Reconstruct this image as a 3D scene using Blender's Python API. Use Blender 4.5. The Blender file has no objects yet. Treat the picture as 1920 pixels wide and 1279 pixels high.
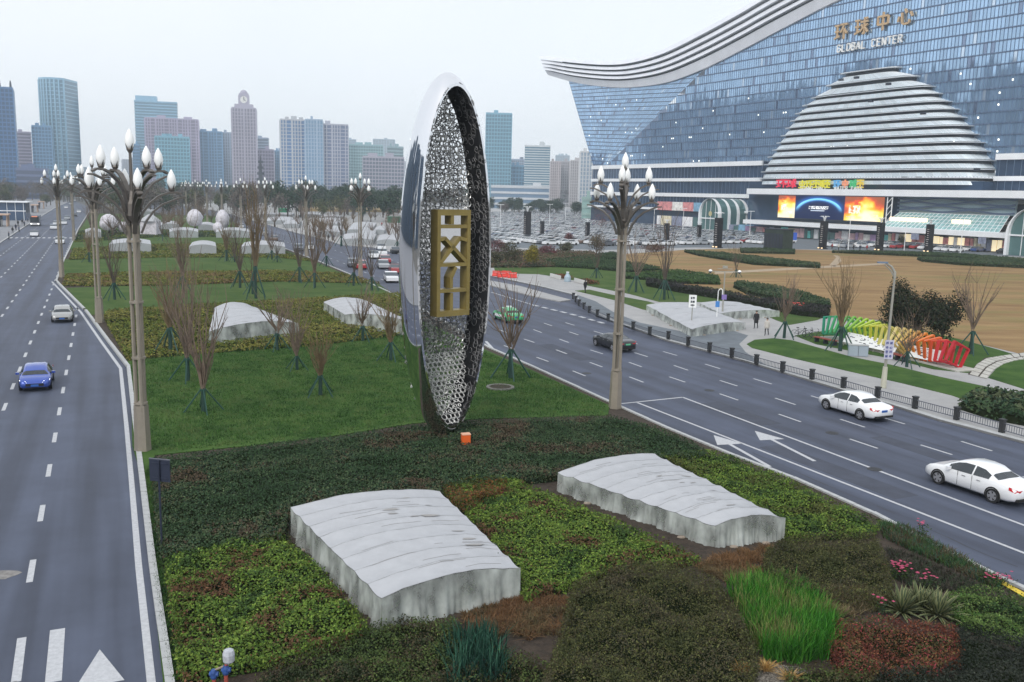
import bpy, bmesh, math, random
import numpy as np
from mathutils import Vector, Matrix
from mathutils.geometry import tessellate_polygon
random.seed(7)
RNG = np.random.default_rng(11)
SC = bpy.context.scene
COL = SC.collection
# ------------------------------------------------------------------ camera
F_PX, CX, CY = 1700.0, 960.0, 639.5
PITCH, ROLL, CAM_H = math.radians(9.22), math.radians(1.35), 13.0
_r0 = Vector((1, 0, 0)); _u0 = Vector((0, math.sin(PITCH), math.cos(PITCH)))
FWD = Vector((0, math.cos(PITCH), -math.sin(PITCH)))
RGT = math.cos(ROLL)*_r0 + math.sin(ROLL)*_u0
UPV = -math.sin(ROLL)*_r0 + math.cos(ROLL)*_u0
cam_d = bpy.data.cameras.new('camera'); cam = bpy.data.objects.new('camera', cam_d); COL.objects.link(cam)
cam_d.sensor_width = 36.0; cam_d.lens = F_PX/1920*36; cam_d.clip_start = 0.5; cam_d.clip_end = 9000
M = Matrix.Identity(4)
for i in range(3):
    M[i][0] = RGT[i]; M[i][1] = UPV[i]; M[i][2] = -FWD[i]
M[2][3] = CAM_H
cam.matrix_world = M
SC.camera = cam
# ------------------------------------------------------------------ sky, sun, exposure
SUN_EL, SUN_AZ = math.radians(40), math.radians(205)
world = bpy.data.worlds.new('World'); SC.world = world; world.use_nodes = True
nt = world.node_tree; nt.nodes.clear()
w_out = nt.nodes.new('ShaderNodeOutputWorld'); w_bg = nt.nodes.new('ShaderNodeBackground')
w_sky = nt.nodes.new('ShaderNodeTexSky'); w_sky.sky_type = 'NISHITA'; w_sky.sun_disc = False
w_sky.sun_elevation = SUN_EL; w_sky.sun_rotation = SUN_AZ; w_sky.air_density = 1.2; w_sky.dust_density = 3.0
w_mix = nt.nodes.new('ShaderNodeMix'); w_mix.data_type = 'RGBA'
w_mix.inputs['Factor'].default_value = 0.86
w_tc = nt.nodes.new('ShaderNodeTexCoord'); w_no = nt.nodes.new('ShaderNodeTexNoise')
w_no.inputs['Scale'].default_value = 2.2; w_no.inputs['Detail'].default_value = 4
w_cr = nt.nodes.new('ShaderNodeValToRGB')
w_cr.color_ramp.elements[0].position = 0.3; w_cr.color_ramp.elements[0].color = (7.9, 8.3, 8.8, 1)
w_cr.color_ramp.elements[1].position = 0.7; w_cr.color_ramp.elements[1].color = (8.7, 8.95, 9.35, 1)
nt.links.new(w_tc.outputs['Generated'], w_no.inputs['Vector']); nt.links.new(w_no.outputs['Fac'], w_cr.inputs['Fac'])
nt.links.new(w_sky.outputs['Color'], w_mix.inputs['A']); nt.links.new(w_cr.outputs['Color'], w_mix.inputs['B'])
nt.links.new(w_mix.outputs['Result'], w_bg.inputs['Color']); w_bg.inputs['Strength'].default_value = 0.1
nt.links.new(w_bg.outputs['Background'], w_out.inputs['Surface'])
sun_d = bpy.data.lights.new('sun', 'SUN'); sun_d.energy = 1.2; sun_d.angle = math.radians(25); sun_d.color = (1, 0.97, 0.93)
sun = bpy.data.objects.new('sun', sun_d); COL.objects.link(sun)
# sun_rotation is measured from +Y towards +X (compass style); aim the lamp the same way
_sd = Vector((math.sin(SUN_AZ)*math.cos(SUN_EL), math.cos(SUN_AZ)*math.cos(SUN_EL), math.sin(SUN_EL)))
sun.rotation_euler = _sd.to_track_quat('Z', 'Y').to_euler()
SC.view_settings.view_transform = 'Standard'; SC.view_settings.look = 'None'
SC.view_settings.exposure = 0.40; SC.view_settings.gamma = 1.0; SC.view_settings.use_curve_mapping = False
SC.render.engine = 'CYCLES'
SC.cycles.use_denoising = True; SC.cycles.max_bounces = 6; SC.cycles.diffuse_bounces = 2; SC.cycles.glossy_bounces = 3
SC.cycles.transmission_bounces = 3; SC.cycles.transparent_max_bounces = 8; SC.cycles.volume_bounces = 3
SC.cycles.caustics_reflective = False; SC.cycles.caustics_refractive = False
SC.cycles.sample_clamp_indirect = 4.0

# ------------------------------------------------------------------ surveying: photo pixel -> point in the place
def ray(x, y): return FWD + RGT*((x-CX)/F_PX) - UPV*((y-CY)/F_PX)
def G(x, y, z=0.0):
    d = ray(x, y); t = (z-CAM_H)/d.z
    return Vector((d.x*t, d.y*t, z))
def at_depth(x, y, Y):
    d = ray(x, y); t = Y/d.y
    return Vector((d.x*t, Y, CAM_H+d.z*t))
def height_at(x, y, base):            # height of the point seen at (x, y) above a ground point
    d = ray(x, y); return CAM_H + d.z*base.y/d.y
AV = Vector((-0.407, 0.914, 0))       # the avenue's direction, away from the drone
AVN = Vector((0.914, 0.407, 0))       # across it, to the right

# ------------------------------------------------------------------ materials
def _bsdf(name):
    m = bpy.data.materials.new(name); m.use_nodes = True
    return m, m.node_tree, m.node_tree.nodes['Principled BSDF']
def mat(name, col, rough=0.6, metal=0.0, var=0.0, scale=3.0, bump=0.0, bscale=None, emit=0.0, spec=0.5, col2=None, detail=5, alpha=1.0, coat=0.0, stretch=None):
    m, t, b = _bsdf(name)
    b.inputs['Base Color'].default_value = (*col, 1); b.inputs['Roughness'].default_value = rough
    b.inputs['Metallic'].default_value = metal; b.inputs['Specular IOR Level'].default_value = spec
    b.inputs['Coat Weight'].default_value = coat
    if alpha < 1: b.inputs['Alpha'].default_value = alpha
    if emit:
        b.inputs['Emission Color'].default_value = (*col, 1); b.inputs['Emission Strength'].default_value = emit
    if var or bump or col2:
        tc = t.nodes.new('ShaderNodeTexCoord'); vec = tc.outputs['Object']
        if stretch:
            mp = t.nodes.new('ShaderNodeMapping'); mp.inputs['Scale'].default_value = stretch
            if len(stretch) == 3: pass
            t.links.new(vec, mp.inputs['Vector']); vec = mp.outputs['Vector']
    if var or col2:
        n = t.nodes.new('ShaderNodeTexNoise'); n.inputs['Scale'].default_value = scale; n.inputs['Detail'].default_value = detail
        n.inputs['Roughness'].default_value = 0.65
        t.links.new(vec, n.inputs['Vector'])
        r = t.nodes.new('ShaderNodeValToRGB')
        c2 = col2 if col2 else tuple(min(1, c*(1+var)) for c in col)
        c1 = col if col2 else tuple(c*(1-var) for c in col)
        r.color_ramp.elements[0].position = 0.32; r.color_ramp.elements[0].color = (*c1, 1)
        r.color_ramp.elements[1].position = 0.68; r.color_ramp.elements[1].color = (*c2, 1)
        t.links.new(n.outputs['Fac'], r.inputs['Fac']); t.links.new(r.outputs['Color'], b.inputs['Base Color'])
    if bump:
        n2 = t.nodes.new('ShaderNodeTexNoise'); n2.inputs['Scale'].default_value = bscale or scale*4; n2.inputs['Detail'].default_value = 4
        t.links.new(vec, n2.inputs['Vector'])
        bp = t.nodes.new('ShaderNodeBump'); bp.inputs['Strength'].default_value = bump; bp.inputs['Distance'].default_value = 0.1
        t.links.new(n2.outputs['Fac'], bp.inputs['Height']); t.links.new(bp.outputs['Normal'], b.inputs['Normal'])
    return m
def mat_attr(name, rough=0.6, spec=0.35, trans=0.0):      # colour of each leaf comes from the mesh
    m, t, b = _bsdf(name)
    a = t.nodes.new('ShaderNodeAttribute'); a.attribute_name = 'Col'
    t.links.new(a.outputs['Color'], b.inputs['Base Color'])
    b.inputs['Roughness'].default_value = rough; b.inputs['Specular IOR Level'].default_value = spec
    return m

# ------------------------------------------------------------------ mesh building
class MB:
    """collects quads, boxes, tubes ... and links them as ONE mesh object"""
    def __init__(s): s.v = []; s.f = []; s.m = []; s.mats = []; s.cur = 0
    def use(s, m):
        if m not in s.mats: s.mats.append(m)
        s.cur = s.mats.index(m); return s
    def face(s, idx): s.f.append(tuple(idx)); s.m.append(s.cur)
    def poly(s, pts):
        n = len(s.v); s.v.extend([tuple(p) for p in pts]); s.face(range(n, n+len(pts)))
    def box(s, c, size, rz=0.0, top=None, axes=None):
        """axis box centred at c; top=(sx,sy) scales the top face"""
        hx, hy, hz = size[0]/2, size[1]/2, size[2]/2
        n = len(s.v); cs, sn = math.cos(rz), math.sin(rz)
        for dz in (-1, 1):
            kx, ky = (1, 1) if dz < 0 or top is None else top
            for dx, dy in ((-1, -1), (1, -1), (1, 1), (-1, 1)):
                x, y, z = dx*hx*kx, dy*hy*ky, dz*hz
                if axes:
                    p = Vector(c)+axes[0]*x+axes[1]*y+axes[2]*z
                    s.v.append(tuple(p))
                else:
                    s.v.append((c[0]+x*cs-y*sn, c[1]+x*sn+y*cs, c[2]+z))
        for q in ((0, 3, 2, 1), (4, 5, 6, 7), (0, 1, 5, 4), (1, 2, 6, 5), (2, 3, 7, 6), (3, 0, 4, 7)):
            s.face([n+i for i in q])
        return s
    def beam(s, a, b, w, h=None, up=Vector((0, 0, 1))):
        a, b = Vector(a), Vector(b); h = h or w
        d = (b-a); L = d.length
        if L < 1e-6: return s
        d = d/L; sx = d.cross(up)
        if sx.length < 1e-4: sx = d.cross(Vector((1, 0, 0)))
        sx.normalize(); uz = sx.cross(d)
        return s.box((a+b)/2, (w, L, h), axes=(sx, d, uz))
    def tube(s, pts, rad, n=6, cap=True):
        pts = [Vector(p) for p in pts]; k = len(pts)
        rads = rad if isinstance(rad, (list, tuple)) else [rad]*k
        base = len(s.v); ref = None
        for i, p in enumerate(pts):
            d = (pts[min(i+1, k-1)]-pts[max(i-1, 0)])
            if d.length < 1e-9: d = Vector((0, 0, 1))
            d.normalize()
            if ref is None:
                ref = d.orthogonal().normalized()
            else:
                ref = (ref-d*ref.dot(d))
                ref = ref.normalized() if ref.length > 1e-6 else d.orthogonal().normalized()
            q = d.cross(ref)
            for j in range(n):
                a = 2*math.pi*j/n
                s.v.append(tuple(p+(ref*math.cos(a)+q*math.sin(a))*rads[i]))
        for i in range(k-1):
            for j in range(n):
                a = base+i*n+j; b = base+i*n+(j+1) % n
                s.face((a, b, b+n, a+n))
        if cap:
            s.face([base+j for j in reversed(range(n))]); s.face([base+(k-1)*n+j for j in range(n)])
        return s
    def lathe(s, prof, c=(0, 0, 0), n=12, sx=1.0, sy=1.0):
        base = len(s.v); k = len(prof)
        for r, z in prof:
            for j in range(n):
                a = 2*math.pi*j/n
                s.v.append((c[0]+r*math.cos(a)*sx, c[1]+r*math.sin(a)*sy, c[2]+z))
        for i in range(k-1):
            for j in range(n):
                a = base+i*n+j; b = base+i*n+(j+1) % n
                s.face((a, b, b+n, a+n))
        s.face([base+j for j in reversed(range(n))]); s.face([base+(k-1)*n+j for j in range(n)])
        return s
    def prism(s, pts, z0, z1, bottom=False):
        """vertical prism over a (possibly concave) plan polygon"""
        P = [Vector((p[0], p[1])) for p in pts]
        A = sum(P[i].x*P[(i+1) % len(P)].y-P[(i+1) % len(P)].x*P[i].y for i in range(len(P)))
        if A < 0: P.reverse()
        n = len(P); b = len(s.v)
        s.v.extend([(p.x, p.y, z0) for p in P]); s.v.extend([(p.x, p.y, z1) for p in P])
        for i in range(n):
            j = (i+1) % n; s.face((b+i, b+j, b+n+j, b+n+i))
        for t in tessellate_polygon([[Vector((p.x, p.y, 0)) for p in P]]):
            a, c, d = t
            if (P[c]-P[a]).cross(P[d]-P[a]) < 0: c, d = d, c
            s.face((b+n+a, b+n+c, b+n+d))
            if bottom: s.face((b+a, b+d, b+c))
        return s
    def grid(s, P, close=False):
        """P[i][j] points -> quads"""
        b = len(s.v); k = len(P); n = len(P[0])
        for r in P: s.v.extend([tuple(p) for p in r])
        for i in range(k-1):
            for j in range(n if close else n-1):
                a = b+i*n+j; c = b+i*n+(j+1) % n
                s.face((a, c, c+n, a+n))
        return s
    def mesh(s, name, smooth=False):
        me = bpy.data.meshes.new(name)
        me.from_pydata(s.v, [], s.f)
        for m in s.mats: me.materials.append(m)
        if len(s.mats) > 1: me.polygons.foreach_set('material_index', s.m)
        if smooth: me.polygons.foreach_set('use_smooth', [True]*len(s.f))
        me.update(); return me
    def build(s, name, parent=None, m=None, smooth=False, loc=None):
        if m: s.mats = [m]; s.m = [0]*len(s.f)
        return link(name, s.mesh(name, smooth), parent, loc)
def link(name, data, parent=None, loc=None, rz=None):
    o = bpy.data.objects.new(name, data); COL.objects.link(o)
    if parent is not None: o.parent = parent
    if loc is not None: o.location = loc
    if rz is not None: o.rotation_euler = (0, 0, rz)
    return o
def tag(o, label=None, cat=None, group=None, kind=None):
    if label: o['label'] = label
    if cat: o['category'] = cat
    if group: o['group'] = group
    if kind: o['kind'] = kind
    return o
def thing(name, label, cat, loc=(0, 0, 0), rz=0.0, group=None):
    o = bpy.data.objects.new(name, None); COL.objects.link(o)
    o.location = loc; o.rotation_euler = (0, 0, rz); o.empty_display_size = 0.3
    return tag(o, label, cat, group)
def copy_tree(o, parent=None):
    c = o.copy(); COL.objects.link(c)
    if parent is not None: c.parent = parent
    for ch in list(o.children): copy_tree(ch, c)
    return c
def dup(o, loc, rz=0.0, label=None, group=None, scale=None):
    c = copy_tree(o); c.location = loc; c.rotation_euler = (0, 0, rz)
    if label: c['label'] = label
    if group: c['group'] = group
    if scale: c.scale = (scale,)*3 if not isinstance(scale, tuple) else scale
    return c
def struct(name, mb, m=None, label=None, z=None):
    o = mb.build(name, None, m); o['kind'] = 'structure'
    if label: o['label'] = label
    return o
def gp(px, z=0.0): return [G(x, y, z) for x, y in px]
def np_mesh(name, V, Fq, cols=None, m=None, smooth=False):
    """V (n,3), Fq (k,4 or 3) index arrays, cols (n,3) per vertex"""
    me = bpy.data.meshes.new(name); k, w = Fq.shape
    me.vertices.add(len(V)); me.vertices.foreach_set('co', V.astype(np.float32).ravel())
    me.loops.add(k*w); me.loops.foreach_set('vertex_index', Fq.astype(np.int32).ravel())
    me.polygons.add(k); me.polygons.foreach_set('loop_start', (np.arange(k)*w).astype(np.int32))
    me.polygons.foreach_set('loop_total', np.full(k, w, np.int32))
    if smooth: me.polygons.foreach_set('use_smooth', np.ones(k, bool))
    if cols is not None:
        a = me.color_attributes.new('Col', 'FLOAT_COLOR', 'POINT')
        a.data.foreach_set('color', np.concatenate([cols, np.ones((len(cols), 1))], 1).astype(np.float32).ravel())
    if m: me.materials.append(m)
    me.update(calc_edges=True); return me
def in_poly(P, xs, ys):
    P = np.array([(p[0], p[1]) for p in P]); ins = np.zeros(len(xs), bool); n = len(P); j = n-1
    for i in range(n):
        xi, yi = P[i]; xj, yj = P[j]
        c = ((yi > ys) != (yj > ys)) & (xs < (xj-xi)*(ys-yi)/(yj-yi+1e-12)+xi)
        ins ^= c; j = i
    return ins
def vnoise(x, y, s, seed=0):
    """smooth value noise, vectorised, about 0..1"""
    r = np.random.default_rng(seed).random((64, 64)); x = np.asarray(x)/s; y = np.asarray(y)/s
    xi = np.floor(x).astype(int); yi = np.floor(y).astype(int); fx = x-xi; fy = y-yi
    fx = fx*fx*(3-2*fx); fy = fy*fy*(3-2*fy)
    g = lambda a, b: r[a % 64, b % 64]
    return (g(xi, yi)*(1-fx)+g(xi+1, yi)*fx)*(1-fy)+(g(xi, yi+1)*(1-fx)+g(xi+1, yi+1)*fx)*fy
def leaves_mesh(name, C, N, size, cols, m, aspect=0.55, jitter=0.5):
    """one rhombic leaf per centre C, facing N (plus jitter)"""
    k = len(C)
    N = N+RNG.normal(0, jitter, (k, 3)); N /= np.linalg.norm(N, axis=1, keepdims=True)
    T = np.cross(N, RNG.normal(0, 1, (k, 3))); T /= np.linalg.norm(T, axis=1, keepdims=True)+1e-9
    B = np.cross(N, T); s = (size*RNG.uniform(0.6, 1.35, k))[:, None]
    V = np.stack([C-T*s*0.5, C+B*s*aspect*0.5-N*s*0.08, C+T*s*0.5, C-B*s*aspect*0.5-N*s*0.08], 1).reshape(-1, 3)
    Fq = np.arange(k*4).reshape(k, 4)
    return np_mesh(name, V, Fq, np.repeat(cols, 4, 0), m)
def palette(x, y, cs, seed, scale=1.2, spread=0.18, wts=None):
    """mix colours cs in patches plus per-leaf scatter"""
    k = len(x); n = len(cs); cs = np.array(cs)
    f = 0.65*vnoise(x, y, scale, seed)+0.35*vnoise(x, y, scale*0.3, seed+5)+RNG.normal(0, 0.11, k)
    f = (f-0.22)/0.56
    if wts is not None:
        edges = np.cumsum(wts)/sum(wts); i = np.searchsorted(edges, np.clip(f, 0, 0.999)); i = np.clip(i, 0, n-1)
    else:
        i = np.clip((f*n).astype(int), 0, n-1)
    c = cs[i]*np.exp(RNG.normal(0, spread, (k, 1)))
    return np.clip(c, 0.002, 0.9)
# ================================================================== GROUND, ROADS, LAWNS
m_ground = mat('ground_soil', (0.10, 0.095, 0.085), 0.95, var=0.3, scale=0.05)
def asphalt(name, c, ang):
    m = mat(name, c, 0.82, var=0.13, scale=0.35, bump=0.05, bscale=40, spec=0.4)
    t = m.node_tree; b = t.nodes['Principled BSDF']
    # wheel-polished streaks that run along the lane
    tc = t.nodes.new('ShaderNodeTexCoord'); mp = t.nodes.new('ShaderNodeMapping')
    mp.vector_type = 'TEXTURE'; mp.inputs['Rotation'].default_value = (0, 0, ang); mp.inputs['Scale'].default_value = (1.0, 26, 1)
    n = t.nodes.new('ShaderNodeTexNoise'); n.inputs['Scale'].default_value = 0.9; n.inputs['Detail'].default_value = 3
    t.links.new(tc.outputs['Object'], mp.inputs['Vector']); t.links.new(mp.outputs['Vector'], n.inputs['Vector'])
    src = b.inputs['Base Color'].links[0].from_socket
    mx = t.nodes.new('ShaderNodeMix'); mx.data_type = 'RGBA'; mx.blend_type = 'MULTIPLY'; mx.inputs['Factor'].default_value = 1
    r = t.nodes.new('ShaderNodeValToRGB'); r.color_ramp.elements[0].position = 0.35; r.color_ramp.elements[0].color = (0.66, 0.66, 0.68, 1)
    r.color_ramp.elements[1].position = 0.62; r.color_ramp.elements[1].color = (1.18, 1.18, 1.18, 1)
    t.links.new(n.outputs['Fac'], r.inputs['Fac']); t.links.new(src, mx.inputs['A']); t.links.new(r.outputs['Color'], mx.inputs['B'])
    t.links.new(mx.outputs['Result'], b.inputs['Base Color'])
    rr = t.nodes.new('ShaderNodeMapRange'); rr.inputs['To Min'].default_value = 0.55; rr.inputs['To Max'].default_value = 0.8
    t.links.new(n.outputs['Fac'], rr.inputs['Value']); t.links.new(rr.outputs['Result'], b.inputs['Roughness'])
    return m
A_ANG = math.atan2(AV.y, AV.x)-math.pi/2
m_asph = asphalt('asphalt', (0.068, 0.081, 0.118), A_ANG)
m_asph2 = asphalt('asphalt_worn', (0.062, 0.074, 0.110), A_ANG+0.03)
m_asph3 = mat('asphalt_lane', (0.13, 0.15, 0.17), 0.9, var=0.2, scale=0.6)
m_paint = mat('road_paint', (0.40, 0.41, 0.43), 0.75, scale=7, col2=(0.54, 0.55, 0.57), detail=9)
m_pave = mat('pavement_stone', (0.30, 0.30, 0.30), 0.85, scale=0.5, col2=(0.38, 0.375, 0.37), detail=8)
m_kerb = mat('kerb_stone', (0.42, 0.43, 0.43), 0.8, var=0.15, scale=2)
m_lawn = mat('lawn_grass', (0.030, 0.074, 0.017), 0.95, var=0.0, scale=0.35, col2=(0.072, 0.132, 0.032), bump=0.55, bscale=9, spec=0.1)
m_lawn_far = mat('lawn_grass_far', (0.040, 0.085, 0.020), 0.95, scale=0.25, col2=(0.085, 0.125, 0.036), bump=0.5, bscale=6, spec=0.1)
m_field = mat('dormant_grass', (0.205, 0.125, 0.062), 0.95, scale=0.6, col2=(0.33, 0.225, 0.11), spec=0.1, detail=8, stretch=(0.11, 0.36, 1))
m_soil = mat('bed_soil', (0.045, 0.032, 0.022), 0.95, var=0.45, scale=4, bump=0.6)

_g = MB(); n = 40
_g.grid([[Vector((-1780+3560*i/n, -430+2760*j/n, -0.06)) for i in range(n+1)] for j in range(n+1)])
struct('ground', _g, m_ground)

# the two carriageways
LK = [(310, 1279), (280, 1060), (262, 900), (250, 800), (238, 690), (200, 640), (160, 585), (104, 528), (118, 490), (128, 470), (146, 430)]
RK = [(1890, 1095), (1760, 1030), (1650, 972), (1500, 905), (1370, 855), (1250, 805), (1145, 757), (1000, 690), (920, 655), (750, 548), (700, 505), (663, 518-2), (596, 490), (554, 474), (499, 454), (460, 443), (432, 427)]
RK = [(1890, 1095), (1760, 1030), (1650, 972), (1500, 905), (1370, 855), (1250, 805), (1145, 757), (1000, 690), (920, 655), (812, 592), (745, 556), (663, 518), (596, 490), (554, 474), (499, 454), (460, 441), (432, 430)]
lk = gp(LK); rk = gp(RK)
far_l = lk[-1]+AV*260; far_r = rk[-1]+Vector((-0.47, 0.88, 0))*260
lk_full = [lk[0]-AV*40]+lk+[far_l]
rk_full = [rk[0]-AV*40+Vector((0, 0, 0))]+rk+[far_r]
ll = gp([(0, 457), (60, 417), (104, 390)])
dl = (ll[1]-ll[0]).normalized()
road_l = [ll[0]-dl*190] + ll + [ll[-1]+(far_l-lk[-1])] + lk_full[::-1]
mb = MB(); mb.use(m_asph); mb.prism(road_l, -0.05, 0.0); struct('road_left', mb)
FK = [(1920, 832), (1760, 790), (1640, 752), (1500, 710), (1400, 680), (1250, 640), (1150, 605), (1100, 582), (1080, 567), (1075, 554), (1020, 540), (960, 527), (921, 519), (860, 505), (760, 480), (699, 465), (640, 460), (607, 449), (554, 437), (460, 410), (420, 398)]
fk = gp(FK)
fk_full = [fk[0]-(fk[1]-fk[0]).normalized()*60]+fk+[fk[-1]+Vector((-0.47, 0.88, 0))*400]
mb = MB(); mb.use(m_asph2); mb.prism(rk_full+fk_full[::-1], -0.05, 0.0); struct('road_right', mb)

# pavement / plaza right of the road, pavement left
mb = MB(); mb.use(m_pave)
mb.prism(fk_full+[Vector((60, 1000, 0)), Vector((700, 900, 0)), Vector((500, 60, 0))], -0.05, 0.12)
struct('plaza', mb)
mb = MB(); mb.use(mat('pavement_left_stone', (.20, .205, .225), .85, scale=.4, col2=(.25, .255, .27)))
LLn = [ll[0]-dl*190]+ll+[ll[-1]+(far_l-lk[-1])]
mb.prism(LLn+[LLn[-1]+Vector((-260, 0, 0)), LLn[0]+Vector((-260, 0, 0))], -0.05, 0.13)
struct('pavement_left', mb)
# raised median the gardens grow on
mb = MB(); mb.use(m_soil); mb.prism(lk_full+rk_full[::-1], -0.05, 0.11); struct('median_bed', mb)
def strip(line, off0, off1, z0, z1, m, name, side=1):
    """a kerb: strip between two offsets of a ground polyline"""
    mb = MB(); mb.use(m); L = []
    for i, p in enumerate(line):
        d = (line[min(i+1, len(line)-1)]-line[max(i-1, 0)]).normalized(); nn = Vector((d.y, -d.x, 0))*side
        L.append((p+nn*off0, p+nn*off1))
    for (a0, a1), (b0, b1) in zip(L, L[1:]):
        mb.poly([(a0.x, a0.y, z1), (b0.x, b0.y, z1), (b1.x, b1.y, z1), (a1.x, a1.y, z1)])
        mb.poly([(a0.x, a0.y, z0), (b0.x, b0.y, z0), (b0.x, b0.y, z1), (a0.x, a0.y, z1)])
        mb.poly([(a1.x, a1.y, z0), (b1.x, b1.y, z0), (b1.x, b1.y, z1), (a1.x, a1.y, z1)])
    return struct(name, mb)
def kerb_stones(line, name, off0, off1, z1, side, near, step=1.0):
    """kerb built of separate stones where they are near, one strip beyond"""
    pts = [Vector(p) for p in line]; S = [0]
    for a, b in zip(pts, pts[1:]): S.append(S[-1]+(b-a).length)
    def at(s):
        for i in range(len(S)-1):
            if s <= S[i+1] or i == len(S)-2:
                return pts[i].lerp(pts[i+1], (s-S[i])/max(1e-6, S[i+1]-S[i])), (pts[i+1]-pts[i]).normalized()
    par = strip([at(near*0+s)[0] for s in np.arange(near, S[-1], 4.0)], off0, off1, -0.02, z1, m_kerb, name, side)
    me = MB().use(m_kerb).box((0, 0, 0), (abs(off1-off0), step-0.03, z1+0.04)).mesh('kerb_stone')
    k = 0
    for s in np.arange(step/2, near-step/2, step):
        p, d = at(s); nn = Vector((d.y, -d.x, 0))*side
        c = p+nn*(off0+off1)/2
        o = link('kerb_stone', me, par, (c.x, c.y, (z1-0.04)/2+RNG.normal(0, 0.004)), math.atan2(d.y, d.x)-math.pi/2)
        k += 1
    return par
kerb_stones(lk_full, 'kerb_left', -0.02, 0.22, 0.19, 1, 120)
kerb_stones(rk_full, 'kerb_right', -0.02, 0.20, 0.19, -1, 140)
strip(fk_full, 0.0, 0.45, -0.02, 0.15, m_kerb, 'kerb_far', 1)
strip(LLn, 0.0, 0.35, -0.02, 0.16, m_kerb, 'kerb_far', -1)

# ---- painted markings
mk = MB().use(m_paint); MZ = 0.005
def dash(a, b, w=0.15):
    a, b = Vector(a), Vector(b); d = (b-a).normalized(); nn = Vector((d.y, -d.x, 0))*w/2
    mk.poly([(q.x, q.y, MZ) for q in (a-nn, a+nn, b+nn, b-nn)])
def dashes(p0, d, n, w=0.15, L=2.0, per=6.0, k0=0):
    for k in range(k0, n):
        a = p0+d*(per*k); dash(a, a+d*L, w)
def pline(pts, w=0.15):
    for a, b in zip(pts, pts[1:]): dash(a, b, w)
dA = (G(127, 683)-G(60, 1065)).normalized(); a0 = G(55, 1092)
dashes(a0, dA, 16, 0.2)
b0 = G(6, 770); dB = (G(85, 572)-G(6, 770)).normalized(); dashes(b0, dB, 40, 0.2, k0=-5)
for q in (1, 2, 3):
    dashes(b0-AVN*3.45*q, dB, 44, 0.2, k0=-4)
dashes(b0+AVN*3.5+dB*72, dB, 26, 0.16)
# solid edge line beside the left kerb
pline([p-AVN*0.34 if i < 5 else p+Vector((-0.36, -0.22, 0)) for i, p in enumerate(lk_full[:9])], 0.22)
for (x0, y0, x1, y1, w) in ((30, 1279, 41, 1196, 0.24), (100, 1279, 108, 1180, 0.40), (12, 1279+90, 22, 1279, 0.24)):
    dash(G(x0, y0), G(x1, y1), w)
def arrow(tip, d, L=4.4, hw=0.55, hl=1.3, sw=0.18):
    nn = Vector((d.y, -d.x, 0)); e = tip-d*hl
    mk.poly([(q.x, q.y, MZ) for q in (tip, e+nn*hw, e-nn*hw)])
    dash(e, tip-d*L, sw)
arrow(G(187, 1218), dA, L=6, hw=0.60, hl=2.0)
# right carriageway
def row(px, w=0.15, L=2.0, per=6.0, before=0, after=0):
    P = gp(px); S = [0]
    P = [P[0]-(P[1]-P[0]).normalized()*per*before]+P+[P[-1]+(P[-1]-P[-2]).normalized()*per*after] if before or after else P
    for a, b in zip(P, P[1:]): S.append(S[-1]+(b-a).length)
    def at(s):
        for i in range(len(S)-1):
            if s <= S[i+1]: return P[i].lerp(P[i+1], (s-S[i])/max(1e-6, S[i+1]-S[i]))
        return P[-1]
    s = 0
    while s+L < S[-1]:
        dash(at(s), at(s+L), w); s += per
row([(1060, 605), (1208, 649), (1281, 670), (1368, 697), (1470, 727), (1739, 808), (1797, 826)], after=5)
row([(1020, 606), (1087, 629), (1150, 649), (1224, 672), (1304, 699), (1405, 731), (1523, 769), (1667, 816), (1725, 834)], after=5)
row([(1000, 618), (1087, 650), (1170, 676), (1250, 705), (1348, 738), (1464, 778), (1604, 827), (1661, 846)], after=4)
row([(935, 618), (980, 635), (1040, 655), (1107, 680), (1186, 709), (1230, 726)])
row([(945, 648), (1045, 684), (1120, 714), (1150, 727)])
for q in range(4):                                    # beyond the sculpture
    row([(470+q*12, 428-q*4), (560+q*28, 462-q*6), (640+q*32, 492-q*8), (730+q*34, 530-q*9)])
pline(gp([(1165, 757), (1280, 745), (1920, 985)]) + [G(1920, 985)+(G(1920, 985)-G(1280, 745)).normalized()*20], 0.17)
pline(gp([(1195, 755), (1920, 1037)]) + [G(1920, 1037)+(G(1920, 1037)-G(1195, 755)).normalized()*20], 0.17)
pline(gp([(921, 548), (1000, 572)]), 0.2)
row([(1000, 572), (1075, 590), (1145, 610)], w=0.45, L=1.2, per=2.1)
pline(gp([(911, 640), (925, 655), (960, 672)]), 0.25)
for (x, y, d) in ((1415, 808, None), (1338, 816, None)):
    t0 = G(x, y); dd = (G(1415, 808)-G(1530, 866)).normalized(); arrow(t0, dd, L=6.0, hw=0.75, hl=1.9, sw=0.22)
# zebra and stop lines far down the left carriageway
zb = G(62, 446)
for k in range(16):
    c = zb+AVN*(k-8)*1.15; dash(c-AV*2, c+AV*2, 0.55)
struct('road_markings', mk)
mb = MB().use(mat('yellow_paint', (0.62, 0.46, 0.04), 0.7, var=0.2, scale=6))
p, q = G(1875, 1084, 0.2), G(1925, 1112, 0.2)
d = (q-p).normalized(); nn = Vector((d.y, -d.x, 0))
for k in range(3):
    a = p+d*0.75*k; b = a+d*0.70
    mb.prism([a, b, b-nn*-0.26, a-nn*-0.26], 0.161, 0.175)
struct('kerb_marking', mb)
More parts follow.
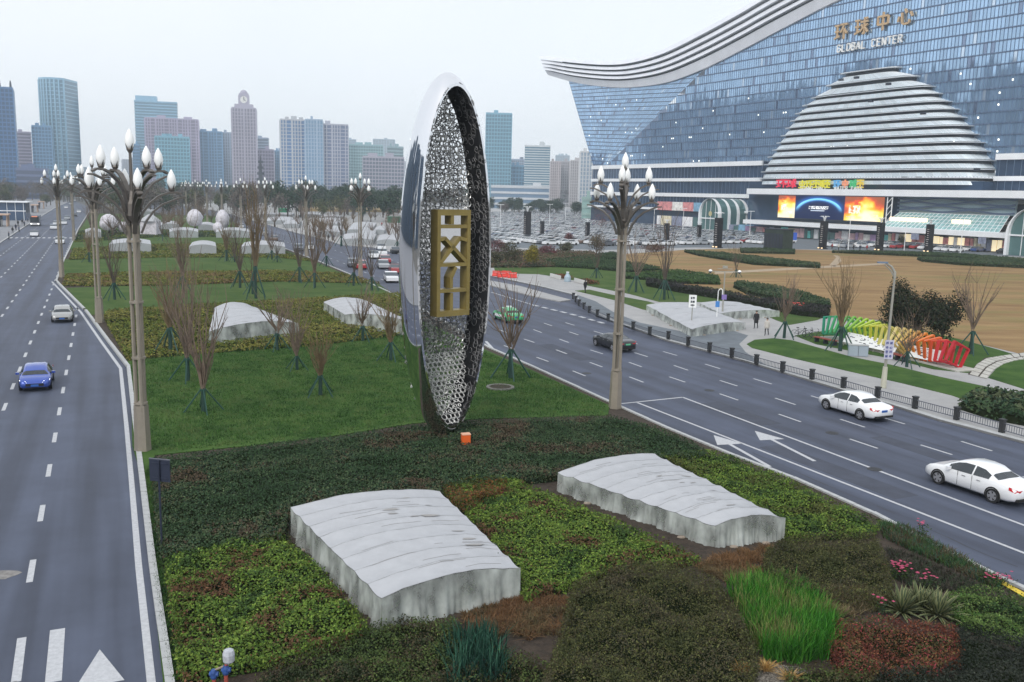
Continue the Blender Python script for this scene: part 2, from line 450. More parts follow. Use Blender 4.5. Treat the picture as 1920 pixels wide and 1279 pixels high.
# repaired patches on the left carriageway
mb = MB().use(mat('repair_patch', (0.22, 0.21, 0.2), 0.9, var=0.4, scale=3))
c = G(8, 1078); mb.poly([(c.x+0.42*math.cos(a)*(1+0.3*math.sin(3*a)), c.y+.45*math.sin(a)*(1+.2*math.cos(2*a)), 0.006) for a in np.linspace(0, 6.2, 14)])
struct('road_patch', mb)

def lawn(name, px, m, z=0.15):
    mb = MB().use(m); mb.prism(gp(px, z), 0.1, z); return struct(name, mb)
# median lawns (front to back) and the sheets right of the road
lawn('lawn', [(248, 835), (246, 720), (238, 672), (385, 655), (745, 622), (790, 600), (920, 660), (1000, 695), (1143, 760), (1140, 778), (900, 785), (780, 793), (620, 818), (470, 835), (290, 853), (285, 1000), (315, 1279), (306, 1279), (285, 1080), (262, 880)], m_lawn)
lawn('lawn', [(170, 590), (125, 540), (520, 526), (710, 532), (748, 560), (745, 552), (520, 570), (195, 590)], m_lawn_far)
lawn('lawn', [(112, 520), (122, 486), (300, 478), (520, 481), (590, 490), (660, 520), (520, 512), (300, 510), (122, 516)], m_lawn_far)
lawn('lawn', [(128, 470), (138, 447), (300, 440), (455, 443), (500, 458), (560, 478), (520, 470), (300, 460), (130, 468)], m_lawn_far, 0.149)
lawn('lawn', [(146, 436), (170, 400), (430, 405), (452, 436), (300, 432)], m_lawn_far, 0.148)
lawn('lawn', [(1400, 645), (1415, 637), (1450, 634), (1485, 638), (1597, 669), (1672, 684), (1761, 706), (1855, 726), (1925, 740), (1925, 783), (1832, 758), (1785, 741), (1691, 718), (1597, 697), (1480, 670), (1410, 652)], m_lawn)
lawn('lawn', [(1490, 629), (1560, 618), (1650, 600), (1815, 640), (1870, 655), (1900, 664), (1850, 686), (1815, 699), (1750, 692), (1672, 672), (1597, 658), (1530, 645)], m_lawn)
lawn('lawn', [(1853, 708), (1867, 692), (1893, 675), (1930, 668), (1930, 732)], m_lawn)
lawn('lawn', [(925, 497), (1054, 497), (1110, 497), (1180, 505), (1213, 526), (1274, 540), (1342, 554), (1415, 573), (1485, 582), (1546, 594), (1532, 600), (1480, 609), (1455, 600), (1400, 575), (1310, 566), (1236, 566), (1180, 551), (1100, 535), (1079, 526), (1030, 517), (1010, 514), (929, 512)], m_lawn_far)
lawn('lawn', [(1078, 545), (1105, 543), (1150, 553), (1215, 565), (1240, 572), (1230, 584), (1205, 580), (1150, 562)], m_lawn_far)
mb = MB().use(m_field)
mb.prism(gp([(1105, 490), (1140, 478), (1250, 471), (1290, 468), (1380, 466), (1500, 468), (1700, 474), (2050, 492), (2050, 700), (1900, 660), (1815, 640), (1650, 600), (1555, 594), (1500, 582), (1400, 563), (1330, 545), (1220, 520), (1180, 505)], 0.14), 0.1, 0.14)
struct('field', mb)
# asphalt lane behind the railing, car park, traffic island, paths
mb = MB().use(m_asph3)
mb.prism(gp([(1080, 552), (1117, 565), (1150, 585), (1200, 605), (1281, 622), (1351, 613), (1403, 629), (1386, 645), (1398, 660), (1418, 674), (1440, 686), (1290, 646), (1187, 616), (1120, 592), (1086, 568)], 0.126), 0.11, 0.126)
mb.prism(gp([(905, 399), (1100, 392), (1240, 405), (1420, 430), (2050, 458), (2050, 488), (1700, 471), (1300, 464), (1130, 469), (905, 463)], 0.125), 0.11, 0.125)
struct('asphalt_lane', mb)
mb = MB().use(m_pave)
mb.prism(gp([(880, 517), (921, 528), (975, 538), (1025, 552), (1070, 564), (1050, 567), (1000, 557), (921, 537), (870, 525)]), -0.05, 0.14)
struct('traffic_island', mb)
m_pale = mat('pale_path', (0.46, 0.45, 0.41), 0.85, var=0.14, scale=1.0)
par = MB().use(mat('trodden_path', (0.36, 0.28, 0.19), 0.9, var=0.15, scale=1))
par.prism(gp([(1555, 497), (1568, 483), (1562, 478), (1574, 480), (1578, 490), (1565, 500)], 0.145), 0.12, 0.145)
par.prism(gp([(1340, 510), (1520, 500), (1660, 493), (1660, 496), (1520, 504), (1340, 514)], 0.145), 0.12, 0.145)
struct('field_path', par)
# curved path of separate pale slabs on the right
pp = struct('stone_path', MB().use(m_soil).prism(gp([(1815, 701), (1830, 684), (1846, 671), (1879, 667), (1925, 660), (1925, 672), (1890, 675), (1866, 690), (1850, 708)], 0.164), 0.1, 0.164))
arc0 = gp([(1818, 702), (1832, 683), (1850, 672), (1880, 667), (1925, 661)], 0.17); arc1 = gp([(1833, 706), (1848, 688), (1868, 677), (1890, 672), (1925, 667)], 0.17)
arc2 = gp([(1836, 707), (1851, 689), (1871, 678), (1893, 673), (1928, 668)], 0.17); arc3 = gp([(1850, 710), (1864, 693), (1882, 682), (1902, 676), (1930, 672)], 0.17)
def arcpt(A, t):
    t *= len(A)-1; i = min(int(t), len(A)-2); return A[i].lerp(A[i+1], t-i)
for A0, A1 in ((arc0, arc1), (arc2, arc3)):
    for k in range(12):
        t0, t1 = k/12+0.006, (k+1)/12-0.006
        mb = MB().use(m_pale); mb.prism([arcpt(A0, t0), arcpt(A0, t1), arcpt(A1, t1), arcpt(A1, t0)], 0.15, 0.19); mb.build('paving_slab', pp)

# greener and barer drifts in the dormant field; mud and wear by the tree feet
_t = m_field.node_tree; _b = _t.nodes['Principled BSDF']; _src = _b.inputs['Base Color'].links[0].from_socket
_tc = _t.nodes.new('ShaderNodeTexCoord'); _mp = _t.nodes.new('ShaderNodeMapping'); _mp.inputs['Scale'].default_value = (.03, .12, 1); _n = _t.nodes.new('ShaderNodeTexNoise'); _n.inputs['Scale'].default_value = 1.0; _n.inputs['Detail'].default_value = 6
_r = _t.nodes.new('ShaderNodeValToRGB'); _r.color_ramp.elements[0].position = .5; _r.color_ramp.elements[1].position = .72; _mx = _t.nodes.new('ShaderNodeMix'); _mx.data_type = 'RGBA'
_t.links.new(_tc.outputs['Object'], _mp.inputs['Vector']); _t.links.new(_mp.outputs['Vector'], _n.inputs['Vector']); _t.links.new(_n.outputs['Fac'], _r.inputs['Fac']); _t.links.new(_r.outputs['Color'], _mx.inputs['Factor'])
_t.links.new(_src, _mx.inputs['A']); _mx.inputs['B'].default_value = (.17, .165, .06, 1); _t.links.new(_mx.outputs['Result'], _b.inputs['Base Color'])
# drain covers, tar seams and patches on both carriageways
m_iron = mat('cast_iron', (.035, .036, .04), .6, .4, var=.3, scale=20); m_tar = mat('tar_seam', (.022, .024, .03), .6); m_patch = mat('road_patch_dark', (.052, .060, .085), .85, var=.2, scale=.8)
for (x, y) in ((1640, 880), (1330, 732), (1100, 700), (1560, 812)):
    c = G(x, y); mb = MB().use(m_iron); mb.prism([(c.x+.36*math.cos(a), c.y+.36*math.sin(a)) for a in np.linspace(0, 6.283, 17)[:-1]], -.01, .006); struct('manhole_cover', mb)
_R = random.Random(3); mb = MB().use(m_tar)
for (x0, y0, x1, y1) in ((1230, 770, 1900, 1060), (1300, 690, 1900, 880), (1180, 690, 1600, 850), (980, 640, 1250, 740), (1500, 735, 1900, 850)):
    a, b = G(x0, y0, .0045), G(x1, y1, .0045); k = 26; P = [a.lerp(b, i/k)+Vector((_R.gauss(0, .05), _R.gauss(0, .05), 0)) for i in range(k+1)]
    for p, q in zip(P, P[1:]):
        if _R.random() < .2: continue
        d = (q-p).normalized(); nn = Vector((d.y, -d.x, 0))*_R.uniform(.012, .035); mb.poly([(v.x, v.y, .0025) for v in (p-nn, p+nn, q+nn, q-nn)])
struct('tar_seam', mb)
mb = MB().use(m_patch)
for (x, y, l, w, d) in ((1560, 880, 9, 1.5, (G(1195, 755)-G(1920, 1037)).normalized()), (1380, 775, 6, 2.0, (G(1208, 649)-G(1470, 727)).normalized()), (1740, 850, 7, 1.2, (G(1208, 649)-G(1470, 727)).normalized()), (1060, 660, 8, 1.6, (G(1208, 649)-G(1470, 727)).normalized())):
    c = G(x, y); nn = Vector((d.y, -d.x, 0)); mb.poly([(q.x, q.y, .0015) for q in (c-d*l/2-nn*w/2, c-d*l/2+nn*w/2, c+d*l/2+nn*w/2, c+d*l/2-nn*w/2)])
struct('road_patch', mb)
# ================================================================== THE SWOOPING GLASS CENTRE
P0 = G(1500, 444); DU = Vector((0.4695, -0.8829, 0)).normalized(); DN = Vector((DU.y, -DU.x, 0))   # DN points out, towards the avenue
if DN.y > 0: DN = -DN
def on_plane(x, y, p, nrm):
    d = ray(x, y); o = Vector((0, 0, CAM_H)); t = (p-o).dot(nrm)/d.dot(nrm); return o+d*t
UA = None
def FP(x, y, off=0.0):               # photo pixel -> (u, z) on the front plane pushed out by off
    q = on_plane(x, y, P0+DN*off, DN); return (q-P0).dot(DU), q.z
def W(u, z, off=0.0): return Vector((P0.x+DU.x*u+DN.x*off, P0.y+DU.y*u+DN.y*off, z))
# left facet turns back from the fold line A-F
A3 = W(*FP(1118, 330)); F3 = W(*FP(1322, 128))
L3 = on_plane(1066, 150, A3+Vector((0, 34, 0)), Vector((0, 1, 0)))
FN = (F3-A3).cross(L3-A3).normalized()
if FN.y > 0: FN = -FN
def FACET(x, y, off=0.0): return on_plane(x, y, A3+FN*off, FN)
def fold_x(y): return 1118+(330-y)*(1322-1118)/(330-128)
def SURF(x, y, off=0.0):
    if x < fold_x(y): return FACET(x, y)+DN*off
    return W(*FP(x, y))+DN*off

gc = thing('exhibition_centre', 'vast blue glass mall with a swooping wave roof and a ribbed entrance dome', 'building', P0)
gci = P0.copy()
def gbuild(mb, name, m=None, smooth=False, parent=None):
    mb.v = [(v[0]-gci.x, v[1]-gci.y, v[2]) for v in mb.v]
    return mb.build(name, parent or gc, m, smooth)
def glass(name, c, rough=0.06, metal=0.55, var=0.35, scale=0.25):
    m, t, b = _bsdf(name)
    a = t.nodes.new('ShaderNodeAttribute'); a.attribute_name = 'Col'
    t.links.new(a.outputs['Color'], b.inputs['Base Color'])
    b.inputs['Roughness'].default_value = rough; b.inputs['Metallic'].default_value = metal
    b.inputs['Specular IOR Level'].default_value = 0.8
    return m
m_gglass = glass('facade_glass', None, 0.05, 0.72)
m_mull = mat('mullion_metal', (0.20, 0.27, 0.38), 0.4, 0.6)
m_spand = mat('spandrel_metal', (0.13, 0.18, 0.28), 0.35, 0.5)
m_roof = mat('roof_metal', (0.80, 0.82, 0.87), 0.42, 0.12, var=0.06, scale=0.15)
m_dark = mat('dark_recess', (0.025, 0.032, 0.05), 0.5)
m_white = mat('white_cladding', (0.84, 0.86, 0.88), 0.4, var=0.05, scale=0.2)
m_lit = mat('lit_window', (1.0, 0.97, 0.86), 0.5, emit=1.3)
FLOOR_H = 3.3; PANE = 1.2
roof_low = [(1322, 131), (1350, 115), (1420, 80), (1480, 47), (1560, 8), (1640, -28), (1720, -58), (1800, -78), (1900, -92), (2050, -100), (2300, -92)]
rl = [FP(*p) for p in roof_low]
def top_z(u):
    for (u0, z0), (u1, z1) in zip(rl, rl[1:]):
        if u <= u1: return z0+(z1-z0)*(u-u0)/(u1-u0)
    return rl[-1][1]
uA, zA = FP(1118, 330); uF, zF = FP(1322, 128); uR = 190.0
def u_left(z): return uA+(uF-uA)*max(0, (z-zA))/(zF-zA)
# --- panes: every one a hair out of true, so reflections break up as they do on the real wall
def pane_field(name, cells, nrm, m, parent):
    V = []; C = []; up = Vector((0, 0, 1))
    for (a, b, c, d) in cells:
        base = 0.14*random.random()
        tx, ty = random.gauss(0, 0.0022), random.gauss(0, 0.0022)
        w = (b-a).length; h = (d-a).length
        V += [a+nrm*(tx*w+ty*h), b+nrm*(-tx*w+ty*h), c+nrm*(-tx*w-ty*h), d+nrm*(tx*w-ty*h)]
        k = random.random(); s = 0.85+0.3*random.random()
        col = (0.37*s, 0.54*s, 0.74*s) if k > 0.06 else ((0.22, 0.29, 0.42) if k > 0.025 else (0.60, 0.72, 0.85))
        C += [col]*4
    V = np.array([(v.x-gci.x, v.y-gci.y, v.z) for v in V])
    me = np_mesh(name, V, np.arange(len(V)).reshape(-1, 4), np.array(C), m)
    o = link(name, me, parent); o['kind'] = 'stuff'; return o
cells = []; lit = MB().use(m_lit); bars = MB().use(m_mull); span = MB().use(m_spand)
nfl = 36; dips = {}
for k in range(nfl):
    z0, z1 = k*FLOOR_H, (k+1)*FLOOR_H
    u = -200.4
    while u < uR:
        u1 = u+PANE
        tz = min(top_z(u), top_z(u1))
        if u >= u_left(z0)-0.2 and u >= u_left(z1) -PANE and z0 < tz-0.3 and z0 > 20.5:
            zt = min(z1, tz)
            cells.append((W(u, z0), W(u1, z0), W(u1, zt), W(u, zt)))
            if z0 < 54 and random.random() < 0.034*(1 if z0 > 24 else .4):
                lit.poly([W(u+.35, z0+1.7, .06), W(u1-.35, z0+1.7, .06), W(u1-.35, z0+2.2, .06), W(u+.35, z0+2.2, .06)])
        u = u1
    ul = max(u_left(z0), -200.4)
    # spandrel bar at each floor, cut where the roof comes down
    us = [uu for uu in np.arange(ul, uR, 3.0) if top_z(uu) > z0+0.2]
    if us and z0 > 20.5:
        s0, s1 = us[0], us[-1]
        span.box(W((s0+s1)/2, z0, 0.10), (s1-s0, 0.28, 0.34), axes=(DU, DN, Vector((0, 0, 1))))
u = -200.4
while u < uR:
    zlo = 20.5
    if u < uF: zhi = zA+(u-uA)/(uF-uA)*(zF-zA)
    else: zhi = top_z(u)
    if u > uA:
        bars.box(W(u, (zlo+zhi)/2, 0.05), (0.10, 0.2, max(0.1, zhi-zlo)), axes=(DU, DN, Vector((0, 0, 1))))
    u += PANE
pane_field('glass_pane', cells, DN, m_gglass, gc)
ol = gbuild(lit, 'lit_window'); ol['kind'] = 'stuff'; ob = gbuild(bars, 'mullion'); ob['kind'] = 'stuff'; gbuild(span, 'floor_band')
# --- left facet (a triangle leaning out)
cells = []; bars = MB().use(m_mull); lit = MB().use(m_lit); ff = MB().use(m_spand)
Ledge = [A3.lerp(L3, i/26) for i in range(27)]; Fedge = [A3.lerp(F3, i/26) for i in range(27)]
for i in range(26):
    a0, a1 = Ledge[i], Ledge[i+1]; b0, b1 = Fedge[i], Fedge[i+1]
    nn = max(1, int((b0-a0).length/1.7)); n2 = nn
    for j in range(nn):
        cells.append((a0.lerp(b0, j/nn), a0.lerp(b0, (j+1)/nn), a1.lerp(b1, (j+1)/nn), a1.lerp(b1, j/nn)))
        if random.random() < 0.02 and i < 20:
            q = a0.lerp(b0, (j+.5)/nn)*.5+a1.lerp(b1, (j+.5)/nn)*.5+FN*.08; e = (b0-a0).normalized()*.28
            lit.poly([q-e, q+e, q+e+Vector((0, 0, .5)), q-e+Vector((0, 0, .5))])
        bars.beam(a0.lerp(b0, j/nn)+FN*.05, a1.lerp(b1, j/nn)+FN*.05, 0.1)
    ff.beam(a0+FN*.06, b0+FN*.06, 0.2, 0.3)
# strip between triangle top and the roof underside
pane_field('glass_pane', cells, FN, m_gglass, gc); o = gbuild(bars, 'mullion'); o['kind'] = 'stuff'; gbuild(ff, 'floor_band'); gbuild(lit, 'lit_window')['kind'] = 'stuff'
# fill above the facet: solid soffit back to the roof
mb = MB().use(m_spand)
for a, b in zip([(1066, 150), (1110, 160), (1180, 163), (1230, 158), (1290, 145)], [(1110, 160), (1180, 163), (1230, 158), (1290, 145), (1324, 128)]):
    p, q = FACET(a[0], a[1]-4, -0.2), FACET(b[0], b[1]-4, -0.2)
    fr = lambda x: (x-1066)/(1322-1066)
    r, s = L3.lerp(F3, fr(b[0]))-FN*.2, L3.lerp(F3, fr(a[0]))-FN*.2
    mb.poly([s, r, q, p])
gbuild(mb, 'soffit_panel')
# west return wall, so that the mass is solid seen from the side
mb = MB().use(m_spand); back = Vector((60, 70, 0))
mb.poly([A3, L3, L3+back, A3+back]); mb.poly([A3+Vector((0, 0, -34)), A3, A3+back, A3+back+Vector((0, 0, -34))]); gbuild(mb, 'end_wall')
# --- wave roof: five ribbons with dark gaps between
r_top = [(1022, 105), (1080, 112), (1150, 116), (1200, 111), (1260, 92), (1330, 57), (1400, 19), (1432, 0), (1480, -27), (1560, -66), (1640, -96), (1720, -118), (1800, -132), (1900, -142), (2050, -146), (2300, -138)]
r_bot = [(1030, 141), (1085, 156), (1150, 164), (1200, 163), (1260, 153), (1330, 126), (1400, 91), (1432, 74), (1480, 49), (1560, 8), (1640, -26), (1720, -56), (1800, -76), (1900, -90), (2050, -98), (2300, -90)]
def smooth_line(pts, k=6):
    out = []; n = len(pts)
    for i in range(n-1):
        p0, p1, p2, p3 = pts[max(i-1, 0)], pts[i], pts[i+1], pts[min(i+2, n-1)]
        for j in range(k):
            t = j/k
            out.append(tuple(0.5*(2*p1[c]+(p2[c]-p0[c])*t+(2*p0[c]-5*p1[c]+4*p2[c]-p3[c])*t*t+(3*p1[c]-p0[c]-3*p2[c]+p3[c])*t**3) for c in (0, 1)))
    out.append(pts[-1]); return out
rt, rb = smooth_line(r_top), smooth_line(r_bot)
BK = Vector((0.86, 0.51, 0))*38
def ribbon(t0, t1, off, m, name, depth=38, lip=0.0, tipcut=0):
    mb = MB().use(m); rows = []
    for (a, b) in list(zip(rt, rb))[tipcut:]:
        pu = (a[0]+(b[0]-a[0])*t0, a[1]+(b[1]-a[1])*t0); pl = (a[0]+(b[0]-a[0])*t1, a[1]+(b[1]-a[1])*t1)
        xm = min(max(fold_x(128), -1), 1e9)
        U = SURF(pu[0], pu[1], off); L = SURF(pl[0], pl[1], off+lip)
        k = BK*(depth/38)
        rows.append([U+k, U, L, L+k])
    mb.grid(rows); mb.face([0, 1, 2, 3]); n = len(mb.v); mb.face([n-1, n-2, n-3, n-4])
    return gbuild(mb, name, None, True)
edges = [(0, .145), (.215, .335), (.395, .515), (.575, .685), (.745, 1.0)]
for i, (t0, t1) in enumerate(edges):
    o = ribbon(t0, t1, 3.5-0.35*i, m_roof, 'roof_ribbon', 38, 0.7 if i < 4 else -1.2, 0)
    for p in o.data.polygons: p.use_smooth = False
for (t0, t1) in ((.145, .215), (.335, .395), (.515, .575), (.685, .745)):
    o = ribbon(t0-.004, t1+.004, 1.4, m_dark, 'roof_gap', 30, 0, 4)
# --- sign on the wall
def strokes(chars, u0, z0, size, gap, m, name, thick=0.16, off=0.9, parent=None, depth=0.5, surf=W):
    """letters as raised bars; each char = list of polylines in a unit box (x right, y up)"""
    u = u0
    for ch in chars:
        if ch is None: u += size*0.55; continue
        mb = MB().use(m)
        for pl in ch:
            for (x0, y0), (x1, y1) in zip(pl, pl[1:]):
                mb.beam(surf(u+x0*size*gap[1], z0+y0*size, off), surf(u+x1*size*gap[1], z0+y1*size, off), depth, size*thick, up=Vector((0, 0, 1))) if abs(y1-y0) < 1e-3 or True else None
        gbuild(mb, name, None, False, parent); u += size*gap[0]
HUAN = [[(0, .85), (.38, .85)], [(.03, .5), (.36, .5)], [(.19, .85), (.19, .14)], [(0, .1), (.4, .22)], [(.45, .88), (1, .88)], [(.78, .88), (.5, .42)], [(.73, .66), (.73, .02)], [(.75, .58), (1, .34)]]
QIU = [[(0, .85), (.38, .85)], [(.03, .5), (.36, .5)], [(.19, .85), (.19, .14)], [(0, .1), (.4, .22)], [(.45, .74), (1, .74)], [(.72, .98), (.72, .04), (.62, .1)], [(.5, .6), (.62, .46)], [(.44, .2), (.68, .44)], [(.97, .58), (.78, .44)], [(.76, .46), (1, .12)], [(.86, .96), (.95, .86)]]
ZHONG = [[(.12, .76), (.88, .76), (.88, .32), (.12, .32), (.12, .76)], [(.5, 1), (.5, -.02)]]
XIN = [[(.08, .5), (.0, .2)], [(.25, .68), (.3, .12), (.45, .04), (.78, .06), (.82, .26)], [(.46, .86), (.58, .62)], [(.86, .66), (1.0, .4)]]
m_gold = mat('sign_gold', (0.60, 0.42, 0.24), 0.4, 0.3); m_goldside = mat('sign_white', (0.86, 0.87, 0.86), 0.4)
ua, za = FP(1568, 78); ub, zb_ = FP(1687, 50)
SU, SZ = ua, za+0.1
csize = 5.6; pitch = (ub-ua)/3
for i, ch in enumerate((HUAN, QIU, ZHONG, XIN)):
    sg = MB().use(m_gold)
    for pl in ch:
        for (x0, y0), (x1, y1) in zip(pl, pl[1:]):
            sg.beam(W(SU+pitch*i+x0*csize*.95, SZ+(zb_-za)/3*i+y0*csize, .9), W(SU+pitch*i+x1*csize*.95, SZ+(zb_-za)/3*i+y1*csize, .9), 0.7, 0.62)
    gbuild(sg, 'sign_letter')
LET = {'G': [[(.9, .8), (.7, 1), (.2, 1), (0, .75), (0, .25), (.2, 0), (.75, 0), (.95, .2), (.95, .48), (.55, .48)]], 'L': [[(0, 1), (0, 0), (.9, 0)]],
       'O': [[(.2, 0), (0, .25), (0, .75), (.2, 1), (.75, 1), (.95, .75), (.95, .25), (.75, 0), (.2, 0)]], 'B': [[(0, 0), (0, 1), (.7, 1), (.9, .78), (.7, .52), (0, .52)], [(.7, .52), (.95, .28), (.7, 0), (0, 0)]],
       'A': [[(0, 0), (.48, 1), (.95, 0)], [(.2, .35), (.76, .35)]], 'C': [[(.92, .8), (.7, 1), (.2, 1), (0, .75), (0, .25), (.2, 0), (.7, 0), (.92, .2)]], 'E': [[(.9, 1), (0, 1), (0, 0), (.9, 0)], [(0, .52), (.75, .52)]],
       'N': [[(0, 0), (0, 1), (.9, 0), (.9, 1)]], 'T': [[(0, 1), (1, 1)], [(.5, 1), (.5, 0)]], 'R': [[(0, 0), (0, 1), (.7, 1), (.92, .76), (.7, .5), (0, .5)], [(.45, .5), (.95, 0)]],
       'D': [[(0, 0), (0, 1), (.6, 1), (.92, .7), (.92, .3), (.6, 0), (0, 0)]], 'M': [[(0, 0), (0, 1), (.47, .4), (.95, 1), (.95, 0)]], 'P': [[(0, 0), (0, 1), (.7, 1), (.92, .76), (.7, .48), (0, .48)]],
       'K': [[(0, 0), (0, 1)], [(.9, 1), (0, .45)], [(.3, .6), (.95, 0)]], 'W': [[(0, 1), (.24, 0), (.48, .8), (.72, 0), (.95, 1)]], 'V': [[(0, 1), (.47, 0), (.95, 1)]], 'S': [[(.9, .82), (.7, 1), (.2, 1), (.05, .78), (.2, .55), (.75, .45), (.92, .22), (.72, 0), (.2, 0), (.02, .18)]],
       'I': [[(.47, 0), (.47, 1)]], 'H': [[(0, 0), (0, 1)], [(.92, 0), (.92, 1)], [(0, .5), (.92, .5)]], 'X': [[(0, 0), (.92, 1)], [(0, 1), (.92, 0)]], 'Y': [[(0, 1), (.47, .5), (.92, 1)], [(.47, .5), (.47, 0)]], 'Q': [[(.2, 0), (0, .25), (0, .75), (.2, 1), (.75, 1), (.95, .75), (.95, .25), (.75, 0), (.2, 0)], [(.6, .3), (1, -.05)]]}
def word(txt, u0, z0, u1, z1, h, m, name, off=0.9, dep=0.6, th=0.3, parent=None, wfrac=0.7):
    n = len(txt); du = (u1-u0)/n
    for i, c in enumerate(txt):
        if c not in LET: continue
        mb = MB().use(m); uu = u0+du*i; zz = z0+(z1-z0)*i/n
        for pl in LET[c]:
            for (x0, y0), (x1, y1) in zip(pl, pl[1:]):
                mb.beam(W(uu+x0*du*wfrac, zz+y0*h, off), W(uu+x1*du*wfrac, zz+y1*h, off), dep, th)
        gbuild(mb, name, None, False, parent)
u0, z0 = FP(1573, 99); u1, z1 = FP(1698, 79)
word('GLOBAL CENTER', u0, z0, u1, z1, 2.3, m_goldside, 'sign_letter', th=0.34)
# --- ribbed dome over the main entrance
RR = [(1679, 128), (1711, 145), (1739, 162), (1752, 175), (1768, 190), (1780, 205), (1793, 220), (1804, 236), (1813, 251), (1824, 267), (1833, 283), (1841, 300), (1847, 316), (1850, 331), (1853, 345)]
RL = [(1584, 139), (1557, 161), (1528, 186), (1512, 200), (1498, 215), (1489, 228), (1480, 242), (1472, 256), (1464, 270), (1456, 283), (1448, 296), (1441, 311), (1436, 325), (1432, 339), (1429, 352)]
m_shell = glass('shell_glass', None, 0.4, 0.05)
levels = []
for kk, (a, b) in enumerate(zip(RL, RR)):
    bo_ = (2.5+kk*.62)*.42+.4
    ul, zl = FP(*a, bo_); ur, zr = FP(*b, bo_); levels.append((ul, ur, (zl+zr)/2))
zs = [l[2] for l in levels]
def arc(ul, ur, z, bulge, n=40, ext=0.0, p=4.2):
    pts = []; c = (ul+ur)/2; h = (ur-ul)/2+ext
    for i in range(n+1):
        s = -math.cos(math.pi*i/n); pts.append(W(c+h*s, z, bulge*(1-abs(s)**p)**(1/p)))
    return pts
shellV = []; shellC = []
fins = MB().use(mat('shell_fin', (0.72, 0.76, 0.80), 0.35, 0.3)); gaps = MB().use(m_dark)
for k in range(len(levels)-1):
    (ul1, ur1, z1), (ul0, ur0, z0) = levels[k], levels[k+1]       # k is higher
    b1 = 2.5+k*0.62; b0 = 2.5+(k+1)*0.62; H = z1-z0
    lo = arc(ul0, ur0, z0+0.16*H, b0+0.2); hi = arc(ul1, ur1, z1-0.34*H, b1+0.9)
    for i in range(len(lo)-1):
        q = (lo[i], lo[i+1], hi[i+1], hi[i])
        jt = random.gauss(0, .03)
        shellV += [Vector((v.x-gci.x+DN.x*jt, v.y-gci.y+DN.y*jt, v.z)) for v in q]
        s = random.uniform(.9, 1.1); shellC += [(0.68*s, 0.77*s, 0.83*s)]*4
    gp0 = arc(ul1, ur1, z1-0.34*H, b1-0.2); gp1 = arc(ul1, ur1, z1, b1-0.2)
    gaps.grid([gp0, gp1])
    f0 = arc(ul1, ur1, z1-0.02*H, b1-0.3); f1 = arc(ul1, ur1, z1-0.02*H, b1+1.5, ext=1.6); f2 = arc(ul1, ur1, z1+0.07*H, b1+1.5, ext=1.6); f3 = arc(ul1, ur1, z1+0.10*H, b1-0.4)
    one = MB().use(fins.mats[0]).grid([f0, f1, f2, f3]); gbuild(one, 'shell_fin')
me = np_mesh('shell_band', np.array([tuple(v) for v in shellV]), np.arange(len(shellV)).reshape(-1, 4), np.array(shellC), m_shell)
link('shell_band', me, gc); gbuild(gaps, 'shell_gap')
# ribs between shell panes
rib = MB().use(m_white)
for k in range(len(levels)-1):
    (ul1, ur1, z1), (ul0, ur0, z0) = levels[k], levels[k+1]; H = z1-z0
    lo = arc(ul0, ur0, z0+0.16*H, 2.5+(k+1)*.62+.24); hi = arc(ul1, ur1, z1-0.34*H, 2.5+k*.62+.94)
    for i in range(0, len(lo)): rib.beam(lo[i], hi[i], 0.08)
o = gbuild(rib, 'shell_rib'); o['kind'] = 'stuff'
# small dark vents on the shell
for (x, y) in ((1581, 150), (1610, 146), (1670, 158), (1735, 213), (1637, 190), (1700, 331), (1727, 331), (1836, 318)):
    vb = MB().use(m_dark); u, z = FP(x, y, 8.0); vb.box(W(u, z, 9.0), (1.6, 0.8, 0.7), axes=(DU, DN, Vector((0, 0, 1)))); gbuild(vb, 'vent_hood')
# --- podium wings with white bands
m_pod = mat('podium_glass', (0.05, 0.09, 0.16), 0.12, 0.25, var=0.25, scale=0.06, spec=0.9)
def wing(u0, u1, tag_):
    mb = MB().use(m_pod)
    mb.box(W((u0+u1)/2, 13.8, 1.4), (u1-u0, 3.0, 27.2), axes=(DU, DN, Vector((0, 0, 1)))); gbuild(mb, 'podium_wall')
    for (zc, h) in ((26.6, 1.7), (20.5, 1.3), (14.2, 1.5)):
        mb = MB().use(m_white); mb.box(W((u0+u1)/2, zc, 2.0), (u1-u0, 3.4, h), axes=(DU, DN, Vector((0, 0, 1)))); gbuild(mb, 'podium_band')
    mb = MB().use(m_white); mb.box(W((u0+u1)/2, 8.1, 2.6), (u1-u0, 4.6, 0.9), axes=(DU, DN, Vector((0, 0, 1)))); gbuild(mb, 'podium_band')
    mm = MB().use(m_mull)
    for u in np.arange(u0+1, u1, 2.2): mm.box(W(u, 17.3, 2.95), (0.12, 0.14, 17), axes=(DU, DN, Vector((0, 0, 1))))
    gbuild(mm, 'podium_mullion')
uL = FP(1120, 330)[0]; uDl = FP(1437, 330)[0]; uDr = FP(1853, 330, 6)[0]
wing(uL, uDl+1.0, 'l'); wing(uDr, uR, 'r')
# base block under the dome
mb = MB().use(m_pod); mb.box(W((uDl+uDr)/2, 9.8, 4), (uDr-uDl, 8, 19.6), axes=(DU, DN, Vector((0, 0, 1)))); gbuild(mb, 'podium_wall')
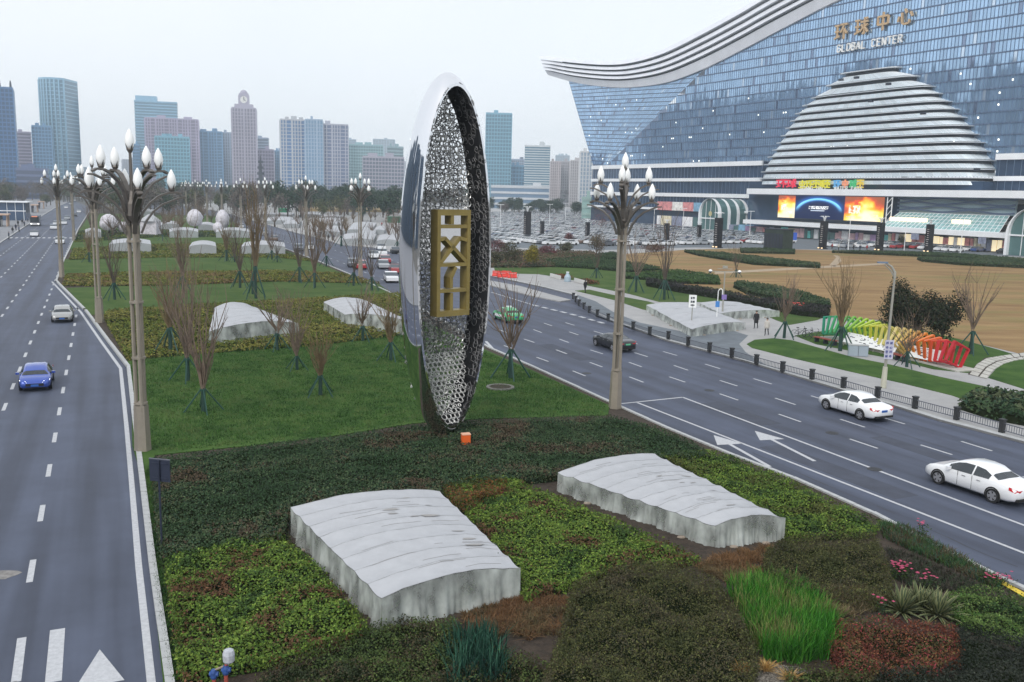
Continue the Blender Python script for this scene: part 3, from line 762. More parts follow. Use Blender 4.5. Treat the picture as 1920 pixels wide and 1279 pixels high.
# ------------------------------------------------------------------ entrance front of the centre
ZA = Vector((0, 0, 1)); AX = (DU, DN, ZA)
def gbox(name, u0, u1, z0, z1, off0, off1, m, parent=None, bev=None):
    mb = MB().use(m); mb.box(W((u0+u1)/2, (z0+z1)/2, (off0+off1)/2), (u1-u0, abs(off1-off0), z1-z0), axes=AX)
    return gbuild(mb, name, None, False, parent)
OFF = 13.0
c0 = FP(1400, 358, OFF); c1 = FP(1925, 366, OFF)
ZC = (FP(1560, 355, OFF)[1]+FP(1560, 366, OFF)[1])/2
gbox('entrance_canopy', c0[0], uR, ZC-1.0, ZC+1.0, 3, OFF, m_white)
gbox('canopy_soffit', c0[0]+.5, uR-.5, ZC-1.25, ZC-0.9, 3, OFF-.6, m_spand)
# second, lower white canopy under the screen, slanting down to the right
k0 = FP(1393, 414, OFF+3); k1 = FP(1660, 431, OFF+3)
ZK = (k0[1]+k1[1])/2
gbox('lower_canopy', k0[0], FP(1890, 450, OFF+3)[0], ZK-0.7, ZK+0.7, 3, OFF+3, m_white)
# LED screen: a real emitting screen with its pictures built as flat coloured areas
def led(name, fn):
    m, t, b = _bsdf(name); return m
def screen_mat():
    m, t, b = _bsdf('screen_picture'); t.nodes.remove(b)
    out = t.nodes['Material Output']; em = t.nodes.new('ShaderNodeEmission')
    a = t.nodes.new('ShaderNodeAttribute'); a.attribute_name = 'Col'
    t.links.new(a.outputs['Color'], em.inputs['Color']); em.inputs['Strength'].default_value = 1.0
    t.links.new(em.outputs['Emission'], out.inputs['Surface']); return m
m_screen = screen_mat()
s0 = FP(1460, 367, OFF-1); s1 = FP(1655, 412, OFF-1)
us0, us1 = s0[0], s1[0]; zs1 = FP(1558, 368, OFF-1)[1]; zs0 = FP(1558, 412, OFF-1)[1]
led_o = gbox('screen_frame', us0-.4, us1+.4, zs0-.3, zs1+.3, OFF-2.2, OFF-1.2, m_dark)
NX, NY = 200, 62
xs = np.linspace(0, 1, NX+1); ys = np.linspace(0, 1, NY+1)
Vs = np.array([[tuple(W(us0+(us1-us0)*x, zs0+(zs1-zs0)*y, OFF-1.15)-gci) for x in xs] for y in ys]); Vs[..., 2] += gci.z
X, Y = np.meshgrid(xs, ys)
def sst(a, b, v): t = np.clip((v-a)/(b-a), 0, 1); return t*t*(3-2*t)
def flame(seed, xc):
    f = vnoise(X*30, Y*6, 2.2, seed); g = vnoise(X*60, Y*16, 2.0, seed+1)
    h = np.clip(1.15-Y*0.9+0.5*(f-.5)+.3*(g-.5)-np.abs(X-xc[0])/xc[1]*0.45, 0, 1)
    return np.stack([0.35+0.65*sst(.1, .5, h), 0.10+0.78*sst(.25, .75, h), 0.05+0.62*sst(.5, .95, h)], -1)
img = np.zeros(X.shape+(3,)); img[:] = (0.012, 0.022, 0.075)
r = np.sqrt(((X-.41)*2.7)**2+((Y-.28)*1.0)**2)
arcm = sst(.50, .60, r)*(1-sst(.60, .635, r))*sst(.28, .62, Y); glow = np.exp(-((r-.6)/.10)**2)*sst(.2, .8, Y)
img += glow[..., None]*np.array((0.02, 0.12, 0.42))+arcm[..., None]*np.array((0.25, 0.65, 0.95))
wm = (Y > .42) & (Y < .56) & (X > .315) & (X < .51) & (vnoise(X*150, Y*60, 1.6, 5) > .42)
img[wm] = (0.95, 0.97, 1.0)
wm2 = (Y > .34) & (Y < .38) & (X > .335) & (X < .475); img[wm2] = (0.7, 0.8, 0.95)
fl = flame(31, (.09, .16)); fr_ = flame(77, (.84, .2))
img = np.where((X < .178)[..., None], fl, img); img = np.where((X > .655)[..., None], fr_, img)
for (a, b, c_, d_, col) in ((.03, .10, .34, .62, (1, .95, .8)), (.70, .80, .30, .62, (1, .9, .78)), (.09, .15, .2, .3, (1, 1, .9)), (.90, .96, .14, .28, (1, .95, .55)), (.74, .80, .66, .86, (.75, .1, .05)), (.03, .07, .7, .86, (.8, .22, .05))):
    k = (X > a) & (X < b) & (Y > c_) & (Y < d_) & (vnoise(X*130, Y*34, 1.5, 9) > .36); img[k] = col
idx = np.arange((NX+1)*(NY+1)).reshape(NY+1, NX+1)
Fq = np.stack([idx[:-1, :-1], idx[:-1, 1:], idx[1:, 1:], idx[1:, :-1]], -1).reshape(-1, 4)
link('screen_picture', np_mesh('screen_picture', Vs.reshape(-1, 3), Fq, np.clip(img.reshape(-1, 3), 0, 1), m_screen), led_o)
# steel truss beside the screen
mb = MB().use(m_white)
ut = us1+1.6; zt = zs1
for du in (0, 1.8):
    mb.beam(W(ut+du, ZK, OFF-.5), W(ut+du, zt, OFF-.5), 0.25)
for k in range(5):
    mb.beam(W(ut, ZK+(zt-ZK)*k/5, OFF-.5), W(ut+1.8, ZK+(zt-ZK)*(k+1)/5, OFF-.5), 0.16)
gbuild(mb, 'screen_truss')
# coloured sign letters above the canopy, with a white line of lettering under them
def pm(n, c): return mat(n, c, 0.45, emit=0.25)
cols = dict(r=pm('letter_red', (.75, .03, .08)), y=pm('letter_yellow', (.62, .58, .04)), b=pm('letter_blue', (.12, .38, .66)), o=pm('letter_orange', (.75, .30, .16)), g=pm('letter_green', (.06, .45, .18)), a=pm('letter_amber', (.66, .50, .08)))
L_ = [[(0, .9), (1, .9)], [(.5, 1), (.5, 0)], [(.1, .5), (.9, .5)], [(0, .05), (1, .05)], [(.2, .7), (.05, .3)], [(.8, .7), (.95, .3)]]
GL = [HUAN, QIU, ZHONG + [[(0, .0), (1, .0)]], HUAN, L_, QIU, L_, HUAN, ZHONG, QIU, L_, HUAN]
spans = [('r', 1456, 1474), ('r', 1475, 1492), ('y', 1498, 1510), ('y', 1511, 1523), ('y', 1524, 1536), ('y', 1537, 1545), ('y', 1546, 1556), ('b', 1563, 1575), ('o', 1579, 1590), ('g', 1593, 1605), ('a', 1607, 1619)]
for i, (ck, xa, xb) in enumerate(spans):
    sg = MB().use(cols[ck]); u0 = FP(xa, 345, OFF-.5)[0]; u1 = FP(xb, 345, OFF-.5)[0]; z0 = FP((xa+xb)/2, 352, OFF-.5)[1]; hh = 2.6 if ck != 'r' else 3.0
    for pl in GL[i % len(GL)]:
        for (x0, y0), (x1, y1) in zip(pl, pl[1:]):
            sg.beam(W(u0+x0*(u1-u0), z0+y0*hh, OFF-.5), W(u0+x1*(u1-u0), z0+y1*hh, OFF-.5), .5, .42)
    gbuild(sg, 'sign_letter')
for txt, xa, xb in (('GRAND MALL', 1500, 1552), ('WATER PARK', 1564, 1618)):
    u0 = FP(xa, 356, OFF-.4)[0]; u1 = FP(xb, 356, OFF-.4)[0]; z0 = ZC+0.92
    word(txt, u0, z0, u1, z0, 0.95, m_goldside, 'sign_letter', off=OFF-.4, dep=.3, th=.2)
# arched glass porch: four white barrel ribs in a row out from the wall, a glass vault between
m_porch = mat('porch_glass', (0.10, 0.20, 0.20), 0.1, 0.2, spec=0.8)
def porch(xl, xr, ytop, yb, offs, name):
    u0, u1 = FP(xl, yb, offs[0])[0], FP(xr, yb, offs[0])[0]; r = (u1-u0)/2; uc = (u0+u1)/2
    ztop = FP((xl+xr)/2, ytop, offs[0])[1]
    def section(rr, n=18): return [(uc-rr, 0)]+[(uc-rr*math.cos(math.pi*i/n), ztop-rr+rr*math.sin(math.pi*i/n)) for i in range(n+1)]+[(uc+rr, 0)]
    S = section(r); S2 = section(r-.75)
    for k, o in enumerate(offs):
        mb = MB().use(m_white)
        for (a, b, c, d) in zip(S, S[1:], S2, S2[1:]):
            for (p, q) in ((a, b), (d, c)): mb.poly([W(*p, o-.6), W(*q, o-.6), W(*q, o+.6), W(*p, o+.6)])
            for oo in (o-.6, o+.6): mb.poly([W(*a, oo), W(*b, oo), W(*d, oo), W(*c, oo)])
        gbuild(mb, 'porch_rib')
    mb = MB().use(m_porch); G0 = section(r-.35)
    mb.grid([[W(u, z, offs[-1]) for u, z in G0], [W(u, z, offs[0]-.4) for u, z in G0]]); gbuild(mb, 'porch_vault')
    mb = MB().use(m_porch); mb.poly([W(u, z, offs[0]-.5) for u, z in G0]); gbuild(mb, 'porch_glazing')
    mb = MB().use(m_white); mb.beam(W(u0+.5, ztop*.42, offs[0]-.3), W(u1-.5, ztop*.42, offs[0]-.3), .4)
    for f in (-.45, .0, .45): mb.beam(W(uc+r*f, 0, offs[0]-.35), W(uc+r*f, ztop-r+r*math.sqrt(1-f*f)-.5, offs[0]-.35), .16)
    gbuild(mb, 'porch_transom')
    mb = MB().use(mat('porch_emblem', (.62, .55, .30), .4, .3)); c = W(uc, ztop-r*.95, offs[0]-.2)
    mb.poly([c+DU*(1.0*math.cos(t))+ZA*(1.0*math.sin(t)) for t in np.linspace(0, 2*math.pi, 13)[:-1]]); gbuild(mb, 'porch_emblem')
porch(1310, 1349, 372, 432, [17, 12.5, 8, 3.5], 'w')
porch(1884, 1990, 388, 470, [20, 15, 10, 5], 'e')
# sloping glass awning right of the screen, wave louvres above it
m_awn = glass('awning_glass', None, 0.18, 0.25)
q0, q1 = FP(1672, 400, OFF)[0], FP(1878, 404, OFF)[0]
za_, zb2 = FP(1770, 401, OFF-4)[1], ZK+.7
V = []; C = []
nu, nv = 52, 5
for i in range(nu):
    for j in range(nv):
        f = lambda a, b: W(q0-1.5*(b)+(q1-q0+3*b)*a, za_+(zb2-za_)*b, OFF-3.5+6*b)
        q = (f(i/nu, j/nv), f((i+1)/nu, j/nv), f((i+1)/nu, (j+1)/nv), f(i/nu, (j+1)/nv))
        V += [(p.x-gci.x, p.y-gci.y, p.z) for p in q]; s = random.uniform(.85, 1.15)
        C += [(.34*s, .58*s, .58*s)]*4
link('awning_glass', np_mesh('awning_glass', np.array(V), np.arange(len(V)).reshape(-1, 4), np.array(C), m_awn), gc)
mb = MB().use(m_white)
for i in range(0, nu+1, 2): mb.beam(f(i/nu, 0)+ZA*.06, f(i/nu, 1)+ZA*.06, .12)
for j in range(nv+1): mb.beam(f(0, j/nv)+ZA*.06, f(1, j/nv)+ZA*.06, .12)
gbuild(mb, 'awning_bar')['kind'] = 'stuff'
warm = mat('warm_light', (1.0, .78, .5), .5, emit=1.1)
for k in range(17):
    x = (.03+.028*k) if k < 12 else (.60+.028*(k-12)); mb = MB().use(warm); c = f(x, .55)+ZA*.25+DN*.1
    mb.box(c, (1.7, .25, 1.5), axes=AX); gbuild(mb, 'awning_lamp')
for r_ in range(4):
    zz = za_+.8+(ZC-1.4-za_-.6)*r_/3.4
    pts = [W(u, zz+.35*math.sin((u-q0)*.33+(r_%2)*math.pi), OFF-3.5) for u in np.arange(q0-1, q1+2, .8)]
    mb = MB().use(m_spand)
    for a, b in zip(pts, pts[1:]): mb.beam(a, b, .25, .5)
    gbuild(mb, 'wave_louvre')
mb = MB().use(m_shell); 
gbox('louvre_backing', q0-1, q1+1, za_, ZC-1.2, OFF-5, OFF-4.4, mat('pale_backing', (.45, .6, .66), .3))
# shop fronts at ground level: posters, lit windows, doors
shopcol = [(.46, .30, .32), (.62, .58, .55), (.20, .22, .30), (.10, .42, .40), (.55, .50, .36), (.70, .70, .72), (.30, .20, .34), (.16, .30, .42), (.5, .2, .2)]
smats = [mat('poster_%d' % i, c, .5, col2=tuple(min(1, v*1.7) for v in c), scale=.8, detail=3) for i, c in enumerate(shopcol)]
x = 1232
while x < 1305:
    w = random.choice((8, 12, 16, 20)); u0 = FP(x, 395, 5)[0]; u1 = FP(x+w, 395, 5)[0]
    gbox('poster', u0, u1-.3, 7.6, 11.2, 4.6, 5.0, random.choice(smats)); 
    gbox('shop_window', u0, u1-.5, .6, 5.2, 4.6, 4.9, random.choice([smats[5], smats[3], smats[4], m_porch, warm if random.random() < .3 else smats[2]])); x += w
x = 1358
while x < 1660:
    w = random.choice((6, 9, 13)); u0 = FP(x, 440, OFF+.4)[0]; u1 = FP(x+w, 440, OFF+.4)[0]
    gbox('shop_window', u0, u1-.25, .4, ZK-1.2-random.random(), OFF-.6, OFF-.3 if x > 1395 else 5, random.choice(smats+[smats[7], smats[6], m_porch, m_porch])); x += w
x = 1662
wl = mat('lit_shopfront', (.95, .80, .52), .6, emit=.55)
while x < 1882:
    w = random.choice((7, 10, 14)); u0 = FP(x, 445, OFF+.4)[0]; u1 = FP(x+w, 445, OFF+.4)[0]
    gbox('shop_window', u0, u1-.3, .4, ZK-1.2-.4*random.random(), OFF-.6, OFF-.3, random.choice([wl, wl, wl, smats[5], smats[4], smats[8], smats[2]])); x += w
for xa in (1708, 1835):
    for k in range(5): gbox('banner', FP(xa+k*3, 433, OFF+3.1)[0], FP(xa+k*3+2, 433, OFF+3.1)[0], ZK-2.6, ZK-.75, OFF+2.6, OFF+2.9, smats[2])

# ------------------------------------------------------------------ black totems with palm-leaf lamps, along the car park edge
m_tot = mat('totem_black', (0.012, 0.012, 0.016), 0.25, spec=.6); m_totw = mat('totem_letter', (.45, .42, .40), .5); m_gl = mat('totem_glow', (1, .75, .45), .5, emit=.9)
def totem():
    t = thing('advert_column', 'black square advertising column with pale flower lamp on top', 'advert column')
    MB().use(m_tot).box((0, 0, 3.9), (1.5, 1.5, 7.4)).build('shaft', t)
    MB().use(m_tot).box((0, 0, .1), (2.0, 2.0, .2)).build('plinth', t)
    mb = MB().use(m_totw)
    for k in range(9):
        for sx, sy in ((0, -1), (-1, 0)):
            w = random.uniform(.3, .9); z = 1.8+k*.55
            if sx == 0: mb.box((0, -.76, z), (w, .02, .16))
            else: mb.box((-.76, 0, z), (.02, w, .16))
    mb.build('lettering', t)
    for s in (-.6, .6): MB().use(m_gl).box((s, -.9, .3), (.35, .3, .25)).build('uplight', t)
    for k in range(7):
        a = 2*math.pi*k/7+.2; mb = MB().use(m_white)
        P = [Vector((math.cos(a)*r, math.sin(a)*r, 7.6+h)) for r, h in ((.1, 0), (.35, .9), (.8, 1.35), (1.3, 1.2))]
        for p, q in zip(P, P[1:]): mb.beam(p, q, .22, .07)
        mb.build('petal', t)
    return t
tt = totem(); gt = 'black advertising columns round the car park'
tot = [(1542, 467, 'black advertising column in front of the left end of the big screen canopy'), (1648, 470, 'black advertising column beside the steel truss of the screen'), (1740, 473, 'black advertising column in front of the sloping glass awning'), (1345, 465, 'tallest black advertising column beside the arched white porch'), (1310, 452, 'slim black advertising column just left of the arched porch'), (1249, 456, 'black advertising column among parked cars left of the arched porch'), (988, 449, 'large black advertising column behind the yellow conifer'), (1016, 447, 'small black advertising column right of the yellow conifer'), (1101, 449, 'black advertising column near the far left end of the glass mall')]
for i, (x, y, lb) in enumerate(tot):
    o = tt if i == 0 else dup(tt, (0, 0, 0)); o.location = G(x, y, .13); o.rotation_euler = (0, 0, math.atan2(DU.y, DU.x)); o['label'] = lb; o['group'] = gt
    hpx = {1345: 56, 1310: 30, 1249: 37, 988: 52, 1016: 32, 1101: 32}.get(x, 52)
    h = height_at(x, y-hpx, G(x, y)); k = h/7.6; o.scale = (k, k, k)
# dark green utility cabin left of the first column
cab = thing('utility_cabin', 'dark green boxy cabin with louvred sides at the car park edge', 'cabin', G(1458, 470, .13), math.atan2(DU.y, DU.x))
m_cab = mat('cabin_green', (.025, .04, .03), .5, var=.4, scale=2)
MB().use(m_cab).box((0, 0, 2.7), (6.8, 3.4, 5.4)).build('body', cab); MB().use(m_dark).box((0, 0, 5.5), (7.1, 3.7, .25)).build('roof', cab)
for k in range(6): MB().use(m_dark).box((-2.8+k*1.12, -1.74, 2.6), (.9, .06, 3.6)).build('louvre_panel', cab)
blue = thing('blue_banner', 'small bright blue banner on a pole beside the green cabin', 'banner', G(1485, 468, .13))
MB().use(m_mull).tube([(0, 0, 0), (0, 0, 4.6)], .06).build('pole', blue); MB().use(mat('banner_blue', (.04, .12, .55), .6)).box((.55, 0, 3.5), (1.0, .05, 2.0), rz=-.5).build('cloth', blue)
# ================================================================== SKYLINE, TREE BELTS, CAR PARK
def rect_tower(x0, x1, ytop, Y, dep, yaw, name='tower'):
    """ground centre, width, height of a far tower seen between x0 and x1"""
    a, b = at_depth(x0, 352, Y), at_depth(x1, 352, Y)
    top = at_depth((x0+x1)/2, ytop, Y).z
    return (a+b)/2, (b-a).length, top
_tm = {}
def tmat(c, rough=.25, metal=.25):
    k = (c, rough)
    if k not in _tm: _tm[k] = mat('tower_facade', c, rough, metal, var=.12, scale=.02)
    return _tm[k]
def tower(label, x0, x1, ytop, Y, c, style='grid', split=0.7, win=None, dep=30, rough=.25, crown=None, nfl=None, nb=None, cat='tower', yaw=None):
    P, Wd, H = rect_tower(x0, x1, ytop, Y, dep, 0)
    t = thing('skyline_tower', label, cat, (P.x, P.y, 0), yaw if yaw is not None else -math.atan2(P.x, P.y)*.9, 'towers on the skyline')
    wm = win or tmat(tuple(v*.55 for v in c), .10, .4); fm = tmat(c, rough)
    MB().use(wm).box((0, dep/2, H/2), (Wd*.985, dep, H)).build('glass_core', t)
    nfl = nfl or max(6, int(H/3.3)); nb = nb or max(5, int(Wd/2.7))
    if style in ('grid', 'floors'):
        for k in range(1, nfl):
            pass
        mb = MB().use(fm)
        for k in range(nfl+1): mb.box((0, dep/2-.2, H*k/nfl), (Wd*1.004, dep+.4, H/nfl*(.38 if style == 'floors' else .3)))
        o = mb.build('floor_band', t); o['kind'] = 'stuff'
    if style in ('grid', 'vert'):
        mb = MB().use(fm)
        for k in range(nb+1):
            if style == 'vert' and nb > 8 and k % 5 == 3: continue
            mb.box((-Wd/2+Wd*k/nb, dep/2-.3, H/2), (Wd/nb*(.36 if style == 'vert' else .24)*(1.7 if k % 4 == 0 and style == 'vert' else 1), dep+.8, H))
        o = mb.build('pilaster', t); o['kind'] = 'stuff'
        if style == 'vert':
            mb = MB().use(fm)
            for k in range(nfl): mb.box((0, dep/2-.1, H*k/nfl), (Wd*.995, dep+.2, H/nfl*.22))
            o = mb.build('floor_band', t); o['kind'] = 'stuff'
    MB().use(fm).box((0, dep/2, H+.6), (Wd*1.01, dep+1.2, 1.4)).build('parapet', t)
    if crown: crown(t, Wd, H, dep, fm, wm)
    else:
        for q in range(random.randint(1, 3)):
            MB().use(fm).box((random.uniform(-.3, .3)*Wd, dep*.5, H+2.6), (Wd*random.uniform(.12, .25), dep*.3, random.uniform(2.5, 5))).build('plant_room', t)
    return t
BL, TE, PK, GY, NV = (.17, .34, .54), (.27, .47, .62), (.43, .39, .52), (.32, .40, .52), (.08, .19, .38)  # facade colours paled and blued, distance haze partly mixed into them
def clock_crown(t, Wd, H, dep, fm, wm):
    MB().use(fm).box((0, dep/2, H+2.6), (Wd*.78, dep*.8, 4.2)).build('setback', t)
    MB().use(fm).box((0, dep/2, H+9.4), (Wd*.46, dep*.46, 9.4)).build('clock_turret', t)
    y = dep/2-dep*.23-.4
    mb = MB().use(mat('clock_face', (.75, .75, .72), .5)); r = Wd*.15
    mb.poly([(r*math.cos(a), y, H+9.4+r*math.sin(a)) for a in np.linspace(0, 2*math.pi, 17)[:-1]]); f = mb.build('clock_face', t)
    MB().use(m_dark).beam((0, y-.3, H+9.4), (0, y-.3, H+9.4+r*.8), .5).beam((0, y-.3, H+9.4), (r*.5, y-.3, H+9.4-r*.3), .5).build('clock_hand', f)
    MB().use(fm).box((0, dep/2, H+15), (Wd*.40, dep*.40, 1.6)).build('cornice', t)
    MB().use(fm).lathe([(Wd*.16, 0), (Wd*.15, 1.6), (Wd*.10, 3), (Wd*.05, 3.6)], (0, dep/2, H+15.8), 10).build('lantern', t)
def spikes(t, Wd, H, dep, fm, wm):
    for k in range(4): MB().use(m_dark).box((-Wd*.45+Wd*.9*k/3, 1, H+3), (2.2, 2.2, 7), top=(.4, .4)).build('roof_post', t)
def slant(t, Wd, H, dep, fm, wm):
    MB().use(fm).box((-Wd*.22, dep/2, H+3.5), (Wd*.5, dep*.9, 7)).build('roof_step', t)
def cyl_tower(label, x0, x1, ytop, Y, c):
    P, Wd, H = rect_tower(x0, x1, ytop, Y, 30, 0); t = thing('skyline_tower', label, 'tower', (P.x, P.y, 0), 0, 'towers on the skyline')
    wm = tmat(tuple(v*.5 for v in c), .1, .35); fm = tmat(c, .25)
    def plan(n=14): return [(-Wd/2+Wd*i/n, -6*math.sin(math.pi*i/n)) for i in range(n+1)]+[(Wd/2, 30), (-Wd/2, 30)]
    MB().use(wm).prism(plan(), 0, H).build('glass_core', t)
    for k in range(0, 15, 2):
        x, y = plan()[k]; MB().use(fm).box((x, y-.2, H/2), (1.4, 1.2, H)).build('pilaster', t)
    o = MB().use(fm)
    for k in range(30): o.prism([(x*1.003, y-.15) for x, y in plan()], H*k/30, H*k/30+.9)
    o = o.build('floor_band', t); o['kind'] = 'stuff'
    MB().use(fm).prism([(x*1.01, y-.4) for x, y in plan()], H, H+2).build('parapet', t); return t
tower('dark navy glass tower at the far left edge with four posts on its roof', -28, 31, 165, 760, NV, 'grid', crown=spikes)
tower('small pinkish curved-balcony block between the navy tower and the teal tower', 33, 62, 249, 1000, PK, 'floors')
tower('low slate-blue block leaning against the tall pale teal tower', 68, 100, 238, 900, BL, 'grid')
cyl_tower('tall pale teal tower with a bowed front and vertical ribs, left of centre', 84, 130, 150, 960, TE)
tower('narrow blue slab attached to the right flank of the bowed teal tower', 126, 142, 192, 990, BL, 'vert')
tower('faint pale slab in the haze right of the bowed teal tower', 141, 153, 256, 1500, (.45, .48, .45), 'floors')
tower('teal glass tower with a stepped roof behind the pink block', 261, 335, 192, 1100, TE, 'floors', crown=slant)
tower('pink stone block with vertical strips in front of the teal stepped tower', 280, 373, 224, 1020, PK, 'vert')
tower('light blue glass box low in front of the pink stone block', 296, 356, 258, 900, (.22, .46, .58), 'grid')
tower('small dark blue slab left of the teal stepped tower', 252, 264, 272, 1000, BL, 'grid')
tower('blue grey residential slab left of the clock tower', 374, 418, 248, 1050, BL, 'vert')
tower('greyer slab squeezed against the left of the clock tower', 416, 442, 250, 1120, GY, 'vert')
tower('mauve clock tower with setbacks and a round clock at its top', 439, 482, 204, 930, (.41, .39, .48), 'vert', crown=clock_crown, dep=26)
tower('grey block just right of the clock tower', 482, 505, 260, 1100, GY, 'floors')
tower('low mauve block in front of the grey one right of the clock tower', 483, 514, 282, 980, PK, 'grid')
tower('thin blue block between the mauve block and the striped slab', 513, 529, 284, 1150, BL, 'vert')
tower('left part of the broad striped residential slab, white ribs on navy', 528, 576, 226, 880, (.50, .52, .56), 'vert', win=tmat(NV, .2), nb=9)
tower('middle blue glass part of the broad striped residential slab', 574, 606, 226, 872, (.34, .45, .58), 'vert', win=tmat((.16, .30, .46), .1), nb=6)
tower('right part of the broad striped residential slab, brown toned ribs', 604, 653, 235, 880, (.44, .46, .54), 'vert', win=tmat((.12, .16, .27), .2), nb=10)
tower('pale teal glass block right of the striped slab', 654, 718, 273, 1050, (.30, .48, .52), 'grid')
tower('brown grid-fronted office block left of the steel egg', 681, 757, 296, 850, (.38, .37, .44), 'grid', win=tmat((.10, .13, .18), .2))
tower('small teal topped block above the brown office block', 726, 756, 277, 950, (.28, .40, .44), 'floors')
tower('tall light blue glass tower just right of the steel egg', 909, 957, 214, 880, (.20, .40, .52), 'grid', crown=None)
tower('mid blue low block between the light blue tower and the white banded tower', 955, 984, 312, 900, (.16, .34, .50), 'grid')
tower('brownish far block behind the low blue block', 957, 985, 300, 1250, GY, 'grid')
tower('white tower wrapped in horizontal bands right of the light blue tower', 982, 1030, 275, 820, (.62, .66, .68), 'floors', win=tmat((.10, .22, .30), .2), nfl=26)
tower('pink residential slab right of the white banded tower', 1031, 1050, 304, 1150, (.5, .44, .45), 'vert')
tower('pale residential slab with balconies left of the mall corner', 1050, 1070, 304, 1180, (.45, .43, .46), 'vert')
tower('second pale residential slab left of the mall corner, slightly taller', 1068, 1088, 302, 1150, (.5, .47, .48), 'vert')
tower('white ribbed tower touching the left corner of the glass mall', 1086, 1122, 286, 860, (.62, .63, .64), 'vert', win=tmat((.25, .35, .46), .2), nb=6)
lw = tower('long low white banded building at the foot of the light blue tower', 921, 1030, 351, 760, (.62, .65, .68), 'floors', nfl=4, win=tmat((.16, .25, .36), .2), cat='building', nb=4)
tower('low navy overpass-side block left of the near lamp cluster', 35, 88, 318, 720, (.16, .2, .33), 'floors', nfl=5, cat='building')
pav = tower('small pale green pavilion at the far corner of the car park', 1092, 1130, 374, 470, (.40, .58, .54), 'floors', nfl=3, win=tmat((.35, .55, .52), .2), cat='pavilion', dep=14)
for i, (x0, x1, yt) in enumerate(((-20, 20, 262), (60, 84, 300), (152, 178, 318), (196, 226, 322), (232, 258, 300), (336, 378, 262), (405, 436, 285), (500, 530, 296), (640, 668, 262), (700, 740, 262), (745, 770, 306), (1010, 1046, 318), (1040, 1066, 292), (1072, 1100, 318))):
    tower('pale hazy tower far behind the nearer skyline, %s' % ('at the far left', 'left of the bowed teal tower', 'right of the bowed teal tower', 'left of the near lamp heads', 'beside the stepped teal tower', 'behind the pink stone block', 'behind the blue slabs', 'left of the striped slab', 'behind the right end of the striped slab', 'behind the brown office block', 'at the left edge of the egg', 'behind the white banded tower', 'behind the pink residential slab', 'near the mall corner')[i], x0, x1, yt, 1700+30*i, ((.34, .44, .52), (.42, .44, .50), (.30, .40, .50))[i % 3], ('grid', 'vert', 'floors')[i % 3], nb=8)  # far facades coloured pale to add haze to what the volume gives
# far radio mast
P = at_depth(489, 340, 800); mst = thing('radio_mast', 'dark lattice mast standing between the clock tower and the striped slab', 'mast', (P.x, P.y, 0))
H = at_depth(489, 292, 800).z
MB().use(m_dark).tube([(0, 0, 0), (0, 0, H)], [3.5, .5], 6).build('mast_body', mst)
for k in range(5): MB().use(m_dark).lathe([(4.2-k*.5, 0), (4.2-k*.5, 2.2)], (0, 0, H*.35+k*5), 8).build('platform', mst)
# slab blocks across the avenue, out to the left: the mall glass mirrors them
for i in range(26):
    Y = -60+i*33; X = -330-70*(i % 2)-0.40*Y; H = .88*(128, 150, 134, 168, 142, 126, 160, 138, 152, 130, 158, 136, 148)[i % 13]
    t = thing('residential_slab', 'blue grey residential slab west of the avenue, mirrored in the mall glass', 'apartment block', (X, Y, 0), .4, 'slabs west of the avenue')
    MB().use(tmat((.012, .050, .10), .3)).box((0, 0, H/2), (24, 44, H)).build('glass_core', t)
    mb = MB().use(tmat((.03, .085, .15), .4))
    for k in range(int(H/3.4)): mb.box((0, 0, k*3.4), (24.8, 44.8, 1.0))
    o = mb.build('floor_band', t); o['kind'] = 'stuff'
    for k in range(8): MB().use(tmat((.05, .09, .17), .4)).box((12.3, -19+k*5.4, H/2), (.8, 1.4, H)).build('pilaster', t)

# ------------------------------------------------------------------ far trees
m_leafc = mat_attr('leaf_colour', .75, .08)
m_bark = mat('bark', (.075, .058, .045), .9, var=.3, scale=4)
def crown_mesh(name, R, H, cols, n, size, seed, round_=1.0, hollow=.35):
    rng = np.random.default_rng(seed); k = 16
    ctr = rng.normal(0, 1, (k, 3)); ctr /= np.linalg.norm(ctr, axis=1, keepdims=True); ctr *= rng.uniform(.25, .8, (k, 1))
    ci = rng.integers(0, k, n); v = rng.normal(0, 1, (n, 3)); v /= np.linalg.norm(v, axis=1, keepdims=True)
    p = ctr[ci]+v*rng.uniform(.25, .48, (n, 1)); nrm = v+np.array([0, 0, .4])
    C = p*np.array([R, R, H/2]); cs = np.array(cols)[rng.integers(0, len(cols), n)]*np.exp(rng.normal(0, .25, (n, 1)))
    return leaves_mesh(name, C, nrm, size, cs, m_leafc, .6, .5)
EV = [(.018, .040, .022), (.028, .055, .026), (.040, .066, .030), (.022, .046, .030)]
BR = [(.13, .105, .092), (.11, .09, .085), (.15, .125, .105), (.09, .078, .072)]
OL = [(.07, .085, .035), (.09, .095, .04), (.055, .07, .03)]
crowns = [crown_mesh('crown', 5.2, 10.5, EV, 900, .95, 1), crown_mesh('crown', 4.6, 11, EV, 900, .9, 2), crown_mesh('crown', 5.0, 10, BR, 700, .7, 3), crown_mesh('crown', 4.4, 9, BR, 700, .6, 4), crown_mesh('crown', 4.6, 8.5, OL, 800, .8, 5)]
trunk_me = MB().use(m_bark).tube([(0, 0, 0), (.1, 0, 3), (0, .1, 6.5)], [.32, .26, .14], 6).mesh('trunk')
def far_tree(p, kind, s, label, grp):
    t = thing('tree', label, 'tree', p, random.uniform(0, 6.28), grp); t.scale = (s, s, s*random.uniform(.9, 1.15))
    link('trunk', trunk_me, t); link('crown', crowns[kind], t, (0, 0, 8.0 if kind < 2 else 7.4)); return t
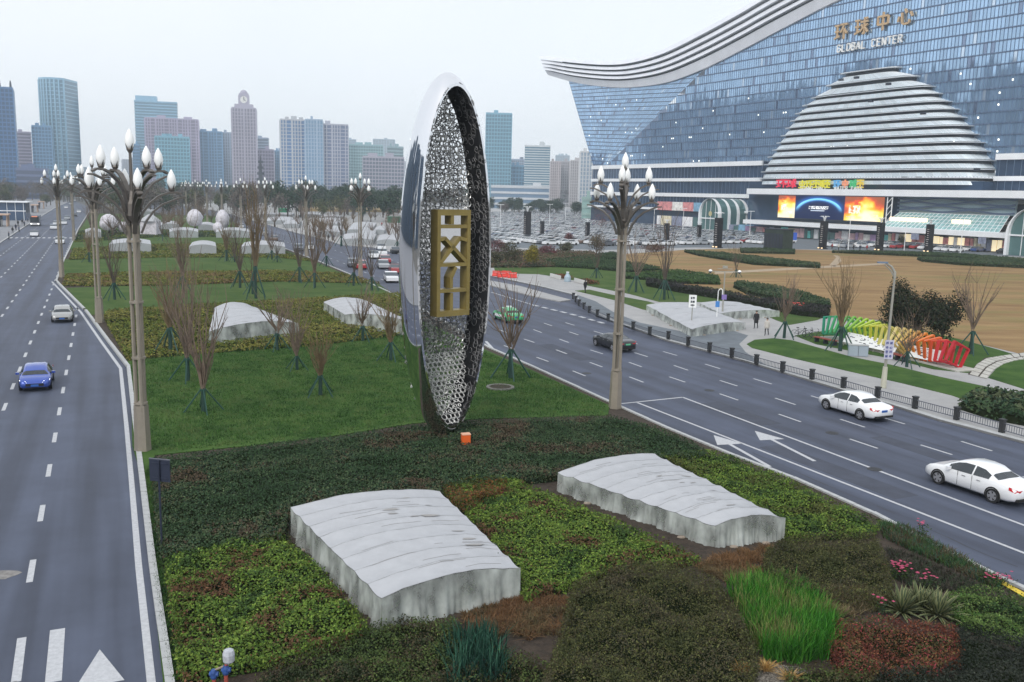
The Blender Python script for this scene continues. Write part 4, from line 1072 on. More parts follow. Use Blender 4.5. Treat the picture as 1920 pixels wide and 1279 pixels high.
KL = ['dark evergreen tree in the belt of trees below the skyline', 'dark evergreen tree in the belt of trees below the skyline', 'bare brown winter tree in the belt of trees below the skyline', 'bare brown winter tree in the belt of trees below the skyline', 'olive green tree in the belt of trees below the skyline']
belt = []
for i in range(260):
    x = random.uniform(-20, 772); Y = random.uniform(380, 760) if x > 160 else random.uniform(520, 800)
    if 40 < x < 175 and Y < 640: Y = random.uniform(640, 800)
    if x < 330: kd = random.choice((2, 3, 2, 4, 0))
    elif x < 560: kd = random.choice((2, 3, 2, 0, 1, 4))
    else: kd = random.choice((0, 1, 0, 1, 4, 2))
    p = at_depth(x, 380, Y); wh = next(w for lim, w in ((60, 'the navy tower'), (160, 'the bowed teal tower'), (255, 'the gap left of the stepped teal tower'), (375, 'the pink stone block'), (438, 'the blue slabs left of the clock tower'), (520, 'the clock tower'), (600, 'the left half of the striped slab'), (660, 'the right half of the striped slab'), (900, 'the brown office block')) if x < lim)
    belt.append(far_tree((p.x, p.y, .1), kd, random.uniform(.85, 1.3), KL[kd].replace('in the belt of trees below the skyline', 'below '+wh), 'belt of trees below the skyline'))
for i in range(34):
    x = random.uniform(918, 1100); Y = random.uniform(560, 640); kd = random.choice((0, 1, 0, 1, 2)); p = at_depth(x, 380, Y)
    far_tree((p.x, p.y, .1), kd, random.uniform(.55, .8), KL[kd].replace('belt of trees below the skyline', 'row of trees behind the car park'), 'row of trees behind the car park')
# farther wooded mass that closes the horizon
mbk = []
rngf = np.random.default_rng(4); n = 26000
xx = rngf.uniform(-1500, 1500, n); yy = rngf.uniform(1150, 1500, n); zz = rngf.uniform(0, 1, n)**.7*17*(.6+.6*vnoise(xx, yy, 60, 3))
cc = np.array(EV+BR)[rngf.integers(0, 8, n)]
o = link('far_woods', leaves_mesh('far_woods', np.stack([xx, yy, zz], 1), np.tile([0, -1, .6], (n, 1)).astype(float), 6.0, cc, m_leafc, .7, .6)); tag(o, 'distant woods closing the horizon under the towers', 'woods', kind='stuff')

# ------------------------------------------------------------------ car park
m_tyre = mat('tyre_rubber', (.012, .012, .013), .8); m_cglass = mat('car_glass', (.02, .028, .035), .06, spec=.8)
m_cg2 = mat('car_glass_small', (.07, .085, .10), .1, spec=.8)
PAINT = {'white': (.84, .85, .86), 'silver': (.42, .44, .46), 'black': (.012, .013, .016), 'grey': (.12, .13, .15), 'blue': (.03, .07, .22), 'red': (.36, .02, .025), 'brown': (.16, .10, .07)}
pm_ = {k: mat('car_paint_'+k, v, .28, .1 if k in ('silver', 'grey') else 0, coat=.6) for k, v in PAINT.items()}
def small_car(col):
    mb = MB().use(pm_[col])
    prof = [(-2.25, .30), (-2.25, .78), (-1.35, .95), (-.75, 1.42), (.75, 1.46), (1.55, 1.0), (2.2, .92), (2.28, .3)]
    w = .86
    for s in (-1, 1): mb.poly([(x, s*w, z) for x, z in (prof if s < 0 else prof[::-1])])
    for i, ((x0, z0), (x1, z1)) in enumerate(zip(prof, prof[1:])):
        mb.use(m_cg2 if i in (2, 4) else pm_[col]); mb.poly([(x0, -w, z0), (x0, w, z0), (x1, w, z1), (x1, -w, z1)])
    mb.use(m_cg2)
    for s in (-1, 1): mb.poly([(x, s*(w+.012), z) for x, z in ((-1.15, .98), (-.65, 1.35), (.72, 1.38), (1.32, 1.02))][::s])
    mb.use(m_tyre)
    for x in (-1.4, 1.4):
        for s in (-1, 1): mb.box((x, s*.80, .31), (.6, .18, .6))
    return mb.mesh('car_body')
scm = {c: small_car(c) for c in PAINT}
wc = ['white']*75+['silver']*17+['black']*14+['grey']*12+['blue']*4+['red']*3+['brown']*4
park_poly = gp([(908, 402), (1100, 395), (1235, 408), (1380, 428), (1480, 440), (1480, 461), (1400, 459), (1300, 460), (1190, 463), (1060, 461), (908, 458)])
park_poly2 = gp([(1560, 466), (1560, 456), (1650, 460), (1700, 461), (1930, 470), (1930, 483), (1760, 471), (1660, 466)])
spots = []
d_along = DU; d_acr = DN
for r in range(-50, 60):
    for k in range(-150, 130):
        base = P0+d_along*(k*2.55)+d_acr*(24+(r//2)*14.2+(r % 2)*5.3)
        spots.append((base.x, base.y, r))
sp = np.array(spots); ok = in_poly(park_poly, sp[:, 0], sp[:, 1]) | in_poly(park_poly2, sp[:, 0], sp[:, 1])
sp = sp[ok]; sp = sp[RNG.random(len(sp)) < .93]
sp = sp[np.argsort(np.hypot(sp[:, 0], sp[:, 1]))]
ang0 = math.atan2(DN.y, DN.x)
def park_where(x, y):
    v = Vector((x, y, -CAM_H)); px = CX+F_PX*v.dot(RGT)/v.dot(FWD)
    for lim, w in ((985, 'between the egg and the large black column'), (1045, 'around the small column by the yellow conifer'), (1110, 'left of the far small black column'), (1185, 'behind the right kerb lamp'), (1255, 'left of the slim column'), (1320, 'between the two columns by the arched porch'), (1385, 'just before the arched porch'), (1450, 'left of the green cabin'), (1545, 'between the green cabin and the first screen column')):
        if px < lim: return w
    return 'right of the screen columns'
bulk = []
for i, (x, y, r) in enumerate(sp):
    col = random.choice(wc); a = ang0+(math.pi if random.random() < .4 else 0)+random.gauss(0, .03)
    if i < 285:
        o = link('parked_car', scm[col], None, (x+random.gauss(0, .12), y+random.gauss(0, .2), .126), a); tag(o, f'{col} car in the crowded car park, '+park_where(x, y), 'car', 'cars in the mall car park')
    else: bulk.append((col, x, y, a))
print('PARK', len(sp), len(bulk))
byc = MB()
for col, x, y, a in bulk:
    me = scm[col]; base = len(byc.v); cs, sn = math.cos(a), math.sin(a)
    for v in me.vertices: byc.v.append((x+v.co.x*cs-v.co.y*sn, y+v.co.x*sn+v.co.y*cs, .126+v.co.z))
    mids = []
    for m in me.materials:
        if m not in byc.mats: byc.mats.append(m)
        mids.append(byc.mats.index(m))
    for p in me.polygons: byc.f.append(tuple(base+i for i in p.vertices)); byc.m.append(mids[p.material_index])
o = byc.build('parked_cars_mass'); tag(o, 'hundreds of small parked cars at the far end of the mall car park', 'parked cars', kind='stuff')
# slim white lamp posts between the rows
def park_lamp():
    t = thing('car_park_lamp', 'slim white lamp post among the parked cars', 'lamp post', group='lamp posts in the car park')
    MB().use(m_white).tube([(0, 0, 0), (0, 0, 9)], [.11, .07], 6).build('post', t); MB().use(m_white).box((0, 0, 9), (2.4, .25, .15)).build('lamp_head', t); return t
pl = park_lamp()
for i, (x, y) in enumerate(((938, 432), (1030, 425), (1060, 418), (1180, 428), (1225, 440), (1280, 436), (1405, 447), (1590, 470), (1695, 470), (1800, 478))):
    o = pl if i == 0 else copy_tree(pl); o.location = G(x, y, .126)

# ------------------------------------------------------------------ the air
mb = MB(); mb.box((0, 950, 81), (3600, 2800, 164)); hz = mb.build('haze'); hz['kind'] = 'stuff'; hz['label'] = 'thin bluish winter haze over the city'
m = bpy.data.materials.new('haze_air'); m.use_nodes = True; t = m.node_tree; t.nodes.remove(t.nodes['Principled BSDF'])
vol = t.nodes.new('ShaderNodeVolumePrincipled'); vol.inputs['Color'].default_value = (.84, .93, 1.0, 1); vol.inputs['Density'].default_value = 0.00028
vol.inputs['Anisotropy'].default_value = 0.2
t.links.new(vol.outputs['Volume'], t.nodes['Material Output'].inputs['Volume']); hz.data.materials.append(m)
# ================================================================== STEEL EGG SCULPTURE
m_chrome = mat('polished_steel', (.80, .81, .83), .045, 1.0)
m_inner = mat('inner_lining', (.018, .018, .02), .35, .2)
m_ring = mat('ring_steel', (.66, .66, .65), .28, .75)
m_ringd = mat('ring_steel_dull', (.20, .20, .205), .4, .5)
m_bronze = mat('frame_bronze', (.27, .205, .06), .45, .3, var=.15, scale=1.2)
EB = G(832, 812, 0.3)
egg = thing('egg_sculpture', 'tall polished steel egg ring sculpture with a lattice of rings and a bronze character frame', 'sculpture', (EB.x, EB.y, 0))
view = Vector((-EB.x, -EB.y, 0)).normalized()                    # towards the drone
PHI = math.radians(35)
en = Matrix.Rotation(PHI, 3, 'Z') @ view                          # the open face looks a little to the right
et = Vector((-en.y, en.x, 0))                                     # along the face, to the right
if et.dot(Vector((1, 0, 0))) < 0: et = -et
if en.dot(Vector((1, 0, 0))) < 0: en = Matrix.Rotation(-PHI, 3, 'Z') @ view
et = Vector((-en.y, en.x, 0))
if et.x < 0: et = -et
EH = height_at(842, 135, EB); BZ = (EH-0.15)/2; CZ = 0.15+BZ; EA = 2.45; ED = 0.85
LEAN = Vector((0, 0, 0))
def ep(t, n, z): return et*t+en*n+Vector((0, 0, CZ+z))
def shell(ra, rb, d, m, name, parent, ns=72, nk=12, flip=False):
    mb = MB().use(m); rows = []
    for i in range(nk+1):
        s = -d+2*d*i/nk; k = math.sqrt(max(0, 1-(s/EA)**2))
        rows.append([ep(ra*k*math.cos(a), s, rb*k*math.sin(a)) for a in np.linspace(0, 2*math.pi, ns+1)[:-1]])
    mb.grid(rows, close=True); return mb.build(name, parent, None, True)
shell(EA, BZ, ED, m_chrome, 'outer_shell', egg)
TH = .13
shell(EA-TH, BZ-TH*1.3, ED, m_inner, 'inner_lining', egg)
for s in (-ED, ED):
    k = math.sqrt(1-(s/EA)**2); mb = MB().use(m_chrome)
    A = [ep(EA*k*math.cos(a), s, BZ*k*math.sin(a)) for a in np.linspace(0, 2*math.pi, 73)[:-1]]
    B = [ep((EA-TH)*k*math.cos(a), s, (BZ-TH*1.3)*k*math.sin(a)) for a in np.linspace(0, 2*math.pi, 73)[:-1]]
    mb.grid([A, B], close=True); mb.build('rim', egg)
# rings: one mesh shape reused
def ring_mesh(name, r, w, m, n=12, star=0):
    mb = MB().use(m); P = [(1, 0), (0, 0.5), (-1, 0), (0, -.5)]; rows = []
    for i in range(n):
        a = 2*math.pi*i/n; q = 1+(star*(1 if i % 2 else -1))
        rows.append([Vector(((r*q+x*w)*math.cos(a), (r*q+x*w)*math.sin(a), y*w*2.4)) for x, y in P])
    rows.append(rows[0]); mb.grid(rows, close=True); return mb.mesh(name)
m_ringw = mat('ring_wall', (.20, .20, .202), .5, .2); m_ring_sky = mat('ring_sky_tone', (.72, .72, .70), .4, .3)
ringsw = [ring_mesh('ring', .20, .016, m_ringw), ring_mesh('ring', .14, .015, m_ringw), ring_mesh('ring', .09, .015, m_ringw, 8), ring_mesh('ring', .19, .018, m_ringw, 10, .15)]
ringsb = [ring_mesh('ring', .15, .026, m_ring_sky), ring_mesh('ring', .15, .028, m_ring_sky, 12, .2), ring_mesh('ring', .09, .024, m_ring_sky, 8)]
rings = [ring_mesh('ring', .18, .028, m_ring), ring_mesh('ring', .145, .026, m_ring), ring_mesh('ring', .12, .02, m_ring, 10), ring_mesh('ring', .20, .028, m_ring, 12, .16), ring_mesh('ring', .19, .03, m_ring, 8, 0)]
ringsd = [ring_mesh('ring', .21, .022, m_ringd), ring_mesh('ring', .15, .02, m_ringd), ring_mesh('ring', .09, .02, m_ringd, 8), ring_mesh('ring', .18, .026, m_ringd, 10, .18)]
spots = []
kb = math.sqrt(1-(ED/EA)**2)
fw, fh = 1.04, 2.74; FT0 = .22; FZ = (height_at(846, 395, EB)+height_at(846, 590, EB))/2-CZ
def inframe(t, z, pad=0.): return abs(t-FT0-.50) < fw-.12+pad and abs(z-FZ) < fh+pad
gx = .275; nr = 0
for j in range(-39, 40):
    for i in range(-10, 11):
        t = (i+(.5 if j % 2 else 0))*gx; z = j*gx*.86
        if (t/((EA-TH)*kb))**2+(z/((BZ-.2)*kb))**2 > 1.0 or inframe(t, z, .05): continue
        bow = 0.28*(1-(t/2.3)**2)*0                    # back lattice is flat
        spots.append((ep(t+random.gauss(0, .03), -ED+.10+random.uniform(-.05, .08), z+random.gauss(0, .03)), en, random.choice((0, 0, 1, 3, 4)), random.random() < .55))
for j in range(-33, 34):                               # second, denser layer behind
    for i in range(-10, 11):
        t = (i+.25)*gx*1.05; z = (j+.5)*gx*1.0
        if (t/((EA-TH)*kb))**2+(z/((BZ-.2)*kb))**2 > .98 or inframe(t, z, .02): continue
        spots.append((ep(t, -ED-.06, z), en, random.choice((0, 1, 2, 3)), False))
for a in np.arange(0, 2*math.pi, .0205):               # rings welded on the lining
    for s in (-.62, -.28, .06, .40, .70):
        if random.random() < .12: continue
        k = math.sqrt(1-(s/EA)**2); aa = a+random.gauss(0, .004)+(0.01 if s in (-.28, .40) else 0)
        ca, sa = math.cos(aa), math.sin(aa)
        # keep ring pitch even along the tall ellipse
        L = math.hypot((EA-TH)*sa, (BZ-TH)*ca)*.0205
        if random.random() > L/.34+.03: continue
        p = ep((EA-TH-.022)*k*ca, s+random.gauss(0, .03), (BZ-TH*1.3-.022)*k*sa)
        nrm = (et*(-ca/EA)+Vector((0, 0, -sa/BZ))).normalized()
        spots.append((p, nrm, random.choice((0, 1, 2, 3)), 'wall'))
# bowl of rings at the foot, sky reflection painted in as paler steel
for j in range(15):
    for i in range(-7, 8):
        t = (i+(.5 if j % 2 else 0))*.28; zz = -BZ*kb+.40+j*.235; n_ = ED-.12-j*.10
        if (t/((EA-.2)*kb))**2+(zz/((BZ-.25)*kb))**2 > 1: continue
        spots.append((ep(t, n_, zz), (en*.75+Vector((0, 0, .66))).normalized(), random.choice((0, 1, 1, 2)), 'bowl'))
print('RINGS', len(spots))
mass = MB()
def _rot(nrm):
    return nrm.to_track_quat('Z', 'Y').to_matrix() @ Matrix.Rotation(random.uniform(0, 6.28), 3, 'Z')
random.shuffle(spots)
for q, (p, nrm, kind, bright) in enumerate(spots):
    me = ringsw[kind] if bright == 'wall' else ringsb[kind] if bright == 'bowl' else (rings if bright else ringsd)[kind if bright or kind < 4 else 0]
    R3 = _rot((nrm+Vector((random.gauss(0, .05), random.gauss(0, .05), random.gauss(0, .05)))).normalized())
    if q < 300:
        o = link('ring', me, egg, p); o.rotation_euler = R3.to_euler()
    else:
        b = len(mass.v); mass.use(me.materials[0])
        mass.v.extend([tuple(R3 @ v.co + p) for v in me.vertices])
        for f in me.polygons: mass.face([b+i for i in f.vertices])
o = mass.build('ring_lattice', egg); o['kind'] = 'stuff'
# bronze frame: strokes of a seal-like character, deep like a window box
def fbeam(x0, y0, x1, y1, w=.26, dep=.58, nm='stroke'):
    a = ep(FT0-fw+2*fw*x0, .12, FZ+fh-2*fh*y0); b = ep(FT0-fw+2*fw*x1, .12, FZ+fh-2*fh*y1)
    d = (b-a).normalized(); MB().use(m_bronze).box((a+b)/2, (w, (b-a).length+w*.0, dep), axes=(d.cross(en), d, en)).build(nm, fr)
fr = MB().use(m_bronze)
for (x0, x1, z0, z1) in ((-fw, -fw+.20, FZ-fh, FZ+fh), (fw-.20, fw, FZ-fh, FZ+fh)):
    fr.box(ep(FT0+(x0+x1)/2, .12, (z0+z1)/2), (x1-x0, .62, z1-z0), axes=(et, en, ZA))
for z in (FZ-fh+.15, FZ+fh-.14):
    fr.box(ep(FT0, .12, z), (2*fw-.402, .62, .3), axes=(et, en, ZA))
fr = fr.build('character_frame', egg)
for st in ((.09, .155, .91, .155), (.45, .05, .45, .135), (.09, .275, .27, .262), (.24, .262, .90, .49), (.70, .262, .12, .49), (.68, .262, .91, .285), (.09, .512, .91, .512), (.58, .535, .44, .635), (.44, .63, .44, .735), (.09, .757, .91, .757), (.45, .78, .45, .95)):
    fbeam(*st, w=.18)
# dark footing hidden in the hedge
MB().use(m_inner).box((0, 0, .1), (1.6, 1.2, .3)).build('footing', egg)
# orange marker box in the hedge
ob = thing('marker_box', 'small bright orange box standing in the dark hedge by the egg sculpture', 'box', G(873, 842, .1), .3)
m_or = mat('orange_plastic', (.75, .12, .015), .5)
MB().use(m_or).box((0, 0, .52), (.42, .34, .5)).build('case', ob); MB().use(mat('lid_pale', (.8, .45, .3), .5)).box((0, 0, .795), (.45, .37, .05)).build('lid', ob)
MB().use(m_dark).tube([(0, 0, 0), (0, 0, .3)], .05, 6).build('stem', ob)

# ================================================================== MAGNOLIA LAMPS
m_post = mat('lamp_post_metal', (.30, .265, .215), .5, .25, var=.08, scale=2); m_arm = mat('lamp_arm_metal', (.15, .135, .12), .45, .4)
m_bulb = mat('lamp_globe_glass', (.84, .85, .84), .35, emit=.12)
def globe_mesh(h=.90, r=.215):
    return MB().use(m_bulb).lathe([(r*.55, 0), (r*.85, h*.16), (r, h*.38), (r*.82, h*.64), (r*.42, h*.86), (.02, h)], n=10).mesh('lamp_globe', True)
def calyx_mesh(r=.20):
    mb = MB().use(m_arm).lathe([(.07, -.2), (r*.8, -.04), (r*.7, .02)], n=8)
    for k in range(4):
        a = math.pi/2*k+.4; c, s = math.cos(a), math.sin(a)
        mb.poly([(r*.75*math.cos(a-.24), r*.75*math.sin(a-.4), -.03), (r*.75*math.cos(a+.24), r*.75*math.sin(a+.24), -.03), (r*1.2*c, r*1.2*s, .26)])
        mb.poly([(r*.7*math.cos(a-.4), r*.7*math.sin(a-.4), -.02), (r*1.12*c, r*1.12*s, .24), (r*.7*math.cos(a+.4), r*.7*math.sin(a+.4), -.02)])
    return mb.mesh('calyx')
gm, cm = globe_mesh(), calyx_mesh()
def magnolia():
    t = thing('magnolia_lamp', 'tall lamp', 'street lamp')
    for k in range(3):
        a = 2*math.pi*k/3+.5; c, s = math.cos(a)*.22, math.sin(a)*.22
        MB().use(m_post).tube([(c, s, 0), (c, s, 11.4), (c*.8, s*.8, 12.2)], [.105, .095, .08], 7).build('pole', t)
    MB().use(m_post).tube([(0, 0, 0), (0, 0, 2.3)], [.40, .34], 6).build('base_sheath', t)
    for z in (2.35, 4.6, 7.3, 10.2): MB().use(m_post).lathe([(.33, 0), (.33, .1)], (0, 0, z), 8).build('collar', t)
    MB().use(m_arm).lathe([(.20, 0), (.34, .25), (.30, .8), (.12, 1.4)], (0, 0, 11.2), 8).build('head_cup', t)
    for lv, (z0, r, z1, ph) in enumerate(((11.0, 1.80, 12.75, 0.0), (12.0, 1.42, 13.75, .35))):
        for k in range(4):
            a = math.pi/2*k+ph; c, s = math.cos(a), math.sin(a); mb = MB().use(m_arm)
            dz = z1-.16-z0; pt = lambda fr, fz: Vector((c*r*fr, s*r*fr, z0+dz*fz))
            P = [Vector((c*.2, s*.2, z0)), pt(.24, .36), pt(.42, .64), pt(.66, .86), pt(.90, .97), Vector((c*(r+.22), s*(r+.22), z0+dz*.99)), Vector((c*(r+.42), s*(r+.42), z0+dz*.92))]
            for p, q in zip(P, P[1:]): mb.beam(p, q, .24, .09)
            Q = [p+Vector((c*.16, s*.16, -.38)) for p in P[:-2]]+[P[-2]+Vector((c*.14, s*.14, -.26)), P[-1]+Vector((c*.2, s*.2, -.14))]
            for p, q in zip(Q, Q[1:]): mb.beam(p, q, .20, .08)
            arm = mb.build('lamp_arm', t)
            g = Vector((c*r, s*r, z1)); link('lamp_globe', gm, arm, g); link('calyx', cm, arm, g)
    MB().use(m_arm).tube([(0, 0, 12.0), (0, 0, 14.45)], [.09, .06], 6).build('spire', t)
    link('lamp_globe', gm, t, (0, 0, 14.55)); link('calyx', cm, t, (0, 0, 14.55))
    return t
mg = magnolia()
LP_ = [(268, 845, .55, 'nearest tall lamp with white bud globes, on the left kerb in front of the skyline'), (187, 605, .75, 'second tall bud lamp along the left kerb, rising behind the nearest one'), (116, 520, .3, 'third tall bud lamp at the corner of the left kerb where the lay-by begins'), (139, 452, .6, 'fourth bud lamp on the left kerb, beyond the corner lamp'), (1153, 765, 1.0, 'tall bud lamp on the right kerb in front of the glass mall'),
       (676, 519, .9, 'tall bud lamp on the right kerb just left of the steel egg'), (575, 481, .4, 'bud lamp on the right kerb in front of the striped slab'), (499, 456, .2, 'bud lamp on the right kerb below the radio mast'), (453, 441, .7, 'bud lamp on the right kerb below the clock tower'), (417, 428, .1, 'small far bud lamp left of the clock tower lamp'), (389, 418, .5, 'tiny bud lamp, third from the far end of the right kerb row'), (368, 411, .8, 'tiny bud lamp, second from the far end of the right kerb row'), (350, 405, .2, 'tiny bud lamp, farthest of the right kerb row')]
for i, (x, y, rz, lb) in enumerate(LP_):
    o = mg if i == 0 else copy_tree(mg); o.location = G(x, y, .12); o.rotation_euler = (0, 0, rz); o['label'] = lb; o['group'] = 'magnolia lamps along the median'
# ================================================================== HEDGES, SHRUBS, GRASSES
def sample_poly(P, n):
    xs = [p[0] for p in P]; ys = [p[1] for p in P]; x0, x1, y0, y1 = min(xs), max(xs), min(ys), max(ys)
    A = abs(sum(P[i][0]*P[(i+1) % len(P)][1]-P[(i+1) % len(P)][0]*P[i][1] for i in range(len(P))))/2
    k = int(n*(x1-x0)*(y1-y0)/max(A, 1e-6)*1.02)+8
    x = RNG.uniform(x0, x1, k); y = RNG.uniform(y0, y1, k); ok = in_poly(P, x, y)
    return x[ok][:n], y[ok][:n], A
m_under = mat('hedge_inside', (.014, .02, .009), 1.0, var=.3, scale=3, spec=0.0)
GB = [(.040, .075, .014), (.060, .105, .018), (.085, .135, .024), (.115, .160, .030), (.030, .058, .016), (.14, .17, .045)]
GBR = [(.075, .040, .022), (.055, .065, .018), (.035, .066, .014), (.070, .115, .020), (.105, .150, .028), (.055, .098, .018), (.026, .05, .014)]
DK = [(.020, .040, .018), (.027, .052, .024), (.036, .060, .028), (.048, .070, .034), (.022, .044, .026), (.062, .075, .04)]
DKR = DK+[(.06, .045, .03)]
OLV = [(.034, .040, .016), (.050, .056, .022), (.066, .070, .028), (.046, .040, .022), (.080, .085, .03), (.030, .036, .018), (.058, .052, .03)]
RED = [(.075, .024, .018), (.11, .035, .025), (.15, .06, .03), (.05, .03, .018), (.10, .075, .03), (.17, .035, .04)]
YGR = [(.085, .105, .022), (.12, .125, .028), (.06, .085, .02), (.10, .085, .03), (.14, .14, .035)]
def hedge(name, label, cat, px, h, dens, size, cols, seed, bump=.12, base=.1, patch=1.6, jitter=.55, group=None, wts=None, spread=.2, aspect=.55, flat=False, kind=None, up=1.0, bsc=.9):
    """a clipped planting: solid dark inside + thousands of leaves over its top and flanks. px traces the TOP outline."""
    P = [(q.x, q.y) for q in gp(px, h)]
    x, y, A = sample_poly(P, 10); n = int(A*dens)
    x, y, A = sample_poly(P, n)
    hz_ = h-.06+bump*(vnoise(x, y, bsc, seed)-.5)*2+bump*.6*(vnoise(x, y, .28, seed+3)-.5)*2
    z = hz_-np.abs(RNG.normal(0, .05+bump*.45, len(x)))
    N = np.tile([0, -.12, up], (len(x), 1)).astype(float)
    C = [np.stack([x, y, z], 1)]; NN = [N]
    # flanks
    for i in range(len(P)):
        a = np.array(P[i]); b = np.array(P[(i+1) % len(P)]); L = np.linalg.norm(b-a)
        k = int(L*(h-base)*dens*.8)
        if k < 1: continue
        t = RNG.random(k)[:, None]; q = a+(b-a)*t; d = (b-a)/L
        area = sum(P[j][0]*P[(j+1) % len(P)][1]-P[(j+1) % len(P)][0]*P[j][1] for j in range(len(P)))
        nn = np.array([d[1], -d[0]])*(1 if area > 0 else -1)
        q = q+nn*RNG.normal(.0, .07, (k, 1)); zz = RNG.uniform(base, h, k)
        C.append(np.concatenate([q, zz[:, None]], 1)); NN.append(np.concatenate([np.tile(nn, (k, 1)), np.full((k, 1), .35)], 1))
    C = np.concatenate(C); NN = np.concatenate(NN)
    cols_ = palette(C[:, 0], C[:, 1], cols, seed, patch, spread, wts)*(1.5 if seed in (2, 3, 4) else 1.3)
    t = thing(name, label, cat, (P[0][0], P[0][1], 0), group=group)
    if kind: t['kind'] = kind
    C = C-np.array([P[0][0], P[0][1], 0])
    o = link('foliage', leaves_mesh('foliage', C, NN, size, cols_, m_leafc, aspect, jitter), t); o['kind'] = 'stuff'
    # body, a little inside the leaves
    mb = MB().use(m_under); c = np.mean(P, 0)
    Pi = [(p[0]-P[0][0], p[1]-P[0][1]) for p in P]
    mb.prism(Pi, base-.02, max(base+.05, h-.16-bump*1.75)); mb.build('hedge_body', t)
    return t
hedge('dark_hedge', 'large dark blue green clipped hedge round the foot of the egg', 'hedge',
      [(288, 856), (470, 833), (620, 816), (780, 792), (900, 784), (1140, 776), (1225, 796), (1300, 826), (1325, 845), (1235, 850), (1140, 860), (1050, 882), (975, 890), (900, 896), (830, 905), (826, 918), (700, 922), (620, 935), (540, 962), (530, 1000), (455, 1005), (305, 1036), (298, 980), (288, 880)], .62, 300, .10, DKR, 1, bump=.07, patch=2.0)
hedge('bright_hedge', 'yellow green leafy hedge beside the left road, with red brown patches', 'hedge',
      [(312, 1042), (455, 1006), (528, 998), (548, 1020), (600, 1062), (640, 1110), (688, 1162), (655, 1182), (520, 1226), (430, 1240), (345, 1262), (338, 1240), (322, 1120)], .55, 520, .10, GBR, 2, bump=.16, patch=1.0, wts=[1.2, 1, 1.4, 2, 1.6, 1.6, 1])
hedge('bright_hedge', 'yellow green hedge filling the gap between the two white plant covers', 'hedge',
      [(832, 912), (890, 890), (962, 892), (1000, 910), (1044, 925), (1130, 962), (1240, 1008), (1312, 1040), (1250, 1048), (1170, 1056), (1080, 1086), (985, 1112), (976, 1062), (930, 1010), (870, 950)], .50, 470, .095, GBR, 3, bump=.12, patch=1.1, wts=[.9, 1, 1.4, 2, 1.8, 1.6, 1])
hedge('bright_hedge', 'olive green hedge along the right road, right of the second plant cover', 'hedge',
      [(1238, 848), (1330, 842), (1372, 852), (1500, 905), (1648, 975), (1636, 992), (1560, 996), (1478, 1000), (1472, 968), (1350, 905)], .50, 430, .095, GBR[1:], 4, bump=.13, patch=1.0)
hedge('rust_shrub', 'rust brown shrub at the back corner of the left plant cover', 'shrub',
      [(830, 908), (880, 893), (950, 896), (945, 915), (905, 920), (880, 945), (860, 940)], .68, 300, .10, [(.09, .035, .018), (.07, .055, .018), (.12, .05, .02), (.05, .06, .016)], 5, bump=.15)
hedge('olive_shrub', 'broad dark olive fine-leaved shrub mass in the lower middle', 'shrub',
      [(1075, 1092), (1130, 1064), (1200, 1048), (1290, 1052), (1345, 1085), (1372, 1125), (1395, 1165), (1420, 1220), (1405, 1279), (1020, 1279), (1045, 1215), (1066, 1140)], .8, 1100, .06, OLV, 6, bump=.3, patch=1.2, jitter=.8, bsc=1.3)
hedge('olive_shrub', 'smaller dark olive shrub mass below the right plant cover', 'shrub',
      [(1438, 1028), (1478, 1003), (1560, 996), (1640, 998), (1662, 1050), (1672, 1105), (1600, 1102), (1530, 1098), (1470, 1090), (1440, 1062)], .8, 1100, .06, OLV, 7, bump=.26, patch=1.0, jitter=.8, bsc=1.1)
hedge('low_shrub', 'mixed green and brown low shrubs along the bottom edge by the plant cover corner', 'shrub',
      [(500, 1250), (600, 1212), (690, 1170), (750, 1152), (850, 1160), (880, 1190), (960, 1215), (1030, 1240), (1030, 1290), (470, 1290)], .5, 800, .07, [(.035, .055, .02), (.05, .075, .022), (.065, .09, .028), (.042, .036, .02), (.06, .05, .03), (.03, .04, .02)], 8, bump=.24, patch=.8, jitter=.8)
hedge('red_shrub', 'reddish brown shrub in front of the spiky plant at the lower right', 'shrub',
      [(1568, 1160), (1640, 1152), (1720, 1165), (1790, 1168), (1800, 1225), (1760, 1245), (1660, 1250), (1575, 1238), (1558, 1200)], .6, 950, .065, RED+[(.06, .06, .025)], 9, bump=.22, patch=.7, jitter=.8)
hedge('dark_shrub', 'near black shrub filling the bottom right corner', 'shrub',
      [(1800, 1165), (1860, 1175), (1930, 1195), (1930, 1290), (1640, 1290), (1650, 1256), (1765, 1250), (1806, 1228)], .7, 700, .07, [(.014, .02, .014), (.022, .028, .02), (.03, .034, .026), (.02, .024, .02)], 10, bump=.25, jitter=.8)
hedge('low_shrub', 'mixed green shrub along the bottom edge left of the dark corner shrub', 'shrub',
      [(1480, 1245), (1560, 1242), (1640, 1256), (1640, 1290), (1480, 1290)], .45, 750, .07, [(.035, .055, .02), (.06, .085, .025), (.05, .045, .022)], 11, bump=.2, jitter=.8)
hedge('grassy_shrub', 'bushy green ground shrub by the kerb at the right edge', 'shrub',
      [(1780, 1112), (1830, 1095), (1880, 1100), (1930, 1120), (1930, 1192), (1860, 1172), (1800, 1150)], .55, 900, .07, [(.04, .085, .022), (.07, .12, .03), (.09, .13, .04), (.03, .06, .02)], 12, bump=.22, jitter=.8)
